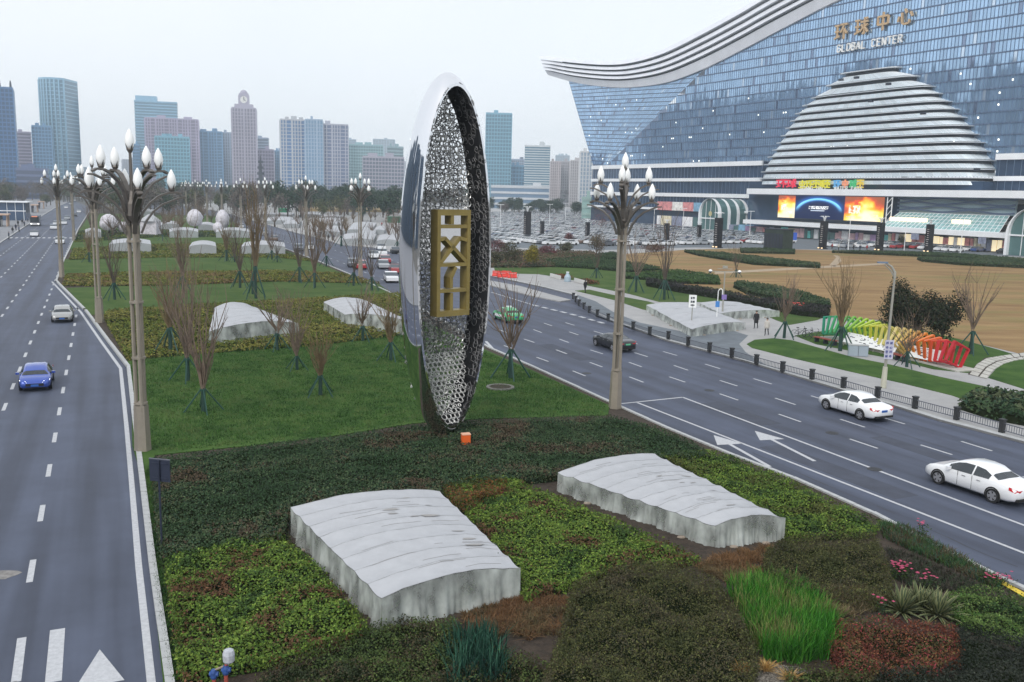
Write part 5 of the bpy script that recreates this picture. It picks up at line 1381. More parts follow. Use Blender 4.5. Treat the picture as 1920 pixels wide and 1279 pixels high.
# planted strips farther up the median
FARH = [('ground_cover', 'yellow green planted strip around the two middle plant covers', [(240, 668), (195, 590), (205, 578), (400, 566), (600, 556), (745, 546), (790, 590), (748, 622), (600, 640), (385, 655), (300, 662)], .5, 60, .2, YGR, 21),
        ('ground_cover', 'straw tinted planted strip behind the middle plant covers', [(118, 532), (125, 512), (300, 507), (520, 505), (640, 510), (712, 528), (520, 524), (300, 532)], .45, 34, .26, YGR[1:]+[(.13, .09, .04)], 22),
        ('ground_cover', 'planted strip under the row of three small white covers', [(130, 484), (138, 464), (300, 456), (470, 455), (590, 488), (520, 480), (300, 480)], .45, 20, .34, YGR+[(.05, .08, .02)], 23),
        ('ground_cover', 'far planted strip among the wrapped trees', [(140, 452), (150, 432), (300, 428), (440, 428), (455, 442), (300, 442)], .45, 12, .45, YGR[:3]+DK, 24)]
for nm, lb, px, h, dn, sz, cl, sd in FARH: hedge(nm, lb, 'planting', px, h, dn, sz, cl, sd, bump=.1, patch=3.0)
# the field side
FH = [('long_hedge', 'long dark clipped hedge at the back of the brown field, left half', [(1283, 467), (1356, 472), (1457, 483), (1537, 492), (1537, 496), (1415, 490), (1311, 474)], .9, DK),
      ('long_hedge', 'dark clipped hedge at the back of the brown field, right end', [(1720, 480), (1850, 484), (1930, 488), (1930, 496), (1800, 490), (1730, 484)], 1.0, DK),
      ('long_hedge', 'purplish dark hedge running along the near edge of the brown field', [(1213, 519), (1274, 529), (1344, 540), (1400, 551), (1556, 572), (1552, 583), (1500, 578), (1400, 560), (1344, 548), (1274, 537), (1213, 526)], 1.0, [(.02, .02, .02), (.03, .026, .026), (.026, .034, .022)]),
      ('rounded_hedge', 'green rounded hedge between two bare trees at the near field edge', [(1160, 514), (1215, 507), (1270, 504), (1345, 514), (1350, 526), (1280, 524), (1215, 518)], .8, [(.03, .06, .02), (.045, .08, .026), (.025, .05, .02)]),
      ('long_hedge', 'second hedge row behind the purplish one, nearer the square lamp', [(1385, 524), (1450, 533), (1500, 543), (1555, 560), (1556, 568), (1480, 558), (1400, 541), (1376, 530)], .9, DK),
      ('round_hedge', 'dark green hedge drum left of the right kerb lamp', [(1120, 474), (1150, 471), (1165, 476), (1150, 481), (1125, 481)], .9, DK),
      ('long_hedge', 'dark hedge behind the small lawn right of the egg', [(1020, 484), (1100, 480), (1200, 492), (1240, 500), (1180, 504), (1100, 497), (1040, 494)], .8, [(.03, .055, .025), (.04, .065, .03), (.022, .04, .02)]),
      ('corner_hedge', 'dark clipped hedge at the right edge by the pavement', [(1800, 745), (1830, 727), (1862, 722), (1930, 732), (1930, 776), (1862, 764)], .9, DK),
      ('low_hedge', 'dark hedge line along the front of the parked cars, right side', [(1560, 468), (1700, 470), (1800, 474), (1930, 484), (1930, 489), (1800, 479), (1700, 474)], 1.0, DK),
      ('low_hedge', 'dark hedge line along the front of the parked cars, left of the green cabin', [(1388, 464), (1432, 464), (1490, 466), (1490, 471), (1390, 469)], .9, DK)]
for i, (nm, lb, px, h, cl) in enumerate(FH): hedge(nm, lb, 'hedge', px, h, 30 if i < 9 else 24, .3, cl, 40+i, bump=.12, patch=2.0)

# --- grasses and rosettes: blades
def blades(name, C, L, wd, cols, lean=.5, seg=3, m=None, curl=.5):
    k = len(C); az = RNG.uniform(0, 6.283, k); ln = RNG.uniform(.1, 1, k)*lean; L = L*RNG.uniform(.6, 1.2, k)
    d = np.stack([np.cos(az), np.sin(az), np.zeros(k)], 1); s = np.stack([-np.sin(az), np.cos(az), np.zeros(k)], 1)
    V = []; 
    for i in range(seg+1):
        t = i/seg; p = C+d*(L*ln*(t+curl*t*t))[:, None]+np.array([0, 0, 1])*(L*(t-.35*ln*t*t))[:, None]; w = wd*(1-t)**.7*.5+.002
        V += [p-s*w, p+s*w]
    V = np.stack(V, 1).reshape(-1, 3); n = (seg+1)*2; b = np.arange(k)[:, None]*n
    Fq = np.concatenate([b+np.array([[2*i, 2*i+1, 2*i+3, 2*i+2]]) for i in range(seg)], 0)
    return np_mesh(name, V, Fq, np.repeat(cols, n, 0), m or m_leafc)
def grass_bed(name, label, cat, px, n, L, w, cols, seed, lean=.5, z=.1, tuft=None):
    P = [(q.x, q.y) for q in gp(px, z)]; x, y, A = sample_poly(P, int(n))
    if tuft:
        tx, ty, _ = sample_poly(P, tuft); i = RNG.integers(0, len(tx), len(x)); x = tx[i]+RNG.normal(0, .07, len(x)); y = ty[i]+RNG.normal(0, .07, len(x))
    x = x+RNG.normal(0, .10*min(1, L*2), len(x)); y = y+RNG.normal(0, .10*min(1, L*2), len(x))
    C = np.stack([x, y, np.full(len(x), z)], 1); c = palette(x, y, cols, seed, .8, .22)
    o = link(name, blades(name, C-np.array([P[0][0], P[0][1], 0]), L, w, c, lean), None, (P[0][0], P[0][1], 0)); return tag(o, label, cat, kind='stuff')
grass_bed('tall_grass', 'vivid bright green tall grass clump at the lower right', 'grass', [(1372, 1112), (1420, 1105), (1480, 1110), (1535, 1145), (1562, 1185), (1562, 1230), (1500, 1246), (1435, 1238), (1398, 1168)], 9000, .75, .028, [(.03, .14, .016), (.05, .19, .02), (.075, .23, .03), (.022, .09, .016), (.11, .22, .04), (.16, .17, .06)], 60, .55)
grass_bed('dry_grass', 'dry orange brown grass patch by the left plant cover corner', 'grass', [(862, 1155), (930, 1128), (1050, 1118), (1068, 1140), (1050, 1190), (960, 1205), (890, 1190)], 7000, .22, .022, [(.13, .070, .036), (.17, .10, .05), (.09, .055, .03), (.12, .09, .045), (.07, .06, .03)], 61, 1.5, .1, 180)
grass_bed('dry_grass', 'dry orange brown grass patch below the right plant cover', 'grass', [(1305, 1058), (1340, 1045), (1440, 1028), (1440, 1085), (1400, 1098), (1350, 1096)], 5200, .22, .022, [(.14, .075, .036), (.18, .105, .05), (.09, .055, .03), (.12, .09, .045)], 62, 1.5, .1, 140)
grass_bed('dry_grass', 'pale straw patch between the bright grass and the spiky plant', 'grass', [(1535, 1108), (1600, 1104), (1655, 1112), (1650, 1150), (1590, 1160), (1560, 1150)], 4200, .25, .02, [(.17, .13, .07), (.22, .17, .10), (.10, .085, .05), (.07, .075, .03)], 63, 1.2, .1, 110)
grass_bed('iris_grass', 'dark blue green sword leaf clump at the bottom middle', 'grass', [(848, 1215), (880, 1195), (930, 1205), (945, 1250), (935, 1290), (850, 1290)], 900, .75, .045, [(.016, .055, .038), (.025, .075, .05), (.035, .095, .06), (.012, .04, .03)], 64, .6)
grass_bed('verge_grass', 'scrubby green and brown verge along the right kerb below the hedge', 'grass', [(1650, 982), (1700, 990), (1800, 1045), (1880, 1095), (1870, 1108), (1790, 1070), (1720, 1040), (1660, 1010)], 6000, .25, .03, [(.03, .07, .03), (.05, .10, .03), (.07, .05, .03), (.04, .09, .06), (.09, .07, .04)], 65, .9)
grass_bed('verge_grass', 'dark trampled grass and litter in the bare soil bed at lower right', 'grass', [(1662, 1030), (1720, 1045), (1790, 1078), (1860, 1110), (1780, 1112), (1700, 1100), (1674, 1080)], 2600, .22, .03, [(.03, .028, .022), (.045, .04, .03), (.03, .05, .025), (.07, .06, .05)], 66, 1.2)
grass_bed('verge_grass', 'narrow strip of grass between the left kerb and the hedges', 'grass', [(288, 860), (292, 1000), (316, 1120), (342, 1279), (318, 1279), (290, 1090), (272, 890)], 9000, .12, .018, [(.018, .05, .014), (.03, .075, .018), (.05, .10, .025)], 67, .7)
# lawn texture: short blades over the front lawn so that it is not a flat sheet
grass_bed('lawn_blades', 'short mown grass of the front lawn round the bare saplings', 'grass', [(252, 833), (250, 720), (244, 676), (385, 658), (745, 626), (790, 604), (915, 662), (995, 696), (1136, 758), (1130, 776), (900, 783), (780, 790), (620, 815), (470, 832), (300, 848)], 120000, .10, .03, [(.025, .068, .015), (.038, .096, .02), (.052, .118, .027), (.068, .135, .036), (.09, .13, .042)], 68, .9, .15)
# variegated rosette plant and pink flowers, yellow tufts
def rosette(name, label, p, n, L, w, cols, tilt=.9, z=.1):
    t = thing(name, label, 'plant', (p.x, p.y, z)); m = m_leafc
    for k in range(n):
        a = 2.39996*k; e = .25+tilt*(k/n); mb = MB()
        c, s = math.cos(a), math.sin(a); d = Vector((c*math.sin(e), s*math.sin(e), math.cos(e))); sd = Vector((-s, c, 0)); LL = L*random.uniform(.8, 1.15)
        rows = []
        for q, ww in ((0, .6), (.35, 1), (.75, .75), (1, .03)):
            pos = d*LL*q+Vector((0, 0, -.25*LL*q*q*e)); rows.append((pos, ww*w))
        V = []; cl = []; base = cols[k % len(cols)]
        for i, (pos, ww) in enumerate(rows):
            V += [tuple(pos-sd*ww), tuple(pos-Vector((0, 0, .35*ww))), tuple(pos+sd*ww)]
            edge = (.26, .27, .13); cl += [edge, base, edge]
        Fq = [(3*i+j, 3*i+j+1, 3*i+j+4, 3*i+j+3) for i in range(3) for j in range(2)]
        link('leaf', np_mesh('leaf', np.array(V), np.array(Fq), np.array(cl), m), t)
    return t
for i, (x, y, lb) in enumerate(((1690, 1148, 'left of the variegated sword-leaf plants with cream edged leaves'), (1725, 1142, 'middle of the variegated sword-leaf plants with cream edged leaves'), (1758, 1155, 'right of the variegated sword-leaf plants with cream edged leaves'))):
    o = rosette('sword_plant', lb, G(x, y, .1), 60, 1.0, .062, [(.02, .05, .03), (.03, .065, .035), (.015, .04, .03)], 1.15); o['group'] = 'variegated sword plants'
m_pink = mat('petal_pink', (.42, .05, .12), .6, var=.3, scale=9)
def flowers(label, x, y, r, n, hgt=.55):
    c = G(x, y, .1); t = thing('flower_clump', label, 'flowers', c)
    C = np.stack([RNG.normal(0, r, n*14), RNG.normal(0, r*.8, n*14), RNG.uniform(.05, hgt*.8, n*14)], 1)
    link('foliage', leaves_mesh('foliage', C, np.tile([0, 0, 1.], (len(C), 1)), .08, np.array(DK+GB[:2])[RNG.integers(0, 8, len(C))], m_leafc, .5, .8), t)['kind'] = 'stuff'
    for k in range(n):
        mb = MB().use(m_pink); q = Vector((random.gauss(0, r), random.gauss(0, r*.8), hgt*random.uniform(.7, 1.1)))
        for j in range(5):
            a = 2*math.pi*j/5; d = Vector((math.cos(a), math.sin(a), .35)); s = Vector((-math.sin(a), math.cos(a), 0))
            mb.poly([q, q+d*.035+s*.024, q+d*.06, q+d*.035-s*.024])
        mb.build('blossom', t)
flowers('pink flowers in a tight clump beside the bare soil at lower right', 1684, 1085, .22, 34)
flowers('small pink flower tuft above the kerb at the end of the olive hedge', 1728, 1008, .13, 10, .7)
flowers('pink flowers between the sword plants and the bare soil', 1738, 1105, .2, 14)
flowers('row of pink flowers against the yellow kerb end', 1865, 1095, .3, 22, .35)
flowers('two or three pink flowers in the red shrub', 1655, 1160, .12, 8, .75)
for i, (x, y) in enumerate(((1392, 1262), (1436, 1258), (1480, 1276))):
    p = G(x, y, .1); C = np.tile([0, 0, 0.], (160, 1))+RNG.normal(0, .04, (160, 3))*[1, 1, 0]
    o = link('straw_tuft', blades('straw_tuft', C, .28, .022, np.array([(.42, .26, .09), (.5, .34, .14), (.3, .17, .06)])[RNG.integers(0, 3, 160)], 1.2), None, p)
    tag(o, ('leftmost of three yellow straw tufts on the stony patch at the bottom', 'middle of three yellow straw tufts on the stony patch at the bottom', 'rightmost of three yellow straw tufts on the stony patch at the bottom')[i], 'grass tuft', 'straw tufts on the stony patch')
mb = MB().use(mat('stony_soil', (.13, .115, .095), .95, var=.5, scale=6, bump=.8)); mb.prism(gp([(1380, 1252), (1420, 1244), (1500, 1250), (1560, 1290), (1330, 1290)], .115), .09, .115); struct('stony_ground', mb)
n = 700; P = [(q.x, q.y) for q in gp([(1380, 1252), (1420, 1244), (1500, 1250), (1520, 1290), (1350, 1290)], .12)]; x, y, A = sample_poly(P, n)
mb = MB().use(mat('pebble', (.2, .18, .15), .9, var=.4, scale=8))
for a, b in zip(x, y): r = random.uniform(.012, .04); mb.lathe([(r*.6, -r*.3), (r, 0), (r*.5, r*.5)], (a, b, .12), 5)
tag(mb.build('gravel'), 'loose pebbles on the stony patch at the bottom', 'gravel', kind='stuff')
# round manhole planting and a dry ring on the lawn, by the egg
m_patch_stone = mat('pit_stone', (.17, .17, .15), .9, var=.3, scale=5); c = G(938, 727, .15)
for k in range(18):
    a0, a1 = 2*math.pi*k/18+.02, 2*math.pi*(k+1)/18-.02
    mb2 = MB().use(m_patch_stone); mb2.prism([(c.x+r*math.cos(a), c.y+r*math.sin(a)) for r, a in ((.95, a0), (.95, a1), (.75, a1), (.75, a0))], .1, .24)
    if k == 0: ring_o = thing('tree_pit', 'round stone edged soil pit on the lawn right of the egg', 'tree pit', (c.x, c.y, 0))
    mb2.v = [(v[0]-c.x, v[1]-c.y, v[2]) for v in mb2.v]; mb2.build('edging_stone', ring_o)
MB().use(m_soil).prism([(.74*math.cos(a), .74*math.sin(a)) for a in np.linspace(0, 6.2, 20)], .1, .2).build('soil', ring_o)
# ================================================================== CARS
def sedan(paint, L=4.7, Wd=1.84, Ht=1.45, name='sedan', lights_on=False, coupe=False):
    """lofted body; glass, lamps, wheels, mirrors and plates are parts of their own. Front points to +x."""
    t = thing(name, 'car', 'car')
    xs = [-L/2, -L/2+.10, -L/2+.35, -L*.30, -L*.235, -L*.16, -L*.06, L*.05, L*.13, L*.22, L*.29, L*.38, L/2-.25, L/2-.06, L/2]
    rear, front = (3, 9)
    belt = [.72, .86, .93, .98, .98, .97, .95, .93, .92, .90, .88, .83, .74, .62, .52]
    top = [.74, .90, .97, 1.02, Ht*.84, Ht*.965, Ht, Ht*.99, Ht*.93, Ht*.80, .935, .885, .79, .66, .54]
    if coupe: top[4:10] = [Ht*.80, Ht*.93, Ht, Ht*.985, Ht*.91, Ht*.79]
    hw = [.36, .44, .475, .495, .5, .5, .5, .5, .5, .5, .497, .49, .455, .41, .33]
    low = [.42, .30, .24, .2, .2, .2, .2, .2, .2, .2, .2, .22, .24, .26, .32]
    tum = [.82, .82, .82, .80, .74, .71, .70, .70, .71, .74, .86, .86, .84, .82, .8]
    rows = []
    for i, x in enumerate(xs):
        w = hw[i]*Wd; b, tp, lo = belt[i], top[i], low[i]; tw = w*tum[i]; mid = (lo+b)*.55
        half = [(w*.86, lo), (w*.985, lo+.10), (w*1.0, mid), (w*.975, b), (tw+.03*0, tp-.07*(tp-b > .2)-.0), (tw*.80, tp-.005), (0, tp+.012)]
        rows.append([Vector((x, -y, z)) for y, z in half]+[Vector((x, y, z)) for y, z in reversed(half[:-1])])
    nseg = len(rows[0])-1; body = MB().use(paint)
    for r in rows: body.v.extend([tuple(p) for p in r])
    n = nseg+1; glassF = {}
    for i in range(len(rows)-1):
        for j in range(nseg):
            q = (i*n+j, i*n+j+1, (i+1)*n+j+1, (i+1)*n+j); nm = None
            if 4 <= i <= 8 and j in (3, nseg-4): nm = 'side_window'
            if i == 3 and 3 < j < nseg-4: nm = 'rear_window'
            if i == 3 and j in (4, nseg-5): nm = 'rear_window'
            if i == 9 and 3 < j < nseg-4: nm = 'windscreen'
            if i == 8 and False: nm = 'windscreen'
            body.face(q)
            if nm: glassF.setdefault((nm, j if nm == 'side_window' else 0, (0 if i < 6 else 1) if nm == 'side_window' else 0), []).append(q)
    body.face(list(range(n))[::-1]); body.face(list(range((len(rows)-1)*n, len(rows)*n)))
    # underside
    body.use(m_tyre); 
    for i in range(len(rows)-1): body.face((i*n, (i+1)*n, (i+1)*n+n-1, i*n+n-1))
    bo = body.build('body', t); 
    for p in bo.data.polygons: p.use_smooth = True
    for (nm, j, k), qs in glassF.items():
        mb = MB().use(m_cglass); c = Vector((0, 0, .55)); pts = [Vector(body.v[i]) for q in qs for i in q]; cen = sum(pts, Vector())/len(pts)
        for q in qs:
            P = [Vector(body.v[i]) for i in q]; nr = (P[1]-P[0]).cross(P[2]-P[0]).normalized()
            if nr.dot(cen-c) < 0: nr = -nr
            mb.poly([cen+(p-cen)*(.93 if nm == 'side_window' else .95)+nr*.014 for p in P])
        mb.build(nm, t)
    # wheels
    for x in (-L*.285, L*.31):
        for s in (-1, 1):
            mb = MB().use(m_tyre); N = 18; y0, y1 = s*(Wd/2-.20), s*(Wd/2+.012); R = .325
            A = [Vector((x+R*math.cos(a), y0, R+R*math.sin(a))) for a in np.linspace(0, 2*math.pi, N+1)[:-1]]; B = [Vector((p.x, y1, p.z)) for p in A]
            C = [Vector((x+.225*math.cos(a), y1+s*.004, R+.225*math.sin(a))) for a in np.linspace(0, 2*math.pi, N+1)[:-1]]
            mb.grid([A, B, C], close=True); wo = mb.build('wheel', t)
            rm = MB().use(m_rim); rm.poly(C if s > 0 else C[::-1])
            rm.use(m_tyre)
            for k in range(5):
                a = 2*math.pi*k/5+.3; d = Vector((math.cos(a), 0, math.sin(a))); e = Vector((-d.z, 0, d.x)); c0 = Vector((x, y1+s*.008, R))
                rm.poly([c0+d*.08+e*.02, c0+d*.20+e*.07, c0+d*.20-e*.035])
            rm.build('rim', wo)
            ar = MB().use(m_tyre); P = [(x+.40*math.cos(a), .33+.40*math.sin(a)) for a in np.linspace(-.35, math.pi+.35, 12)]
            yy = s*(Wd*.5*1.0-.004)
            Q = [(x+.335*math.cos(a), .33+.335*math.sin(a)) for a in np.linspace(-.35, math.pi+.35, 12)]
            for (p, q, u, v) in zip(P, P[1:], Q, Q[1:]): ar.poly([(p[0], yy+s*.006, p[1]), (q[0], yy+s*.006, q[1]), (v[0], yy+s*.006, v[1]), (u[0], yy+s*.006, u[1])])
            ar.build('wheel_arch', t)
    for s in (-1, 1):
        mb = MB().use(m_hl if lights_on else m_lens); mb.poly([(L/2-.02, s*Wd*.24, .60), (L/2-.22, s*Wd*.44, .64), (L/2-.34, s*Wd*.468, .76), (L/2-.10, s*Wd*.28, .70)]); mb.build('headlight', t)
        mb = MB().use(m_tl); mb.poly([(-L/2-.012, s*Wd*.20, .80), (-L/2-.012, s*Wd*.345, .80), (-L/2+.11, s*Wd*.450, .90), (-L/2+.30, s*Wd*.478, .93), (-L/2+.30, s*Wd*.484, .80), (-L/2+.08, s*Wd*.43, .70), (-L/2-.012, s*Wd*.30, .70)]); mb.build('tail_light', t)
        MB().use(paint).box((L*.185, s*(Wd/2+.10), .98), (.14, .22, .13)).build('mirror', t)
        for x in (-L*.055, L*.10): MB().use(m_tyre).box((x-.02, s*(Wd/2-.012), .62), (.012, .03, .62)).build('door_seam', t)
        for x in (-L*.13, L*.03): MB().use(m_rim).box((x, s*(Wd/2-.004), .80), (.18, .03, .03)).build('door_handle', t)
    MB().use(m_tyre).box((L/2+.005, 0, .47), (.05, Wd*.55, .16)).build('grille', t)
    MB().use(m_plate).box((L/2+.035, 0, .44), (.02, .44, .13)).build('number_plate', t)
    MB().use(m_plate).box((-L/2-.015, 0, .70), (.02, .44, .13)).build('number_plate', t)
    MB().use(m_tyre).box((-L/2+.06, 0, .36), (.22, Wd*.74, .12)).build('bumper_insert', t)
    return t
m_rim = mat('wheel_rim', (.42, .42, .44), .3, .6); m_lens = mat('headlamp_lens', (.55, .58, .62), .1, .2); m_hl = mat('headlamp_lit', (1, 1, .95), .2, emit=2.2)
m_tl = mat('tail_lamp', (.42, .015, .02), .2, emit=.25); m_plate = mat('plate_blue', (.03, .12, .42), .4); m_plg = mat('plate_green', (.12, .5, .28), .4)
pm_['royal'] = mat('car_paint_royal', (.035, .085, .40), .22, .35, coat=1); pm_['taxi'] = mat('car_paint_taxi', (.05, .42, .16), .3, 0, coat=.8); pm_['steel'] = mat('car_paint_steel', (.36, .36, .35), .25, .5, coat=1)
def head(p, away=True, px=None):
    """heading of the carriageway at that pixel"""
    d = px; a = math.atan2(d.y, d.x); return a if away else a+math.pi
dLr = dB; dRr = (G(1208, 649)-G(1470, 727)).normalized(); dRf = (G(700, 500)-G(745, 545)).normalized()
white_s = sedan(pm_['white'], 4.75); gcar = 'cars on the two carriageways'
def put(o, x, y, d, away, lb): o.location = (*G(x, y)[:2], .005); o.rotation_euler = (0, 0, head(None, away, d)); o['label'] = lb; o['group'] = gcar; return o
put(white_s, 1834, 921, (G(1195, 755)-G(1920, 1037)).normalized(), True, 'white sedan nearest the drone, driving away in the right carriageway')
put(copy_tree(white_s), 1601, 776, dRr, True, 'white sedan by the railing opposite the slim street light')
bk = sedan(pm_['black'], 4.8, 1.9, 1.36, coupe=True); put(bk, 1150, 653, dRr, True, 'black low saloon beside the bud lamp on the right carriageway')
for c in bk.children:
    if c.name.startswith('number_plate'): c.data.materials[0] = m_plg
bl = sedan(pm_['royal'], 4.6, 1.85, 1.44, lights_on=True); put(bl, 70, 722, dA, False, 'bright blue sedan with lit headlamps coming down the left carriageway')
sv = sedan(pm_['steel'], 4.6); put(sv, 118, 600, dLr, False, 'silver hatch-like sedan coming down the left carriageway beside the kerb')
tx = sedan(pm_['taxi'], 4.6); put(tx, 952, 602, dRr, True, 'green taxi with pale roof light behind the bare tree right of the egg')
MB().use(m_white).box((0, 0, 1.50), (.25, .7, .14)).build('roof_sign', tx); MB().use(pm_['white']).box((-.05, 0, .60), (2.6, 1.875, .26)).build('side_stripe', tx)
sml = {}
def small(col, x, y, d, away, lb):
    o = link('car', scm[col]); o['category'] = 'car'; return put(o, x, y, d, away, lb)
small('white', 65, 443, dLr, False, 'white car just below the bus on the left carriageway')
for i, (x, y, c, lb) in enumerate(((113, 457, 'white', 'white car with red lamps passing behind the corner lamp'), (101, 430, 'white', 'white car two rows behind the corner lamp'), (106, 423, 'white', 'white car waiting third in the left queue'), (120, 421, 'white', 'white car by the kerb in the left queue'), (126, 412, 'silver', 'silver car in the left queue near the kerb'), (140, 406, 'black', 'black car at the kerb in the left queue'), (124, 391, 'white', 'white car deep in the left queue'), (132, 384, 'silver', 'silver car deep in the left queue'), (148, 399, 'white', 'white car at the kerb far up the left queue'), (121, 378, 'grey', 'grey car at the far end of the left queue'), (140, 377, 'white', 'white car at the far end of the left queue'), (152, 372, 'white', 'farthest white car of the left queue'))):
    small(c, x, y, dLr, True, lb)
for i, (x, y, c, lb) in enumerate(((733, 528, 'white', 'white car just left of the egg, nearest of the queue'), (741, 512, 'red', 'red car half behind the egg in the right queue'), (718, 503, 'silver', 'silver car in the right queue left of the egg'), (722, 493, 'red', 'red and white taxi in the right queue'), (700, 484, 'white', 'white car by the bud lamp in the right queue'), (716, 479, 'white', 'white van-like car in the right queue'), (741, 475, 'black', 'black car at the egg edge in the right queue'), (714, 469, 'white', 'white car at the head of the right queue'), (662, 500, 'grey', 'grey car left of the bud lamp on the right road'), (676, 504, 'red', 'red car at the foot of the bud lamp'), (580, 468, 'white', 'white car alone farther up the right road'), (514, 452, 'brown', 'dark red brown car by the median edge'), (474, 440, 'black', 'black car far up the right road by the median'), (496, 441, 'silver', 'silver car far up the right road'), (452, 428, 'white', 'white car at the far end of the right road'), (560, 470, 'grey', 'grey car beside the lone white car on the right road'))):
    small(c, x, y, dRf, i % 3 != 1, lb)
# bus
bus = thing('city_bus', 'dark fronted city bus coming down the left carriageway', 'bus', (*G(66, 424)[:2], 0), head(None, False, dLr), gcar)
m_bus = mat('bus_body', (.10, .10, .12), .35, coat=.5); m_busw = mat('bus_white', (.68, .68, .68), .4)
MB().use(m_bus).box((-4, 0, 1.75), (10.5, 2.5, 2.7)).build('body', bus); MB().use(m_cglass).box((1.27, 0, 2.0), (.06, 2.3, 1.5)).build('windscreen', bus)
MB().use(m_busw).box((1.28, 0, .68), (.10, 2.46, .55)).build('bumper', bus); MB().use(mat('route_sign', (.9, .3, .15), .5, emit=.3)).box((1.29, 0, 2.9), (.05, 1.5, .25)).build('route_sign', bus)
for s in (-1, 1):
    MB().use(m_cglass).box((-4, s*1.26, 2.1), (9.6, .04, 1.0)).build('side_window', bus)
    for x in (-.8, -6.5): MB().use(m_tyre).box((x, s*1.1, .5), (1.0, .3, 1.0)).build('wheel', bus)
    MB().use(m_hl).box((1.34, s*.95, .75), (.04, .35, .18)).build('headlight', bus)

# ================================================================== WHITE PLANT COVERS
def cloth(name, c, alpha=1.0, **k):
    m = mat(name, c, .8, var=.06, scale=1.5, spec=.2)
    if alpha < 1:
        t = m.node_tree; b = t.nodes['Principled BSDF']; n = t.nodes.new('ShaderNodeTexNoise'); tc = t.nodes.new('ShaderNodeTexCoord'); mp = t.nodes.new('ShaderNodeMapping')
        mp.inputs['Scale'].default_value = (1.2, 1.2, .7); n.inputs['Scale'].default_value = 1.3; n.inputs['Detail'].default_value = 4
        t.links.new(tc.outputs['Object'], mp.inputs['Vector']); t.links.new(mp.outputs['Vector'], n.inputs['Vector'])
        r = t.nodes.new('ShaderNodeMapRange'); r.inputs['From Min'].default_value = .35; r.inputs['From Max'].default_value = .68; r.inputs['To Min'].default_value = alpha-.30; r.inputs['To Max'].default_value = alpha+.24
        t.links.new(n.outputs['Fac'], r.inputs['Value']); t.links.new(r.outputs['Result'], b.inputs['Alpha'])
    return m
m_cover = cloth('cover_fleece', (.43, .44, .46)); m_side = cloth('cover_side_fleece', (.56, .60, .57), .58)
m_hoop = mat('hoop_tube', (.40, .41, .42), .5, .3)
m_sand = mat('sandbag', (.30, .25, .20), .9, var=.2, scale=4); m_crease_stain = mat('crease_shade_stain', (.30, .29, .28), .7)
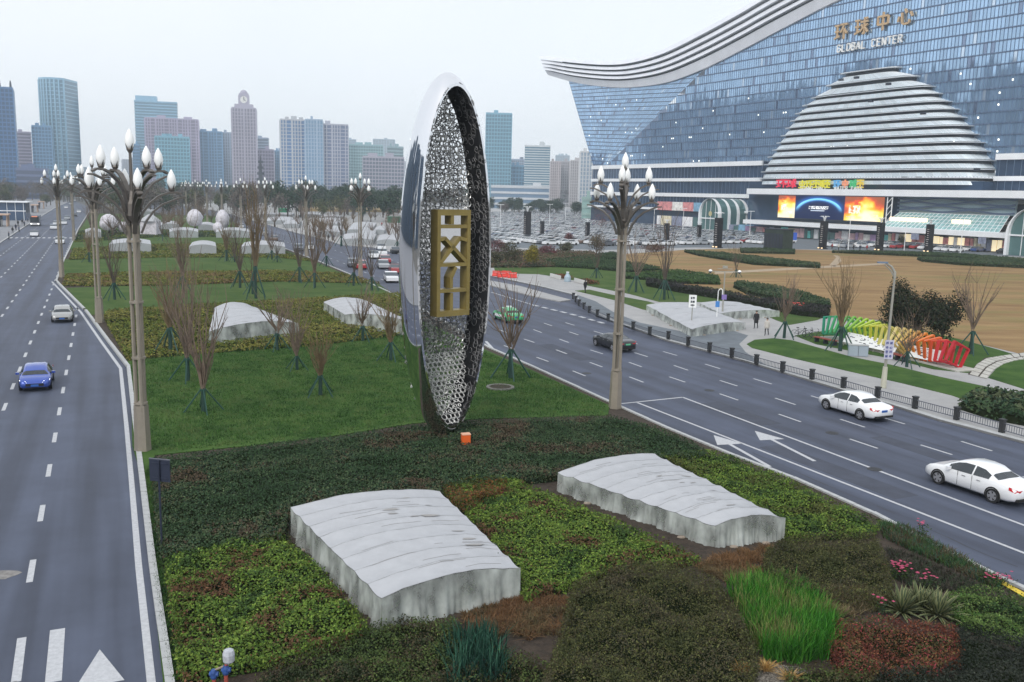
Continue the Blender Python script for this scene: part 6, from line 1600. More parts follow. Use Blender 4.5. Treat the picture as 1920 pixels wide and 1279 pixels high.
def cover(label, fl, fr, br, bl, h, rise, hoops, seed, group='white plant covers', plants=True, det=True, zb=.1, tears=0):
    """cloth stretched over hoops: corners on the ground (front-left, front-right, back-right, back-left)"""
    rng = np.random.default_rng(seed); o0 = (fl+fr+br+bl)/4
    t = thing('plant_cover', label, 'plant cover', (o0.x, o0.y, 0), group=group)
    q = [Vector((p.x-o0.x, p.y-o0.y, 0)) for p in (fl, fr, br, bl)]
    nu, nv = (26, hoops*6) if det else (8, max(4, hoops*2))
    def top(u, v):
        a = q[0].lerp(q[1], u); b = q[3].lerp(q[2], u); p = a.lerp(b, v)
        z = zb+h+rise*(1-(2*u-1)**2)
        ph = (v*hoops) % 1.0; sag = -.05*math.sin(math.pi*ph)*(1 if det else .4)
        if det: sag += .016*math.sin(u*31+v*17+seed)*math.sin(v*27+u*9)+.012*math.sin(u*13-v*41)
        return Vector((p.x, p.y, z+sag))
    T = [[top(i/nu, j/nv) for i in range(nu+1)] for j in range(nv+1)]
    MB().use(m_cover).grid(T).build('roof_cloth', t, None, True)
    edges_ = [[T[0][i] for i in range(nu+1)], [T[j][nu] for j in range(nv+1)], [T[nv][i] for i in reversed(range(nu+1))], [T[j][0] for j in reversed(range(nv+1))]]
    for E in edges_:
        if not det: rows = [E, [Vector((p.x, p.y, zb-.02)) for p in E]]
        else:
            # finer folds down the hanging cloth
            EE = []
            for a, b in zip(E, E[1:]): EE += [a, a.lerp(b, .33), a.lerp(b, .66)]
            EE.append(E[-1]); d = (E[-1]-E[0]).normalized(); nn = Vector((d.y, -d.x, 0))
            rows = []
            for k in range(7):
                f = k/6; r = []
                for i, p in enumerate(EE):
                    w = .045*f*(math.sin(i*1.3+seed+2*math.sin(i*.31))+.9*math.sin(i*.43+2*seed)) + .14*f*f*(.6+.6*math.sin(i*.21+seed)) + (.02 if k else .006)
                    w *= min(1.0, .15+i/6, .15+(len(EE)-1-i)/6)
                    r.append(Vector((p.x+nn.x*w, p.y+nn.y*w, zb-.03+(p.z-.012-zb+.03)*(1-f))))
                rows.append(r)
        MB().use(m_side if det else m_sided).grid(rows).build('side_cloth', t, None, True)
    if det:
        for k in range(hoops+1):
            mb = MB().use(m_hoop); P = [top(i/14, min(.999, max(.001, k/hoops)))+Vector((0, 0, .004)) for i in range(15)]
            mb.tube(P, .011, 4, False).build('hoop', t)
        for k in range(hoops*2):                        # crease shade drawn as thin grey lines; wet marks follow
            u0, v0 = rng.uniform(.05, .8), rng.uniform(.03, .95); L_ = rng.uniform(.06, .35); mb = MB().use(m_crease_stain)
            P = [top(u0+L_*s, v0)+Vector((0, 0, .012+.0)) for s in np.linspace(0, 1, 7)]
            mb.tube(P, .006, 3, False).build('crease', t)
        for k in range(tears):
            u0, v0 = rng.uniform(.45, .9), rng.uniform(.1, .95); c = top(u0, v0)+Vector((0, 0, .02)); mb = MB().use(m_crease_stain); rr = rng.uniform(.06, .16)
            ux = (top(min(1, u0+.02), v0)-top(u0-.02, v0)).normalized(); vx = (top(u0, min(1, v0+.02))-top(u0, v0-.02)).normalized()
            mb.poly([c+ux*rr*2.2*math.cos(a)*(1+.3*math.sin(3*a+k))+vx*rr*.55*math.sin(a) for a in np.linspace(0, 6.28, 13)[:-1]]); mb.build('wet_patch', t)
        for E in edges_:
            for k in range(2):
                p = E[int((k+.3+.4*rng.random())/2*(len(E)-1))]; d = (E[-1]-E[0]).normalized(); nn = Vector((d.y, -d.x, 0))
                MB().use(m_sand).lathe([(.08, 0), (.13, .04), (.11, .09), (.03, .11)], (p.x+nn.x*.2, p.y+nn.y*.2, zb-.02), 8, 1.3, .8).build('sandbag', t)
        if plants:
            P = [(p.x*.93, p.y*.93) for p in q]; x, y, A = sample_poly(P, 5200); z = zb+np.abs(RNG.normal(0, .33, len(x)))*(h+.1)*1.6; z = np.minimum(z, zb+h*.86*(.55+.6*vnoise(x+50, y+50, .7, seed)))
            for E in edges_:
                m_ = 1500; ii = RNG.integers(0, len(E)-1, m_); fr = RNG.random(m_)[:, None]; Ea = np.array([tuple(v) for v in E]); pp = Ea[ii]*(1-fr)+Ea[ii+1]*fr
                pp[:, :2] *= (1-RNG.uniform(.06, .13, (m_, 1))); zz = zb+RNG.random(m_)*h*np.clip(1.5*vnoise(pp[:, 0]+9, pp[:, 1]+9, .9, seed+2)-.12, .05, .95)
                x = np.concatenate([x, pp[:, 0]]); y = np.concatenate([y, pp[:, 1]]); z = np.concatenate([z, zz])
            cs = np.array([(.03, .06, .02), (.05, .09, .03), (.08, .11, .03), (.045, .04, .025), (.02, .035, .018)])
            link('covered_plants', leaves_mesh('covered_plants', np.stack([x, y, z], 1), np.tile([0, 0, .5], (len(x), 1)), .12, cs[RNG.integers(0, 5, len(x))], m_leafc, .5, 1.), t)['kind'] = 'stuff'
    return t
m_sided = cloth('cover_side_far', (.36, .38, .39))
h1 = height_at(718, 1118, G(718, 1166, .1)); h2 = .85
def GT(x, y, z): return G(x, y, z)
zt1 = 1.12
cover('large white arched plant cover at lower left of the centre, nearest the drone', GT(716, 1122, zt1), GT(976, 1066, zt1), GT(825, 921, zt1), GT(545, 952, zt1), zt1-.1, .30, 8, 3, tears=9)
zt2 = .95
cover('long white arched plant cover at right, beside the right carriageway', GT(1342, 986, zt2), GT(1473, 972, zt2), GT(1228, 851, zt2), GT(1046, 886, zt2), zt2-.1, .26, 9, 8, tears=6)
cover('white arched plant cover left of the egg among bare saplings', GT(392, 622, 1.2), GT(560, 606, 1.2), GT(470, 573, 1.2), GT(402, 577, 1.2), 1.1, .45, 6, 5, tears=2)
cover('white arched plant cover touching the left edge of the egg', GT(648, 590, 1.2), GT(790, 612, 1.2), GT(690, 565, 1.2), GT(607, 566, 1.2), 1.1, .45, 6, 6, tears=2)
for i, (a, b, c, d, lb) in enumerate(((205, 474, 284, 460, 'small white cover at the left end of the row of three'), (355, 478, 406, 461, 'small white cover in the middle of the row of three'), (452, 478, 535, 467, 'small white cover at the right end of the row of three'))):
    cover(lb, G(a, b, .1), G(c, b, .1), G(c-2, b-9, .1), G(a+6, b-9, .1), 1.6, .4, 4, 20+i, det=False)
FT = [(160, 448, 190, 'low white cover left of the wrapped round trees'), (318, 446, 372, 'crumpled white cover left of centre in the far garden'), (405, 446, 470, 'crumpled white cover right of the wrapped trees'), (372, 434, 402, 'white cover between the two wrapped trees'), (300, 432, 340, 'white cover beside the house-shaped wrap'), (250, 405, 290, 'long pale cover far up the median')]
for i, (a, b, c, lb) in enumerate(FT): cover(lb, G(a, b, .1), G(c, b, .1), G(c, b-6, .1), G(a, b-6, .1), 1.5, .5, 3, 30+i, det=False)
PT = [(498, 421, 545, 413), (470, 408, 546, 404), (530, 428, 560, 420), (590, 444, 640, 432), (592, 427, 640, 415), (600, 412, 640, 408), (640, 459, 700, 447), (668, 450, 700, 440), (706, 461, 748, 449), (655, 434, 700, 424), (640, 440, 690, 431), (560, 408, 600, 403), (700, 440, 720, 432)]
PTL = ['at the far left end of the row', 'behind the first far bed', 'below the two long ones', 'beside the last kerb lamps', 'third from the road', 'short, near the reeds', 'nearest the road, right half', 'just behind the nearest', 'against the egg edge', 'in the middle', 'narrow, in the middle right', 'short, at the back', 'small, by the tall thin tree']
for i, (a, b, c, d) in enumerate(PT): cover('low pale plant cover in the plaza beds, '+PTL[i], G(a, b, .12), G(c, b, .12), G(c+6, d, .12), G(a+6, d, .12), 1.2, .35, 3, 50+i, det=False, group='pale covers in the plaza beds')
cover('wrinkled pale cover on the island beside the entrance, nearest the sign posts', G(1298, 618, .8), G(1398, 605, .8), G(1300, 570, .8), G(1212, 572, .8), .7, .25, 4, 70, zb=.12, plants=False)
cover('wrinkled pale cover behind the first one, toward the square lamp', G(1352, 588, .8), G(1462, 583, .8), G(1390, 568, .8), G(1312, 568, .8), .7, .2, 4, 71, zb=.12, plants=False)
# trees wrapped in white fleece against frost
m_wrap = mat('wrap_fleece', (.60, .58, .62), .85, var=.3, scale=1.2, bump=.6)
def wrapped(label, x, y, w, h):
    c = G(x, y, .1); s = c.y/F_PX; W_, H_ = w*s, h*s*1.0; t = thing('wrapped_tree', label, 'wrapped tree', c, group='trees wrapped in white fleece')
    mb = MB(); n = 14; rows = []
    for i in range(11):
        f = i/10; r = W_/2*math.sin(math.pi*min(1, .12+f*.86))**.55
        rows.append([Vector((r*(1+.10*math.sin(5*a+i)+.05*random.random())*math.cos(a), r*(1+.1*math.sin(4*a-i))*math.sin(a), H_*(.22+.78*f))) for a in np.linspace(0, 2*math.pi, n+1)[:-1]])
    mb.use(m_wrap).grid(rows, close=True); mb.face([10*n+j for j in range(n)]); mb.build('fleece_wrap', t, None, True)
    MB().use(m_bark).tube([(0, 0, 0), (0, 0, H_*.3)], W_*.06, 6).build('trunk', t)
for a in (('round wrapped tree in the centre of the far garden', 366, 433, 28, 40), ('round wrapped tree right of the first one', 418, 436, 24, 42), ('small wrapped bush at the foot of the right wrapped tree', 409, 441, 18, 24), ('wrapped tree behind the second kerb lamp', 205, 440, 32, 38), ('smaller wrapped bush right of the second kerb lamp', 232, 440, 20, 24)): wrapped(*a)
hw = thing('wrapped_tree', 'tent-like white wrap with a pointed top behind the nearest lamp', 'wrapped tree', G(283, 441, .1), group='trees wrapped in white fleece'); s_ = hw.location.y/F_PX
MB().use(m_wrap).box((0, 0, 14*s_), (30*s_, 24*s_, 28*s_)).build('fleece_wrap', hw); MB().use(m_cover).lathe([(19*s_, 0), (15*s_, 5*s_), (3*s_, 13*s_)], (0, 0, 26*s_), 8).build('fleece_top', hw)

# ================================================================== BARE SAPLINGS ON STAKES, OTHER TREES
m_twig = mat('red_bark', (.165, .12, .09), .85, var=.35, scale=3); m_twg = mat('grey_bark', (.10, .075, .058), .9, var=.3, scale=3); m_twy = mat('ochre_bark', (.17, .12, .065), .85, var=.3, scale=3)
m_stake = mat('stake_green', (.012, .06, .045), .6); m_wrapg = mat('trunk_wrap', (.012, .045, .036), .7)
def sapling(kind, seed):
    """trunk, a fan of bare pruned branches (one joined part), four stakes"""
    R = random.Random(seed); t = thing('bare_sapling', 'bare sapling', 'tree')
    th = 1.15
    MB().use(m_wrapg).tube([(0, 0, 0), (.02, 0, th*.7), (0, .02, th)], [.12, .11, .13], 7).build('trunk', t)
    mb = MB().use({'tall': m_twig, 'fan': m_twig, 'brush': m_twy, 'thin': m_twg}[kind]); 
    cfg = {'tall': (22, 3.0, 5.4, .46), 'fan': (20, 2.2, 3.4, .95), 'brush': (30, 1.7, 2.9, .62), 'thin': (12, 2.6, 4.6, .55)}[kind]
    for k in range(cfg[0]):
        a = R.uniform(0, 6.283); sp = cfg[3]*R.uniform(.15, 1)**.7; L = R.uniform(cfg[1], cfg[2]); z0 = th+R.uniform(-.15, .5)
        p = Vector((.06*math.cos(a), .06*math.sin(a), z0)); d = Vector((math.cos(a)*sp, math.sin(a)*sp, 1)).normalized(); P = [p]; r0 = R.uniform(.026, .050)
        for s in range(4):
            P.append(P[-1]+d*L/4); d = (d+Vector((R.gauss(0, .20), R.gauss(0, .20), .11))).normalized()
        mb.tube(P, [r0, r0*.8, r0*.6, r0*.42, r0*.22], 4, False)
        for s in range(R.choice((1, 2, 3))):
            i = R.choice((1, 2, 3)); b = P[i]; dd = (d+Vector((R.gauss(0, .5), R.gauss(0, .5), R.uniform(0, .3)))).normalized(); l2 = L*R.uniform(.18, .42)
            mb.tube([b, b+dd*l2*.5, b+dd*l2+Vector((0, 0, l2*.12))], [r0*.4, r0*.3, r0*.12], 3, False)
    if kind in ('tall', 'brush'):
        for k in range(7):
            a = R.uniform(0, 6.28); mb.tube([(.05*math.cos(a), .05*math.sin(a), th-.1), (.16*math.cos(a), .16*math.sin(a), th+.5), (.3*math.cos(a), .3*math.sin(a), th+1.1)], [.06, .04, .012], 4, False)
    o = mb.build('crown', t); o['kind'] = 'stuff'
    for k in range(4):
        a = math.pi/2*k+.5; MB().use(m_stake).tube([(1.0*math.cos(a), 1.0*math.sin(a), 0), (.13*math.cos(a), .13*math.sin(a), 1.05)], .04, 5).build('support_stake', t)
    MB().use(m_stake).lathe([(.17, 0), (.17, .1)], (0, 0, 1.0), 8).build('stake_collar', t)
    return t
base_s = {k+str(j): sapling(k, i*7+j*31) for i, k in enumerate(('tall', 'fan', 'brush', 'thin')) for j in range(3)}; nat = dict(tall=6.0, fan=4.0, brush=3.7, thin=5.4); used_s = set()
SAP = [(382, 772, 235, 'tall', 'tall red stemmed bare sapling at front left of the lawn'), (352, 714, 230, 'tall', 'tall bare sapling just behind the front left one, before the plant cover'), (520, 657, 110, 'fan', 'fan shaped bare sapling in front of the middle plant cover'), (557, 694, 140, 'tall', 'slim reddish bare sapling between the fan and the brush shaped ones'), (601, 742, 124, 'brush', 'short brush-like ochre sapling in the middle of the lawn'), (680, 640, 100, 'fan', 'bare fan sapling in front of the cover next to the egg'), (733, 676, 112, 'brush', 'brown brush-like sapling just left of the egg'), (957, 709, 190, 'fan', 'wide bare reddish sapling right of the egg at the kerb'), (215, 562, 150, 'thin', 'bare sapling with green stakes near the second kerb lamp'), (343, 548, 160, 'tall', 'dense brown sapling on the second lawn band'), (450, 540, 150, 'thin', 'thin bare sapling, left of a pair on the second band'), (474, 552, 120, 'thin', 'thin bare sapling, right of a pair on the second band'), (562, 530, 140, 'thin', 'thin bare sapling near the right kerb on the second band'), (590, 540, 150, 'tall', 'reddish bare sapling near the right kerb on the second band'), (612, 500, 70, 'fan', 'small fan sapling by the right kerb'), (663, 536, 120, 'thin', 'thin bare sapling at the foot of the second right lamp'), (697, 545, 120, 'thin', 'thin bare sapling closest to the queue of cars'), (168, 492, 60, 'brush', 'small bushy sapling at the left edge of the far bands'), (305, 452, 55, 'thin', 'far bare sapling by the tent-like wrap'), (425, 490, 70, 'brush', 'far bare sapling left of the right hand small cover'), (440, 492, 70, 'thin', 'far bare sapling above the right hand small cover'), (510, 487, 60, 'fan', 'far bare sapling in front of the right hand small cover'), (520, 492, 60, 'thin', 'far thin sapling right of the right hand small cover'), (255, 490, 60, 'thin', 'far bare sapling in front of the left hand small cover'), (600, 460, 60, 'thin', 'bare sapling in the plaza beds'), (640, 462, 90, 'thin', 'tall thin bare tree in the plaza beds'), (745, 470, 80, 'thin', 'bare tree at the plaza edge left of the egg'), (480, 560, 200, 'brush', 'hazy brown thicket-like sapling behind the middle cover'), (320, 660, 150, 'brush', 'ochre bushy sapling left of the middle plant cover'),
       (1470, 634, 110, 'fan', 'bare sapling at the tip of the roadside lawn'), (1575, 658, 150, 'brush', 'wide bare sapling in front of the green end of the ribbon sculpture'), (1700, 688, 100, 'fan', 'bare sapling in front of the yellow part of the ribbon sculpture'), (1820, 664, 150, 'fan', 'tall bare sapling right of the ribbon sculpture'), (1245, 562, 180, 'thin', 'bare straight tree between the two rounded hedges'), (1192, 548, 110, 'fan', 'bare tree right of the right kerb lamp'), (1118, 522, 90, 'thin', 'bare tree left of the right kerb lamp'), (1380, 520, 70, 'thin', 'thin bare thicket at the square lamp')]
for i, (x, y, hp, k, lb) in enumerate(SAP):
    kk = k; k = k+str(i % 3)
    if k in used_s: o = copy_tree(base_s[k])
    else: o = base_s[k]; used_s.add(k)
    p = G(x, y, .13); o.location = p; H = height_at(x, y-hp, p); s = H/nat[kk]; sx = min(1.5, max(.7, s**.6))
    o.scale = (sx, sx, s); o.rotation_euler = (0, 0, i*1.3); o['label'] = lb; o['group'] = 'bare staked saplings'
# dark evergreen clump behind the ribbon sculpture, bushes by the field
def bush(name, label, cat, x, y, w, h, cols, n, sz, grp=None, trunk=True, z=.13):
    p = G(x, y, z); s = math.hypot(p.x, p.y)/F_PX; R, H = w*s/2, h*s; t = thing(name, label, cat, p, group=grp)
    cm_ = crown_mesh('crown', R, H*.95, cols, n, sz, random.randint(1, 999)); o = link('crown', cm_, t, (0, 0, H*.52)); o['kind'] = 'stuff'
    if trunk:
        MB().use(m_bark).tube([(0, 0, 0), (.05, 0, H*.4), (0, .05, H*.7)], [.12, .1, .05], 6).build('trunk', t)
        for k in range(4):
            a = k*1.6; MB().use(m_bark).tube([(0, 0, H*.2), (R*.35*math.cos(a), R*.35*math.sin(a), H*.5), (R*.6*math.cos(a), R*.6*math.sin(a), H*.75)], [.07, .05, .02], 5).build('limb', t)
    return t
DKT = [(.016, .026, .014), (.024, .036, .018), (.034, .042, .022), (.045, .042, .026), (.03, .028, .02)]
for i, (x, y, w, h, lb) in enumerate(((1672, 640, 78, 118, 'dark dense evergreen at the left of the clump behind the ribbon sculpture'), (1718, 648, 90, 112, 'broad dark evergreen in the middle of the clump behind the ribbon sculpture'), (1764, 654, 76, 104, 'dark evergreen at the right of the clump behind the ribbon sculpture'))): bush('evergreen_tree', lb, 'tree', x, y, w, h, DKT, 4200, .22, 'dark evergreens behind the ribbon sculpture')
bush('golden_conifer', 'small golden conifer on the lawn right of the egg', 'tree', 996, 502, 36, 48, [(.22, .17, .02), (.30, .24, .03), (.14, .13, .03), (.10, .10, .03)], 2600, .24, None, False)
hedge('garden_bed', 'mixed winter shrub bed between the car park and the small lawn right of the egg', 'planting', [(905, 470), (1000, 468), (1112, 470), (1122, 480), (1095, 489), (1050, 495), (980, 496), (905, 496)], .7, 26, .3, [(.05, .06, .03), (.08, .07, .04), (.12, .06, .05), (.04, .055, .03), (.10, .085, .05)], 77, bump=.25, patch=4.0)
rb = [(.14, .05, .06), (.20, .07, .08), (.10, .05, .05), (.09, .06, .05)]; gb2 = [(.05, .06, .03), (.075, .08, .035), (.09, .075, .04), (.06, .05, .035)]
for i, (x, y, w, h, c, lb) in enumerate(((935, 478, 40, 34, rb, 'reddish winter shrub at the egg edge, upper lawn'), (955, 492, 50, 40, gb2, 'olive brown shrub left of the golden conifer'), (930, 497, 36, 26, gb2, 'low brown shrub at the egg edge by the lawn'), (1025, 478, 40, 20, rb, 'pinkish low shrub right of the golden conifer'), (1060, 474, 34, 20, gb2, 'grey green low shrub row right of the golden conifer'), (1066, 455, 30, 18, rb, 'purple shrub before the parked cars'), (1128, 432, 46, 46, rb, 'pink blossom tree in the car park left of the right kerb lamp'), (1118, 486, 44, 60, [(.09, .08, .05), (.12, .09, .06)], 'loose brown tree left of the right kerb lamp'), (1690, 462, 16, 20, DKT, 'small dark bush beside the middle advertising column'), (1225, 478, 60, 20, [(.12, .05, .04), (.08, .06, .04)], 'low rust hedge bush at the far left end of the field'))): bush('garden_shrub', lb, 'shrub', x, y, w, h, c, 1500, .26, None, i in (6, 7))

for k_, o_ in base_s.items():
    if k_ not in used_s:
        for c_ in list(o_.children): bpy.data.objects.remove(c_)
        bpy.data.objects.remove(o_)
# ================================================================== RAILING, SIGNS, SCULPTURE, PEOPLE
m_rail = mat('rail_iron', (.13, .14, .17), .5, .3); m_rpost = mat('rail_post_stone', (.028, .03, .032), .6, var=.3, scale=6)
RP = [(1075, 561), (1080, 567), (1086, 574), (1095, 580), (1105, 587), (1120, 594), (1140, 602), (1162, 610), (1187, 618), (1218, 628), (1253, 637), (1290, 648), (1330, 659), (1372, 670), (1418, 683), (1467, 697), (1522, 712), (1581, 728), (1645, 747), (1715, 766), (1793, 787), (1878, 811), (1978, 840), (2090, 872)]
rp = gp(RP, .13); ro = thing('railing', 'low dark iron railing with black posts along the right carriageway', 'railing', rp[0])
for i, p in enumerate(rp):
    q = p-rp[0]
    mb = MB().use(m_rpost).box((q.x, q.y, .36), (.26, .26, .72), rz=.4).box((q.x, q.y, .76), (.32, .32, .08), rz=.4); mb.build('post', ro)
    if i:
        a = rp[i-1]-rp[0]; d = (q-a); L = d.length; d = d/L; a2, b2 = a+d*.14, q-d*.14
        for z in (.16, .56): MB().use(m_rail).beam(a2+ZA*z, b2+ZA*z, .05, .045).build('rail', ro)
        mb = MB().use(m_rail); n = max(2, int((L-.28)/.16))
        for k in range(1, n):
            c = a2.lerp(b2, k/n); mb.box((c.x, c.y, .36), (.024, .024, .40), rz=.4)
        o = mb.build('baluster', ro); o['kind'] = 'stuff'
# slim street light with a lettered board on it
m_pole = mat('pole_paint', (.33, .32, .28), .5, .2)
sl = thing('street_light', 'slim leaning street light with a lavender lettered board by the railing', 'street light', G(1656, 727, .13))
MB().use(mat('pole_base', (.48, .47, .38), .5)).tube([(0, 0, 0), (.02, 0, 1.5)], [.22, .17], 8).build('base', sl)
H = height_at(1672, 514, G(1656, 727))-.13
MB().use(m_pole).tube([(.02, 0, 1.5), (.10, 0, H)], [.11, .075], 8).build('pole', sl)
mb = MB().use(m_pole); mb.tube([(.10, 0, H-.2), (.10, .05, H+.15), (-.12, .1, H+.55), (-.62, .15, H+.85)], [.09, .10, .08, .05], 6); mb.tube([(.10, 0, H-.2), (-.15, .1, H+.25), (-.62, .15, H+.70)], [.06, .05, .04], 5); mb.build('arm', sl)
MB().use(m_mull).box((-.75, .17, H+.82), (.7, .22, .10)).build('lamp_head', sl)
m_board = mat('board_lavender', (.50, .50, .60), .5); m_blue = mat('letter_navy', (.04, .06, .28), .5)
def face_cam(p): return math.atan2(-p.x, p.y)
bo = MB().use(m_board).box((.1, -.16, 2.75), (.62, .04, 1.35)).build('board', sl)
glyph = [HUAN, QIU, ZHONG, XIN, L_, HUAN, QIU, ZHONG]
def glyphs(parent, name, m, rows, cols, x0, z0, cw, ch, y, th=.03, pick=None):
    k = 0
    for r in range(rows):
        for c in range(cols):
            mb = MB().use(m); g = (pick or glyph)[k % len(pick or glyph)]; k += 1
            for pl in g:
                for (a, b), (e, f) in zip(pl, pl[1:]):
                    mb.beam((x0+c*cw+a*cw*.62, y, z0-r*ch+b*ch*.62), (x0+c*cw+e*cw*.62, y, z0-r*ch+f*ch*.62), .012, th)
            mb.build(name, parent)
glyphs(bo, 'letter', m_blue, 4, 2, -.14, 3.12, .27, .31, -.186, .035)
# white three-character sign, hooked post with a blue panel, square lamp with two heads
s1 = thing('sign_post', 'white sign with three dark characters on a pole in front of the wrinkled covers', 'sign', G(1296, 616, .13), -.2)
MB().use(m_pole).tube([(0, 0, 0), (0, 0, 3.0)], .05, 6).build('pole', s1); b1 = MB().use(m_goldside).box((0, -.07, 2.75), (.75, .05, 1.25)).build('board', s1)
glyphs(b1, 'letter', m_dark, 3, 1, -.2, 2.95, .65, .36, -.10, .06)
s2 = thing('bus_stop_post', 'pale hooked post with a small blue panel near the square lamp', 'sign post', G(1343, 610, .13), -.2)
MB().use(m_goldside).tube([(0, 0, 0), (0, 0, 3.5), (.1, 0, 3.72), (.28, 0, 3.8), (.42, 0, 3.65), (.42, 0, 2.9)], .045, 6).build('pole', s2); MB().use(mat('panel_blue', (.06, .22, .55), .4)).box((0, -.07, 2.2), (.42, .05, .62)).build('panel', s2)
MB().use(mat('panel_violet', (.22, .16, .42), .5)).box((.62, -.05, 2.95), (.5, .05, .5)).build('panel', s2)
s3 = thing('square_lamp', 'grey lamp post with two ball heads on a wide crossbar at the field edge', 'lamp post', G(1354, 596, .13), -.1)
s3h = height_at(1360, 508, G(1354, 596))-.13
MB().use(m_pole).tube([(0, 0, 0), (0, 0, s3h)], [.10, .06], 6).build('pole', s3); MB().use(m_pole).box((0, 0, s3h), (3.2, .06, .07)).box((0, 0, s3h+.3), (1.6, .06, .06)).box((0, 0, s3h+.5), (.5, .3, .25)).build('crossbar', s3)
for x in (-1.55, 1.55): MB().use(m_dark).lathe([(.02, -.22), (.17, -.1), (.2, 0)], (x, 0, s3h), 8).build('lamp_head', s3); MB().use(m_bulb).lathe([(.2, 0), (.17, .13), (.03, .2)], (x, 0, s3h+.005), 8).build('lamp_dome', s3)
# ribbon sculpture of turning square frames
e0, e1 = G(1556, 633, .2), G(1792, 690, .2)
rs = thing('ribbon_sculpture', 'twisting tunnel of square frames running from green through yellow to red', 'sculpture', e0)
ax = (e1-e0); LN = ax.length; ax.normalize(); sd = Vector((ax.y, -ax.x, 0))
ramp = [(0, (.02, .30, .18)), (.14, (.08, .42, .12)), (.28, (.30, .52, .03)), (.42, (.55, .56, .05)), (.58, (.66, .55, .22)), (.68, (.66, .42, .10)), (.76, (.72, .20, .015)), (.86, (.66, .09, .02)), (.93, (.56, .02, .04)), (1, (.46, .012, .022))]
def rampc(t):
    for (a, ca), (b, cb) in zip(ramp, ramp[1:]):
        if t <= b: f = (t-a)/(b-a); return tuple(x+(y-x)*f for x, y in zip(ca, cb))
    return ramp[-1][1]
NF = 25
for i in range(NF):
    t = i/(NF-1); a = math.radians(45+t*205); cen = ax*LN*t+Vector((0, 0, 1.18+.12*math.sin(t*5))); m = mat('frame_paint', rampc(t), .45)
    hs = .86; cor = [cen+(sd*math.cos(a+k*math.pi/2)+ZA*math.sin(a+k*math.pi/2))*hs*1.35 for k in range(4)]
    mb = MB().use(m)
    for k in range(4):
        p, q = cor[k], cor[(k+1) % 4]; mb.beam(p, q, .26, .12, up=(cen-(p+q)/2))
    mb.build('square_frame', rs)
mb = MB().use(m_pale); mb.prism([p-e0 for p in (e0-sd*-1.0-ax*.6, e1-sd*-1.0+ax*1.2, e1+sd*-1.2+ax*1.2, e0+sd*-1.2-ax*.6)], -.1, .04); mb.build('plinth', rs)
def info_board(label, tl, tr, bl_, br):
    b0, b1 = G(bl_[0], bl_[1], .45), G(br[0], br[1], .45); o0 = b0.copy(); o0.z = 0
    d = (b1-b0).normalized(); nn = Vector((d.y, -d.x, 0))
    if nn.y > 0: nn = -nn
    L = (b1-b0).length; hh = 1.05; up = (ZA*.82-nn*.57).normalized(); fn = d.cross(up); fn = -fn if fn.dot(nn) < 0 else fn
    t = thing('info_board', label, 'information board', o0)
    z0 = Vector((0, 0, .45)); A = z0; 
    MB().use(m_goldside).box(A+d*L/2+up*hh/2, (L, hh, .05), axes=(d, up, fn)).build('board', t)
    for k in range(int(L/.9)+1):
        c = A+d*min(L-.1, .1+k*.9); MB().use(m_pole).beam((c.x, c.y, .0), c+up*.1, .07).build('leg', t)
    R = random.Random(5)
    mm = [m_dark, m_blue, mat('print_olive', (.25, .28, .06), .6)]
    for k in range(int(L*9)):
        c = A+d*R.uniform(.15, L-.15)+up*R.uniform(.12, hh-.1)+fn*.03; w = R.uniform(.06, .3)
        MB().use(mm[0 if R.random() < .7 else R.choice((1, 2))]).box(c, (w, R.uniform(.025, .08), .008), axes=(d, up, fn)).build('print', t)
    return t
info_board('long sloping white board covered in small print before the ribbon sculpture', None, None, (1580, 641), (1676, 662))
info_board('short sloping white board with small print before the red end of the ribbon sculpture', None, None, (1703, 668), (1757, 679))
m_redw = mat('bench_red', (.23, .04, .025), .6, var=.2, scale=4)
for (a, b, lb) in (((1528, 640), (1568, 649), 'dark red slatted bench at the green end of the ribbon sculpture'), ((1668, 671), (1698, 679), 'dark red slatted bench between the two white boards')):
    p, q = G(*a, .15), G(*b, .15); be = thing('bench', lb, 'bench', p, group='red benches'); d = (q-p); L = d.length; d.normalize(); n_ = Vector((d.y, -d.x, 0))
    for k in range(4): MB().use(m_redw).box(d*L/2+n_*(-.24+k*.16)+ZA*.45, (L, .13, .05), axes=(d, n_, ZA)).build('slat', be)
    for f in (.08, .5, .92): MB().use(m_dark).box(d*L*f+ZA*.21, (.08, .5, .42), axes=(d, n_, ZA)).build('leg', be)
bn = thing('utility_box', 'pale blue grey utility box on the path before the long white board', 'utility box', G(1608, 667, .15), -.22)
for x in (-.4, .4): MB().use(mat('box_bluegrey', (.32, .38, .44), .5)).box((x, 0, .45), (.76, .5, .9)).build('cabinet', bn)
MB().use(m_kerb).box((0, 0, .93), (1.65, .58, .06)).build('lid', bn)
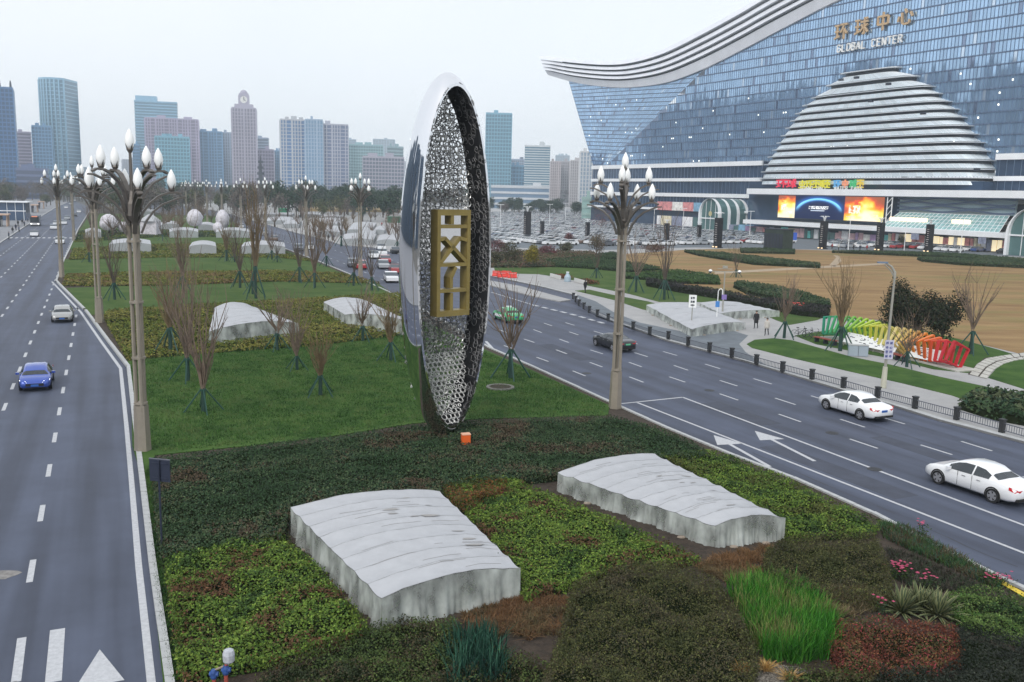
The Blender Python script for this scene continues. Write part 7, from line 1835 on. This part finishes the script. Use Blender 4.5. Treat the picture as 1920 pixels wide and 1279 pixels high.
# bicycles
def bike():
    t = thing('bicycle', 'bicycle', 'bicycle')
    for x in (-.52, .52):
        mb = MB().use(m_tyre); P = [Vector((x+.33*math.cos(a), 0, .34+.33*math.sin(a))) for a in np.linspace(0, 2*math.pi, 15)]; mb.tube(P, .022, 4, False)
        for k in range(5): a = k*1.2566; mb.beam((x, 0, .34), (x+.32*math.cos(a), 0, .34+.32*math.sin(a)), .008)
        mb.build('wheel', t)
    mb = MB().use(mat('bike_frame', (.08, .09, .1), .4, .3))
    for a, b in (((-.52, 0, .34), (-.12, 0, .32)), ((-.12, 0, .32), (-.25, 0, .85)), ((-.12, 0, .32), (.38, 0, .82)), ((-.22, 0, .74), (.38, 0, .82)), ((-.52, 0, .34), (-.22, 0, .74)), ((.52, 0, .34), (.36, 0, 1.0))): mb.tube([a, b], .022, 5)
    mb.build('frame', t); MB().use(m_tyre).box((-.26, 0, .9), (.26, .14, .06)).build('saddle', t); MB().use(m_tyre).tube([(.3, -.28, 1.02), (.36, 0, 1.0), (.3, .28, 1.02)], .018, 5).build('handlebar', t)
    return t
bk0 = bike(); bk0.location = G(1500, 632, .13); bk0.rotation_euler = (0, 0, -.3); bk0['label'] = 'left of the parked bicycles by the red bench'; bk0['group'] = 'parked bicycles'
for (x, y, r, lb) in ((1514, 634, -.5, 'middle of the parked bicycles by the red bench'), (1526, 637, -.1, 'right of the parked bicycles by the red bench')): dup(bk0, G(x, y, .13), r, lb, 'parked bicycles')
# ------------------------------------------------------------------ people
m_skin = mat('skin', (.42, .27, .20), .6); m_hair = mat('hair_black', (.012, .01, .009), .6)
def person(label, p, rz, coat, legs, step=.22, coat_len=.80, hgt=1.70, bag=None):
    t = thing('person', label, 'person', p, rz); k = hgt/1.72
    me = bpy.data.meshes.new('body'); V = [(0, 0, .95), (0, .02, 1.18), (0, .01, 1.40), (0, .02, 1.52), (0, .05, 1.64), (0, .04, 1.72), (.19, 0, 1.40), (.26, -.05, 1.14), (.25, .10, .92), (.25, .13, .84), (-.19, 0, 1.40), (-.26, .04, 1.14), (-.25, -.04, .90), (-.25, -.02, .82),
         (.10, 0, .90), (.11, step*.55, .50), (.11, step*.75-.08, .09), (.12, step*.75+.12, .04), (-.10, 0, .90), (-.11, -step*.25, .50), (-.11, -step-.08, .11), (-.12, -step+.10, .04)]
    E = [(0, 1), (1, 2), (2, 3), (3, 4), (4, 5), (2, 6), (6, 7), (7, 8), (8, 9), (2, 10), (10, 11), (11, 12), (12, 13), (0, 14), (14, 15), (15, 16), (16, 17), (0, 18), (18, 19), (19, 20), (20, 21)]
    rad = [.15, .145, .15, .055, .10, .075, .075, .055, .04, .045, .075, .055, .04, .045, .10, .07, .05, .045, .10, .07, .05, .045]
    me.from_pydata([(a*k, b*k, c*k) for a, b, c in V], E, []); o = link('body', me, t)
    sm = o.modifiers.new('skin', 'SKIN'); 
    for i, r in enumerate(rad): me.skin_vertices[0].data[i].radius = (r*k, r*k*.85)
    me.skin_vertices[0].data[0].use_root = True
    ss = o.modifiers.new('sub', 'SUBSURF'); ss.levels = 1; ss.render_levels = 1
    dg = bpy.context.evaluated_depsgraph_get(); ev = o.evaluated_get(dg); nm = bpy.data.meshes.new_from_object(ev); o.modifiers.clear(); o.data = nm
    nm.materials.clear()
    for m in (coat, legs, m_skin, m_tyre): nm.materials.append(m)
    for f in nm.polygons:
        z = f.center.z/k; x = abs(f.center.x)/k; f.use_smooth = True
        f.material_index = 2 if (z > 1.52 or (x > .2 and z < .86 and z > .7)) else (3 if z < .10 else (1 if z < coat_len and x < .2 else 0))
    h = MB().use(m_hair); h.lathe([(.02, 1.585), (.085, 1.60), (.108, 1.66), (.10, 1.725), (.06, 1.765), (.01, 1.775)], (0, .02, 0), 10, 1, 1.02); h.v = [(x*k, y*k-(.02 if z < 1.68 else 0), z*k) for x, y, z in h.v]; h.build('hair', t, None, True)
    c = MB().use(coat); c.lathe([(.20, coat_len), (.205, coat_len+.15), (.185, 1.1), (.20, 1.3), (.17, 1.43), (.07, 1.50)], (0, 0, 0), 12, 1.08, .78); c.v = [(x*k, y*k, z*k) for x, y, z in c.v]; c.build('coat', t, None, True)
    # simple face
    for s in (-1, 1): MB().use(m_hair).box((s*.035*k, .135*k, 1.645*k), (.02, .015, .012)).build('eye', t)
    MB().use(m_skin).box((0, .145*k, 1.62*k), (.022, .03, .035)).build('nose', t)
    return t
cB = mat('coat_black', (.014, .014, .017), .8); cW = mat('coat_cream', (.55, .52, .48), .8); cN = mat('coat_navy', (.02, .03, .06), .8); lB = mat('trousers_black', (.012, .012, .014), .8); cR = mat('coat_red', (.3, .03, .03), .8); lJ = mat('jeans', (.05, .07, .13), .8)
person('walking person in a long black coat, left of the pair on the entrance path', G(1417, 616, .126), 2.6, cB, lB, .2, .55, 1.78)
person('walking person in a cream jacket, right of the pair on the entrance path', G(1437, 629, .126), 2.6, cW, lB, .22, .70, 1.68)
person('lone person in dark clothes walking on the pale pavement above the traffic island', G(1097, 549, .126), .6, cB, lB, .2, .75, 1.72)
person('person in dark clothes waiting at the zebra crossing, far left', G(17, 449, .13), -1.2, cN, lB, .1, .75, 1.72)
for i, (x, y, c, lb) in enumerate(((616, 452, cB, 'person in black at the plaza kerb, left of two'), (626, 452, cN, 'person in navy at the plaza kerb, right of two'), (662, 457, cB, 'person in black beside the pale covers at the plaza kerb'), (716, 425, cR, 'person in red on the plaza left of the egg'), (1560, 468, cR, 'person in red in front of the mall screen'), (1572, 469, cW, 'person in a pale coat in front of the mall screen'), (1600, 470, cB, 'person in black standing left of the middle advertising column'), (1612, 471, cN, 'person in navy standing left of the middle advertising column'), (1586, 468, lJ, 'person in blue in front of the mall screen'), (1625, 471, cR, 'person in red close to the middle advertising column'))): person(lb, G(x, y, .126), i*1.3, c, lB, .15)
# ------------------------------------------------------------------ barriers and other small things on the right
m_redp = mat('barrier_red', (.68, .045, .03), .5); m_whp = mat('barrier_white', (.6, .6, .58), .5)
def barrier():
    t = thing('water_barrier', 'red plastic water filled barrier', 'barrier')
    mb = MB().use(m_redp); S = [(-.30, 0), (-.30, .18), (-.14, .42), (-.10, .85), (.10, .85), (.14, .42), (.30, .18), (.30, 0)]
    for x0, x1 in ((-.72, -.02), (.02, .72)): mb.grid([[Vector((x0, y, z)) for y, z in S], [Vector((x1, y, z)) for y, z in S]]); 
    for x in (-.72, .72): mb.poly([(x, y, z) for y, z in S])
    mb.build('body', t); MB().use(m_whp).box((0, 0, .62), (1.2, .24, .12)).build('stripe', t); MB().use(m_redp).box((0, 0, .4), (.06, .2, .7)).build('joint', t)
    return t
bar = barrier()
for i, (x, y, lb) in enumerate(((932, 518, 'red plastic barrier at the egg edge, first of the row on the pavement'), (941, 520, 'red plastic barrier second in the row right of the egg'), (950, 518, 'red plastic barrier third in the row right of the egg'), (960, 521, 'red plastic barrier last in the row right of the egg'), (1487, 580, 'single red plastic barrier on the round lawn'), (1496, 581, 'red plastic barrier beside the single one on the round lawn'))):
    o = bar if i == 0 else copy_tree(bar); o.location = G(x, y, .14); o.rotation_euler = (0, 0, -.3+.5*(i % 2)); o['label'] = lb; o['group'] = 'red plastic barriers'
for a, b, lb in (((1032, 519), (1051, 524), 'low white wall planter with russet plants left of the water container'), ((1077, 528), (1099, 534), 'low white wall planter with russet plants right of the water container')):
    p, q = G(*a, .15), G(*b, .15); d = q-p; L = d.length; d.normalize(); n_ = Vector((-d.y, d.x, 0)); t = thing('planter', lb, 'planter', p, group='white planters')
    MB().use(m_whp).box(d*L/2+ZA*.28+n_*0, (L, .16, .56), axes=(d, n_, ZA)).build('wall', t)
    k = 900; C = np.stack([RNG.uniform(0, L, k), RNG.uniform(.15, 2.2, k), RNG.uniform(.1, .55, k)], 1); C = C[:, :1]*np.array([d[:]])+C[:, 1:2]*np.array([n_[:]])+C[:, 2:]*np.array([[0, 0, 1]])
    link('foliage', leaves_mesh('foliage', C, np.tile([0, 0, 1.], (k, 1)), .2, np.array([(.16, .05, .03), (.2, .08, .05), (.05, .07, .03)])[RNG.integers(0, 3, k)], m_leafc, .6, .7), t)['kind'] = 'stuff'
wc_ = thing('water_container', 'pale blue grey container standing between the white planters', 'container', G(1064, 528, .15)); MB().use(mat('container_blue', (.35, .45, .52), .4)).lathe([(.5, 0), (.5, .7), (.35, .95), (.2, 1.2), (.2, 1.35)], n=12).build('body', wc_); MB().use(m_white).lathe([(.22, 0), (.22, .12)], (0, 0, 1.35), 10).build('cap', wc_)
# ------------------------------------------------------------------ left front: back of a sign, valve standpipe
sb = thing('road_sign', 'dark blue back of a square road sign on a pole beside the left kerb', 'sign', G(304, 1036, .12), -.22)
shh = height_at(303, 905, G(304, 1036))
sgm = mat('sign_back', (.028, .036, .062), .45, .2)
MB().use(sgm).tube([(0, 0, 0), (0, 0, shh+.78)], .035, 6).build('pole', sb)
bb = MB().use(sgm).box((0, .06, shh+.40), (.80, .03, .80)).build('panel', sb); 
for z in (.12, .66): MB().use(sgm).box((0, .035, shh+z), (.62, .03, .05)).build('bracket', sb)
MB().use(m_rail).box((0, .06, shh+.81), (.82, .05, .03)).build('edge_trim', sb)
vs = thing('valve_standpipe', 'blue irrigation valves on red pipes with a white wrapped cap at the bottom left', 'standpipe', G(414, 1300, .1)); vs.scale = (1.05, 1.05, 1.05)
vr = mat('pipe_red', (.34, .07, .05), .6, var=.3, scale=8); vb_ = mat('valve_blue', (.025, .075, .26), .6, var=.3, scale=9); vw = mat('wrap_white', (.44, .46, .5), .8, var=.2, scale=9)
for dx, hh in ((.14, .5), (-.16, .38)):
    MB().use(vr).tube([(dx, 0, 0), (dx, 0, hh)], .05, 8).build('pipe', vs); MB().use(vb_).lathe([(.06, 0), (.085, .05), (.085, .17), (.06, .24)], (dx, 0, hh), 10).build('valve', vs)
    MB().use(vb_).tube([(dx-.1, 0, hh+.13), (dx+.12, 0, hh+.13)], .06, 8).build('flange', vs)
MB().use(vr).tube([(.14, 0, .74), (.2, 0, .82), (.22, 0, .9)], .04, 6).build('pipe', vs)
MB().use(vw).lathe([(.10, 0), (.14, .05), (.15, .22), (.12, .32), (.05, .36)], (.22, 0, .82), 10).build('cap_wrap', vs)
MB().use(m_sand).tube([(.10, 0, .72), (-.1, .02, .62), (-.16, 0, .58)], .025, 5).build('cross_pipe', vs)
MB().use(mat('hose_pale', (.5, .5, .36), .6)).tube([(-.16, 0, .1), (-.08, -.1, .3), (-.12, -.16, .0)], .025, 5).build('hose', vs)
# ------------------------------------------------------------------ far left kerb: shelters, kiosks, trees
m_tan = mat('shelter_tan', (.50, .34, .24), .6)
def shelter(label, x, y, L, h=3.2):
    t = thing('street_kiosk', label, 'kiosk', G(x, y, .13), math.atan2(dLr.y, dLr.x), 'kiosks on the left pavement')
    MB().use(m_tan).box((0, 0, h), (L, 3.0, .3)).build('roof', t)
    for f in (-.42, 0, .42):
        mb = MB().use(m_tan); mb.beam((L*f, -1.0, 0), (L*f+.8, -1.0, h), .25); mb.build('strut', t)
    MB().use(m_dark).box((0, .9, h*.45), (L*.92, .5, h*.85)).build('back_wall', t); MB().use(mat('kiosk_pale', (.55, .53, .5), .5)).box((0, .6, h*.3), (L*.6, .15, h*.5)).build('counter', t)
    return t
shelter('tan roofed kiosk at the far left edge of the photo', 8, 424, 9, 3.4); shelter('pale roofed bus shelter on the left pavement behind the tan kiosk', 66, 398, 11, 3.2); shelter('tan kiosk beyond the bus shelter on the left pavement', 78, 391, 9, 3.4)
gl_b = thing('glass_station', 'dark glass station canopy at the far left edge', 'building', G(4, 412, .13), .35)
MB().use(m_pod).box((0, 0, 3.0), (16, 10, 6.0)).build('glass_box', gl_b); MB().use(m_white).box((0, 0, 6.2), (18, 12, .35)).build('roof', gl_b); MB().use(m_white).box((0, -5.1, 3.2), (16.2, .15, .3)).build('band', gl_b)
for k in range(7): MB().use(m_white).box((-7.5+k*2.5, -5.12, 3), (.15, .15, 6)).build('mullion', gl_b)
for i in range(34):
    x = random.uniform(-30, 108); y = 366+random.uniform(0, 26)*(1-max(0, x)/130); kd = random.choice((2, 3, 2, 4, 3)); p = G(x, y, .1)
    if x > 55: p = at_depth(random.uniform(-30, 95), 372, random.uniform(480, 640)); p.z = .1
    far_tree(p, kd, random.uniform(.55, .95), ('bare brown winter tree in the row behind the left pavement' if kd in (2, 3) else 'olive green tree in the row behind the left pavement'), 'trees behind the left pavement')
for i in range(26):
    x = random.uniform(170, 470); y = random.uniform(392, 404); kd = random.choice((2, 3, 3, 0)); far_tree(G(x, y, .1), kd, random.uniform(.4, .75), ('small bare tree' if kd in (2, 3) else 'small evergreen')+' at the far end of the gardens, '+('left of the wrapped trees' if x < 340 else 'behind the wrapped trees' if x < 420 else 'by the right road'), 'small trees at the far end of the gardens')
for i in range(16):
    x = random.uniform(560, 760); y = random.uniform(394, 402); far_tree(G(x, y, .1), random.choice((0, 1)), random.uniform(.7, 1.0), 'dark evergreen behind the plaza beds, '+('left half of the row' if x < 660 else 'right half of the row'), 'evergreens behind the plaza')
# green kiosks and dry reeds on the plaza
for (x, y, w, lb) in ((740, 418, 6, 'green roofed stall on the plaza left of the egg'), (531, 400, 5, 'bright green stall at the far corner of the plaza')):
    t = thing('market_stall', lb, 'stall', G(x, y, .12), .3, 'green stalls'); gm_ = mat('stall_green', (.02, .22, .12) if x > 600 else (.03, .45, .22), .5)
    MB().use(gm_).box((0, 0, 2.5), (w, 3, .25)).build('roof', t); MB().use(gm_).box((0, .9, 1.2), (w*.95, 1, 2.3)).build('counter', t)
    for s in (-1, 1): MB().use(m_dark).box((s*w*.45, -1.2, 1.25), (.1, .1, 2.5)).build('post', t)
mb = MB().use(mat('reed_straw', (.33, .25, .12), .9, var=.3, scale=2)); mb.prism(gp([(560, 396), (760, 399), (760, 393), (560, 391)], .12), .1, 1.6); tag(mb.build('reed_bed'), 'strip of straw coloured reeds behind the plaza', 'reeds', kind='stuff')
# overpass far left
ov = thing('overpass', 'long pale overpass deck crossing far beyond the left road', 'bridge', (0, 0, 0))
a, b = at_depth(-40, 344, 830), at_depth(330, 353, 830); a.z = b.z = 9.0
MB().use(m_kerb).beam(a, b, 12, 1.6).build('deck', ov)
for k in range(9): c = a.lerp(b, (k+.5)/9); MB().use(m_kerb).box((c.x, c.y, 4.1), (2.2, 2.2, 8.2)).build('pier', ov)

# bare street trees scattered through the far gardens and plaza beds
_R = random.Random(12); thin = [o for o in bpy.data.objects if o.name.startswith('bare_sapling') and o.parent is None]
m_crowns = [next(c for c in o.children if c.name.startswith('crown')).data for o in thin[:9]]
for i in range(64):
    x = _R.uniform(165, 470) if i < 36 else _R.uniform(470, 750); y = _R.uniform(402, 446) if i < 36 else _R.uniform(402, 452)
    p = G(x, y, .12); t = thing('bare_tree', ('small bare tree among the far covers and wrapped trees, ' + ('left of the tent-like wrap' if x < 270 else 'near the two wrapped trees' if x < 400 else 'by the median edge')) if i < 36 else ('small bare tree in the plaza beds, '+('left third' if x < 560 else 'middle' if x < 660 else 'near the egg')), 'tree', p, _R.uniform(0, 6.28), 'small bare trees in the far gardens')
    s_ = _R.uniform(.8, 1.5); t.scale = (s_*1.5, s_*1.5, s_)
    link('crown', _R.choice(m_crowns), t)['kind'] = 'stuff'; link('trunk', trunk_me, t).scale = (.5, .5, .22)
for i, (x, y) in enumerate(((24, 438), (30, 432), (36, 436), (42, 421), (46, 425), (52, 416), (34, 424), (58, 411))):
    person('person in dark clothes among the kiosks on the left pavement', G(x, y, .13), i*1.1, (cB, cN, lJ)[i % 3], lB, .12)['group'] = 'people on the left pavement'
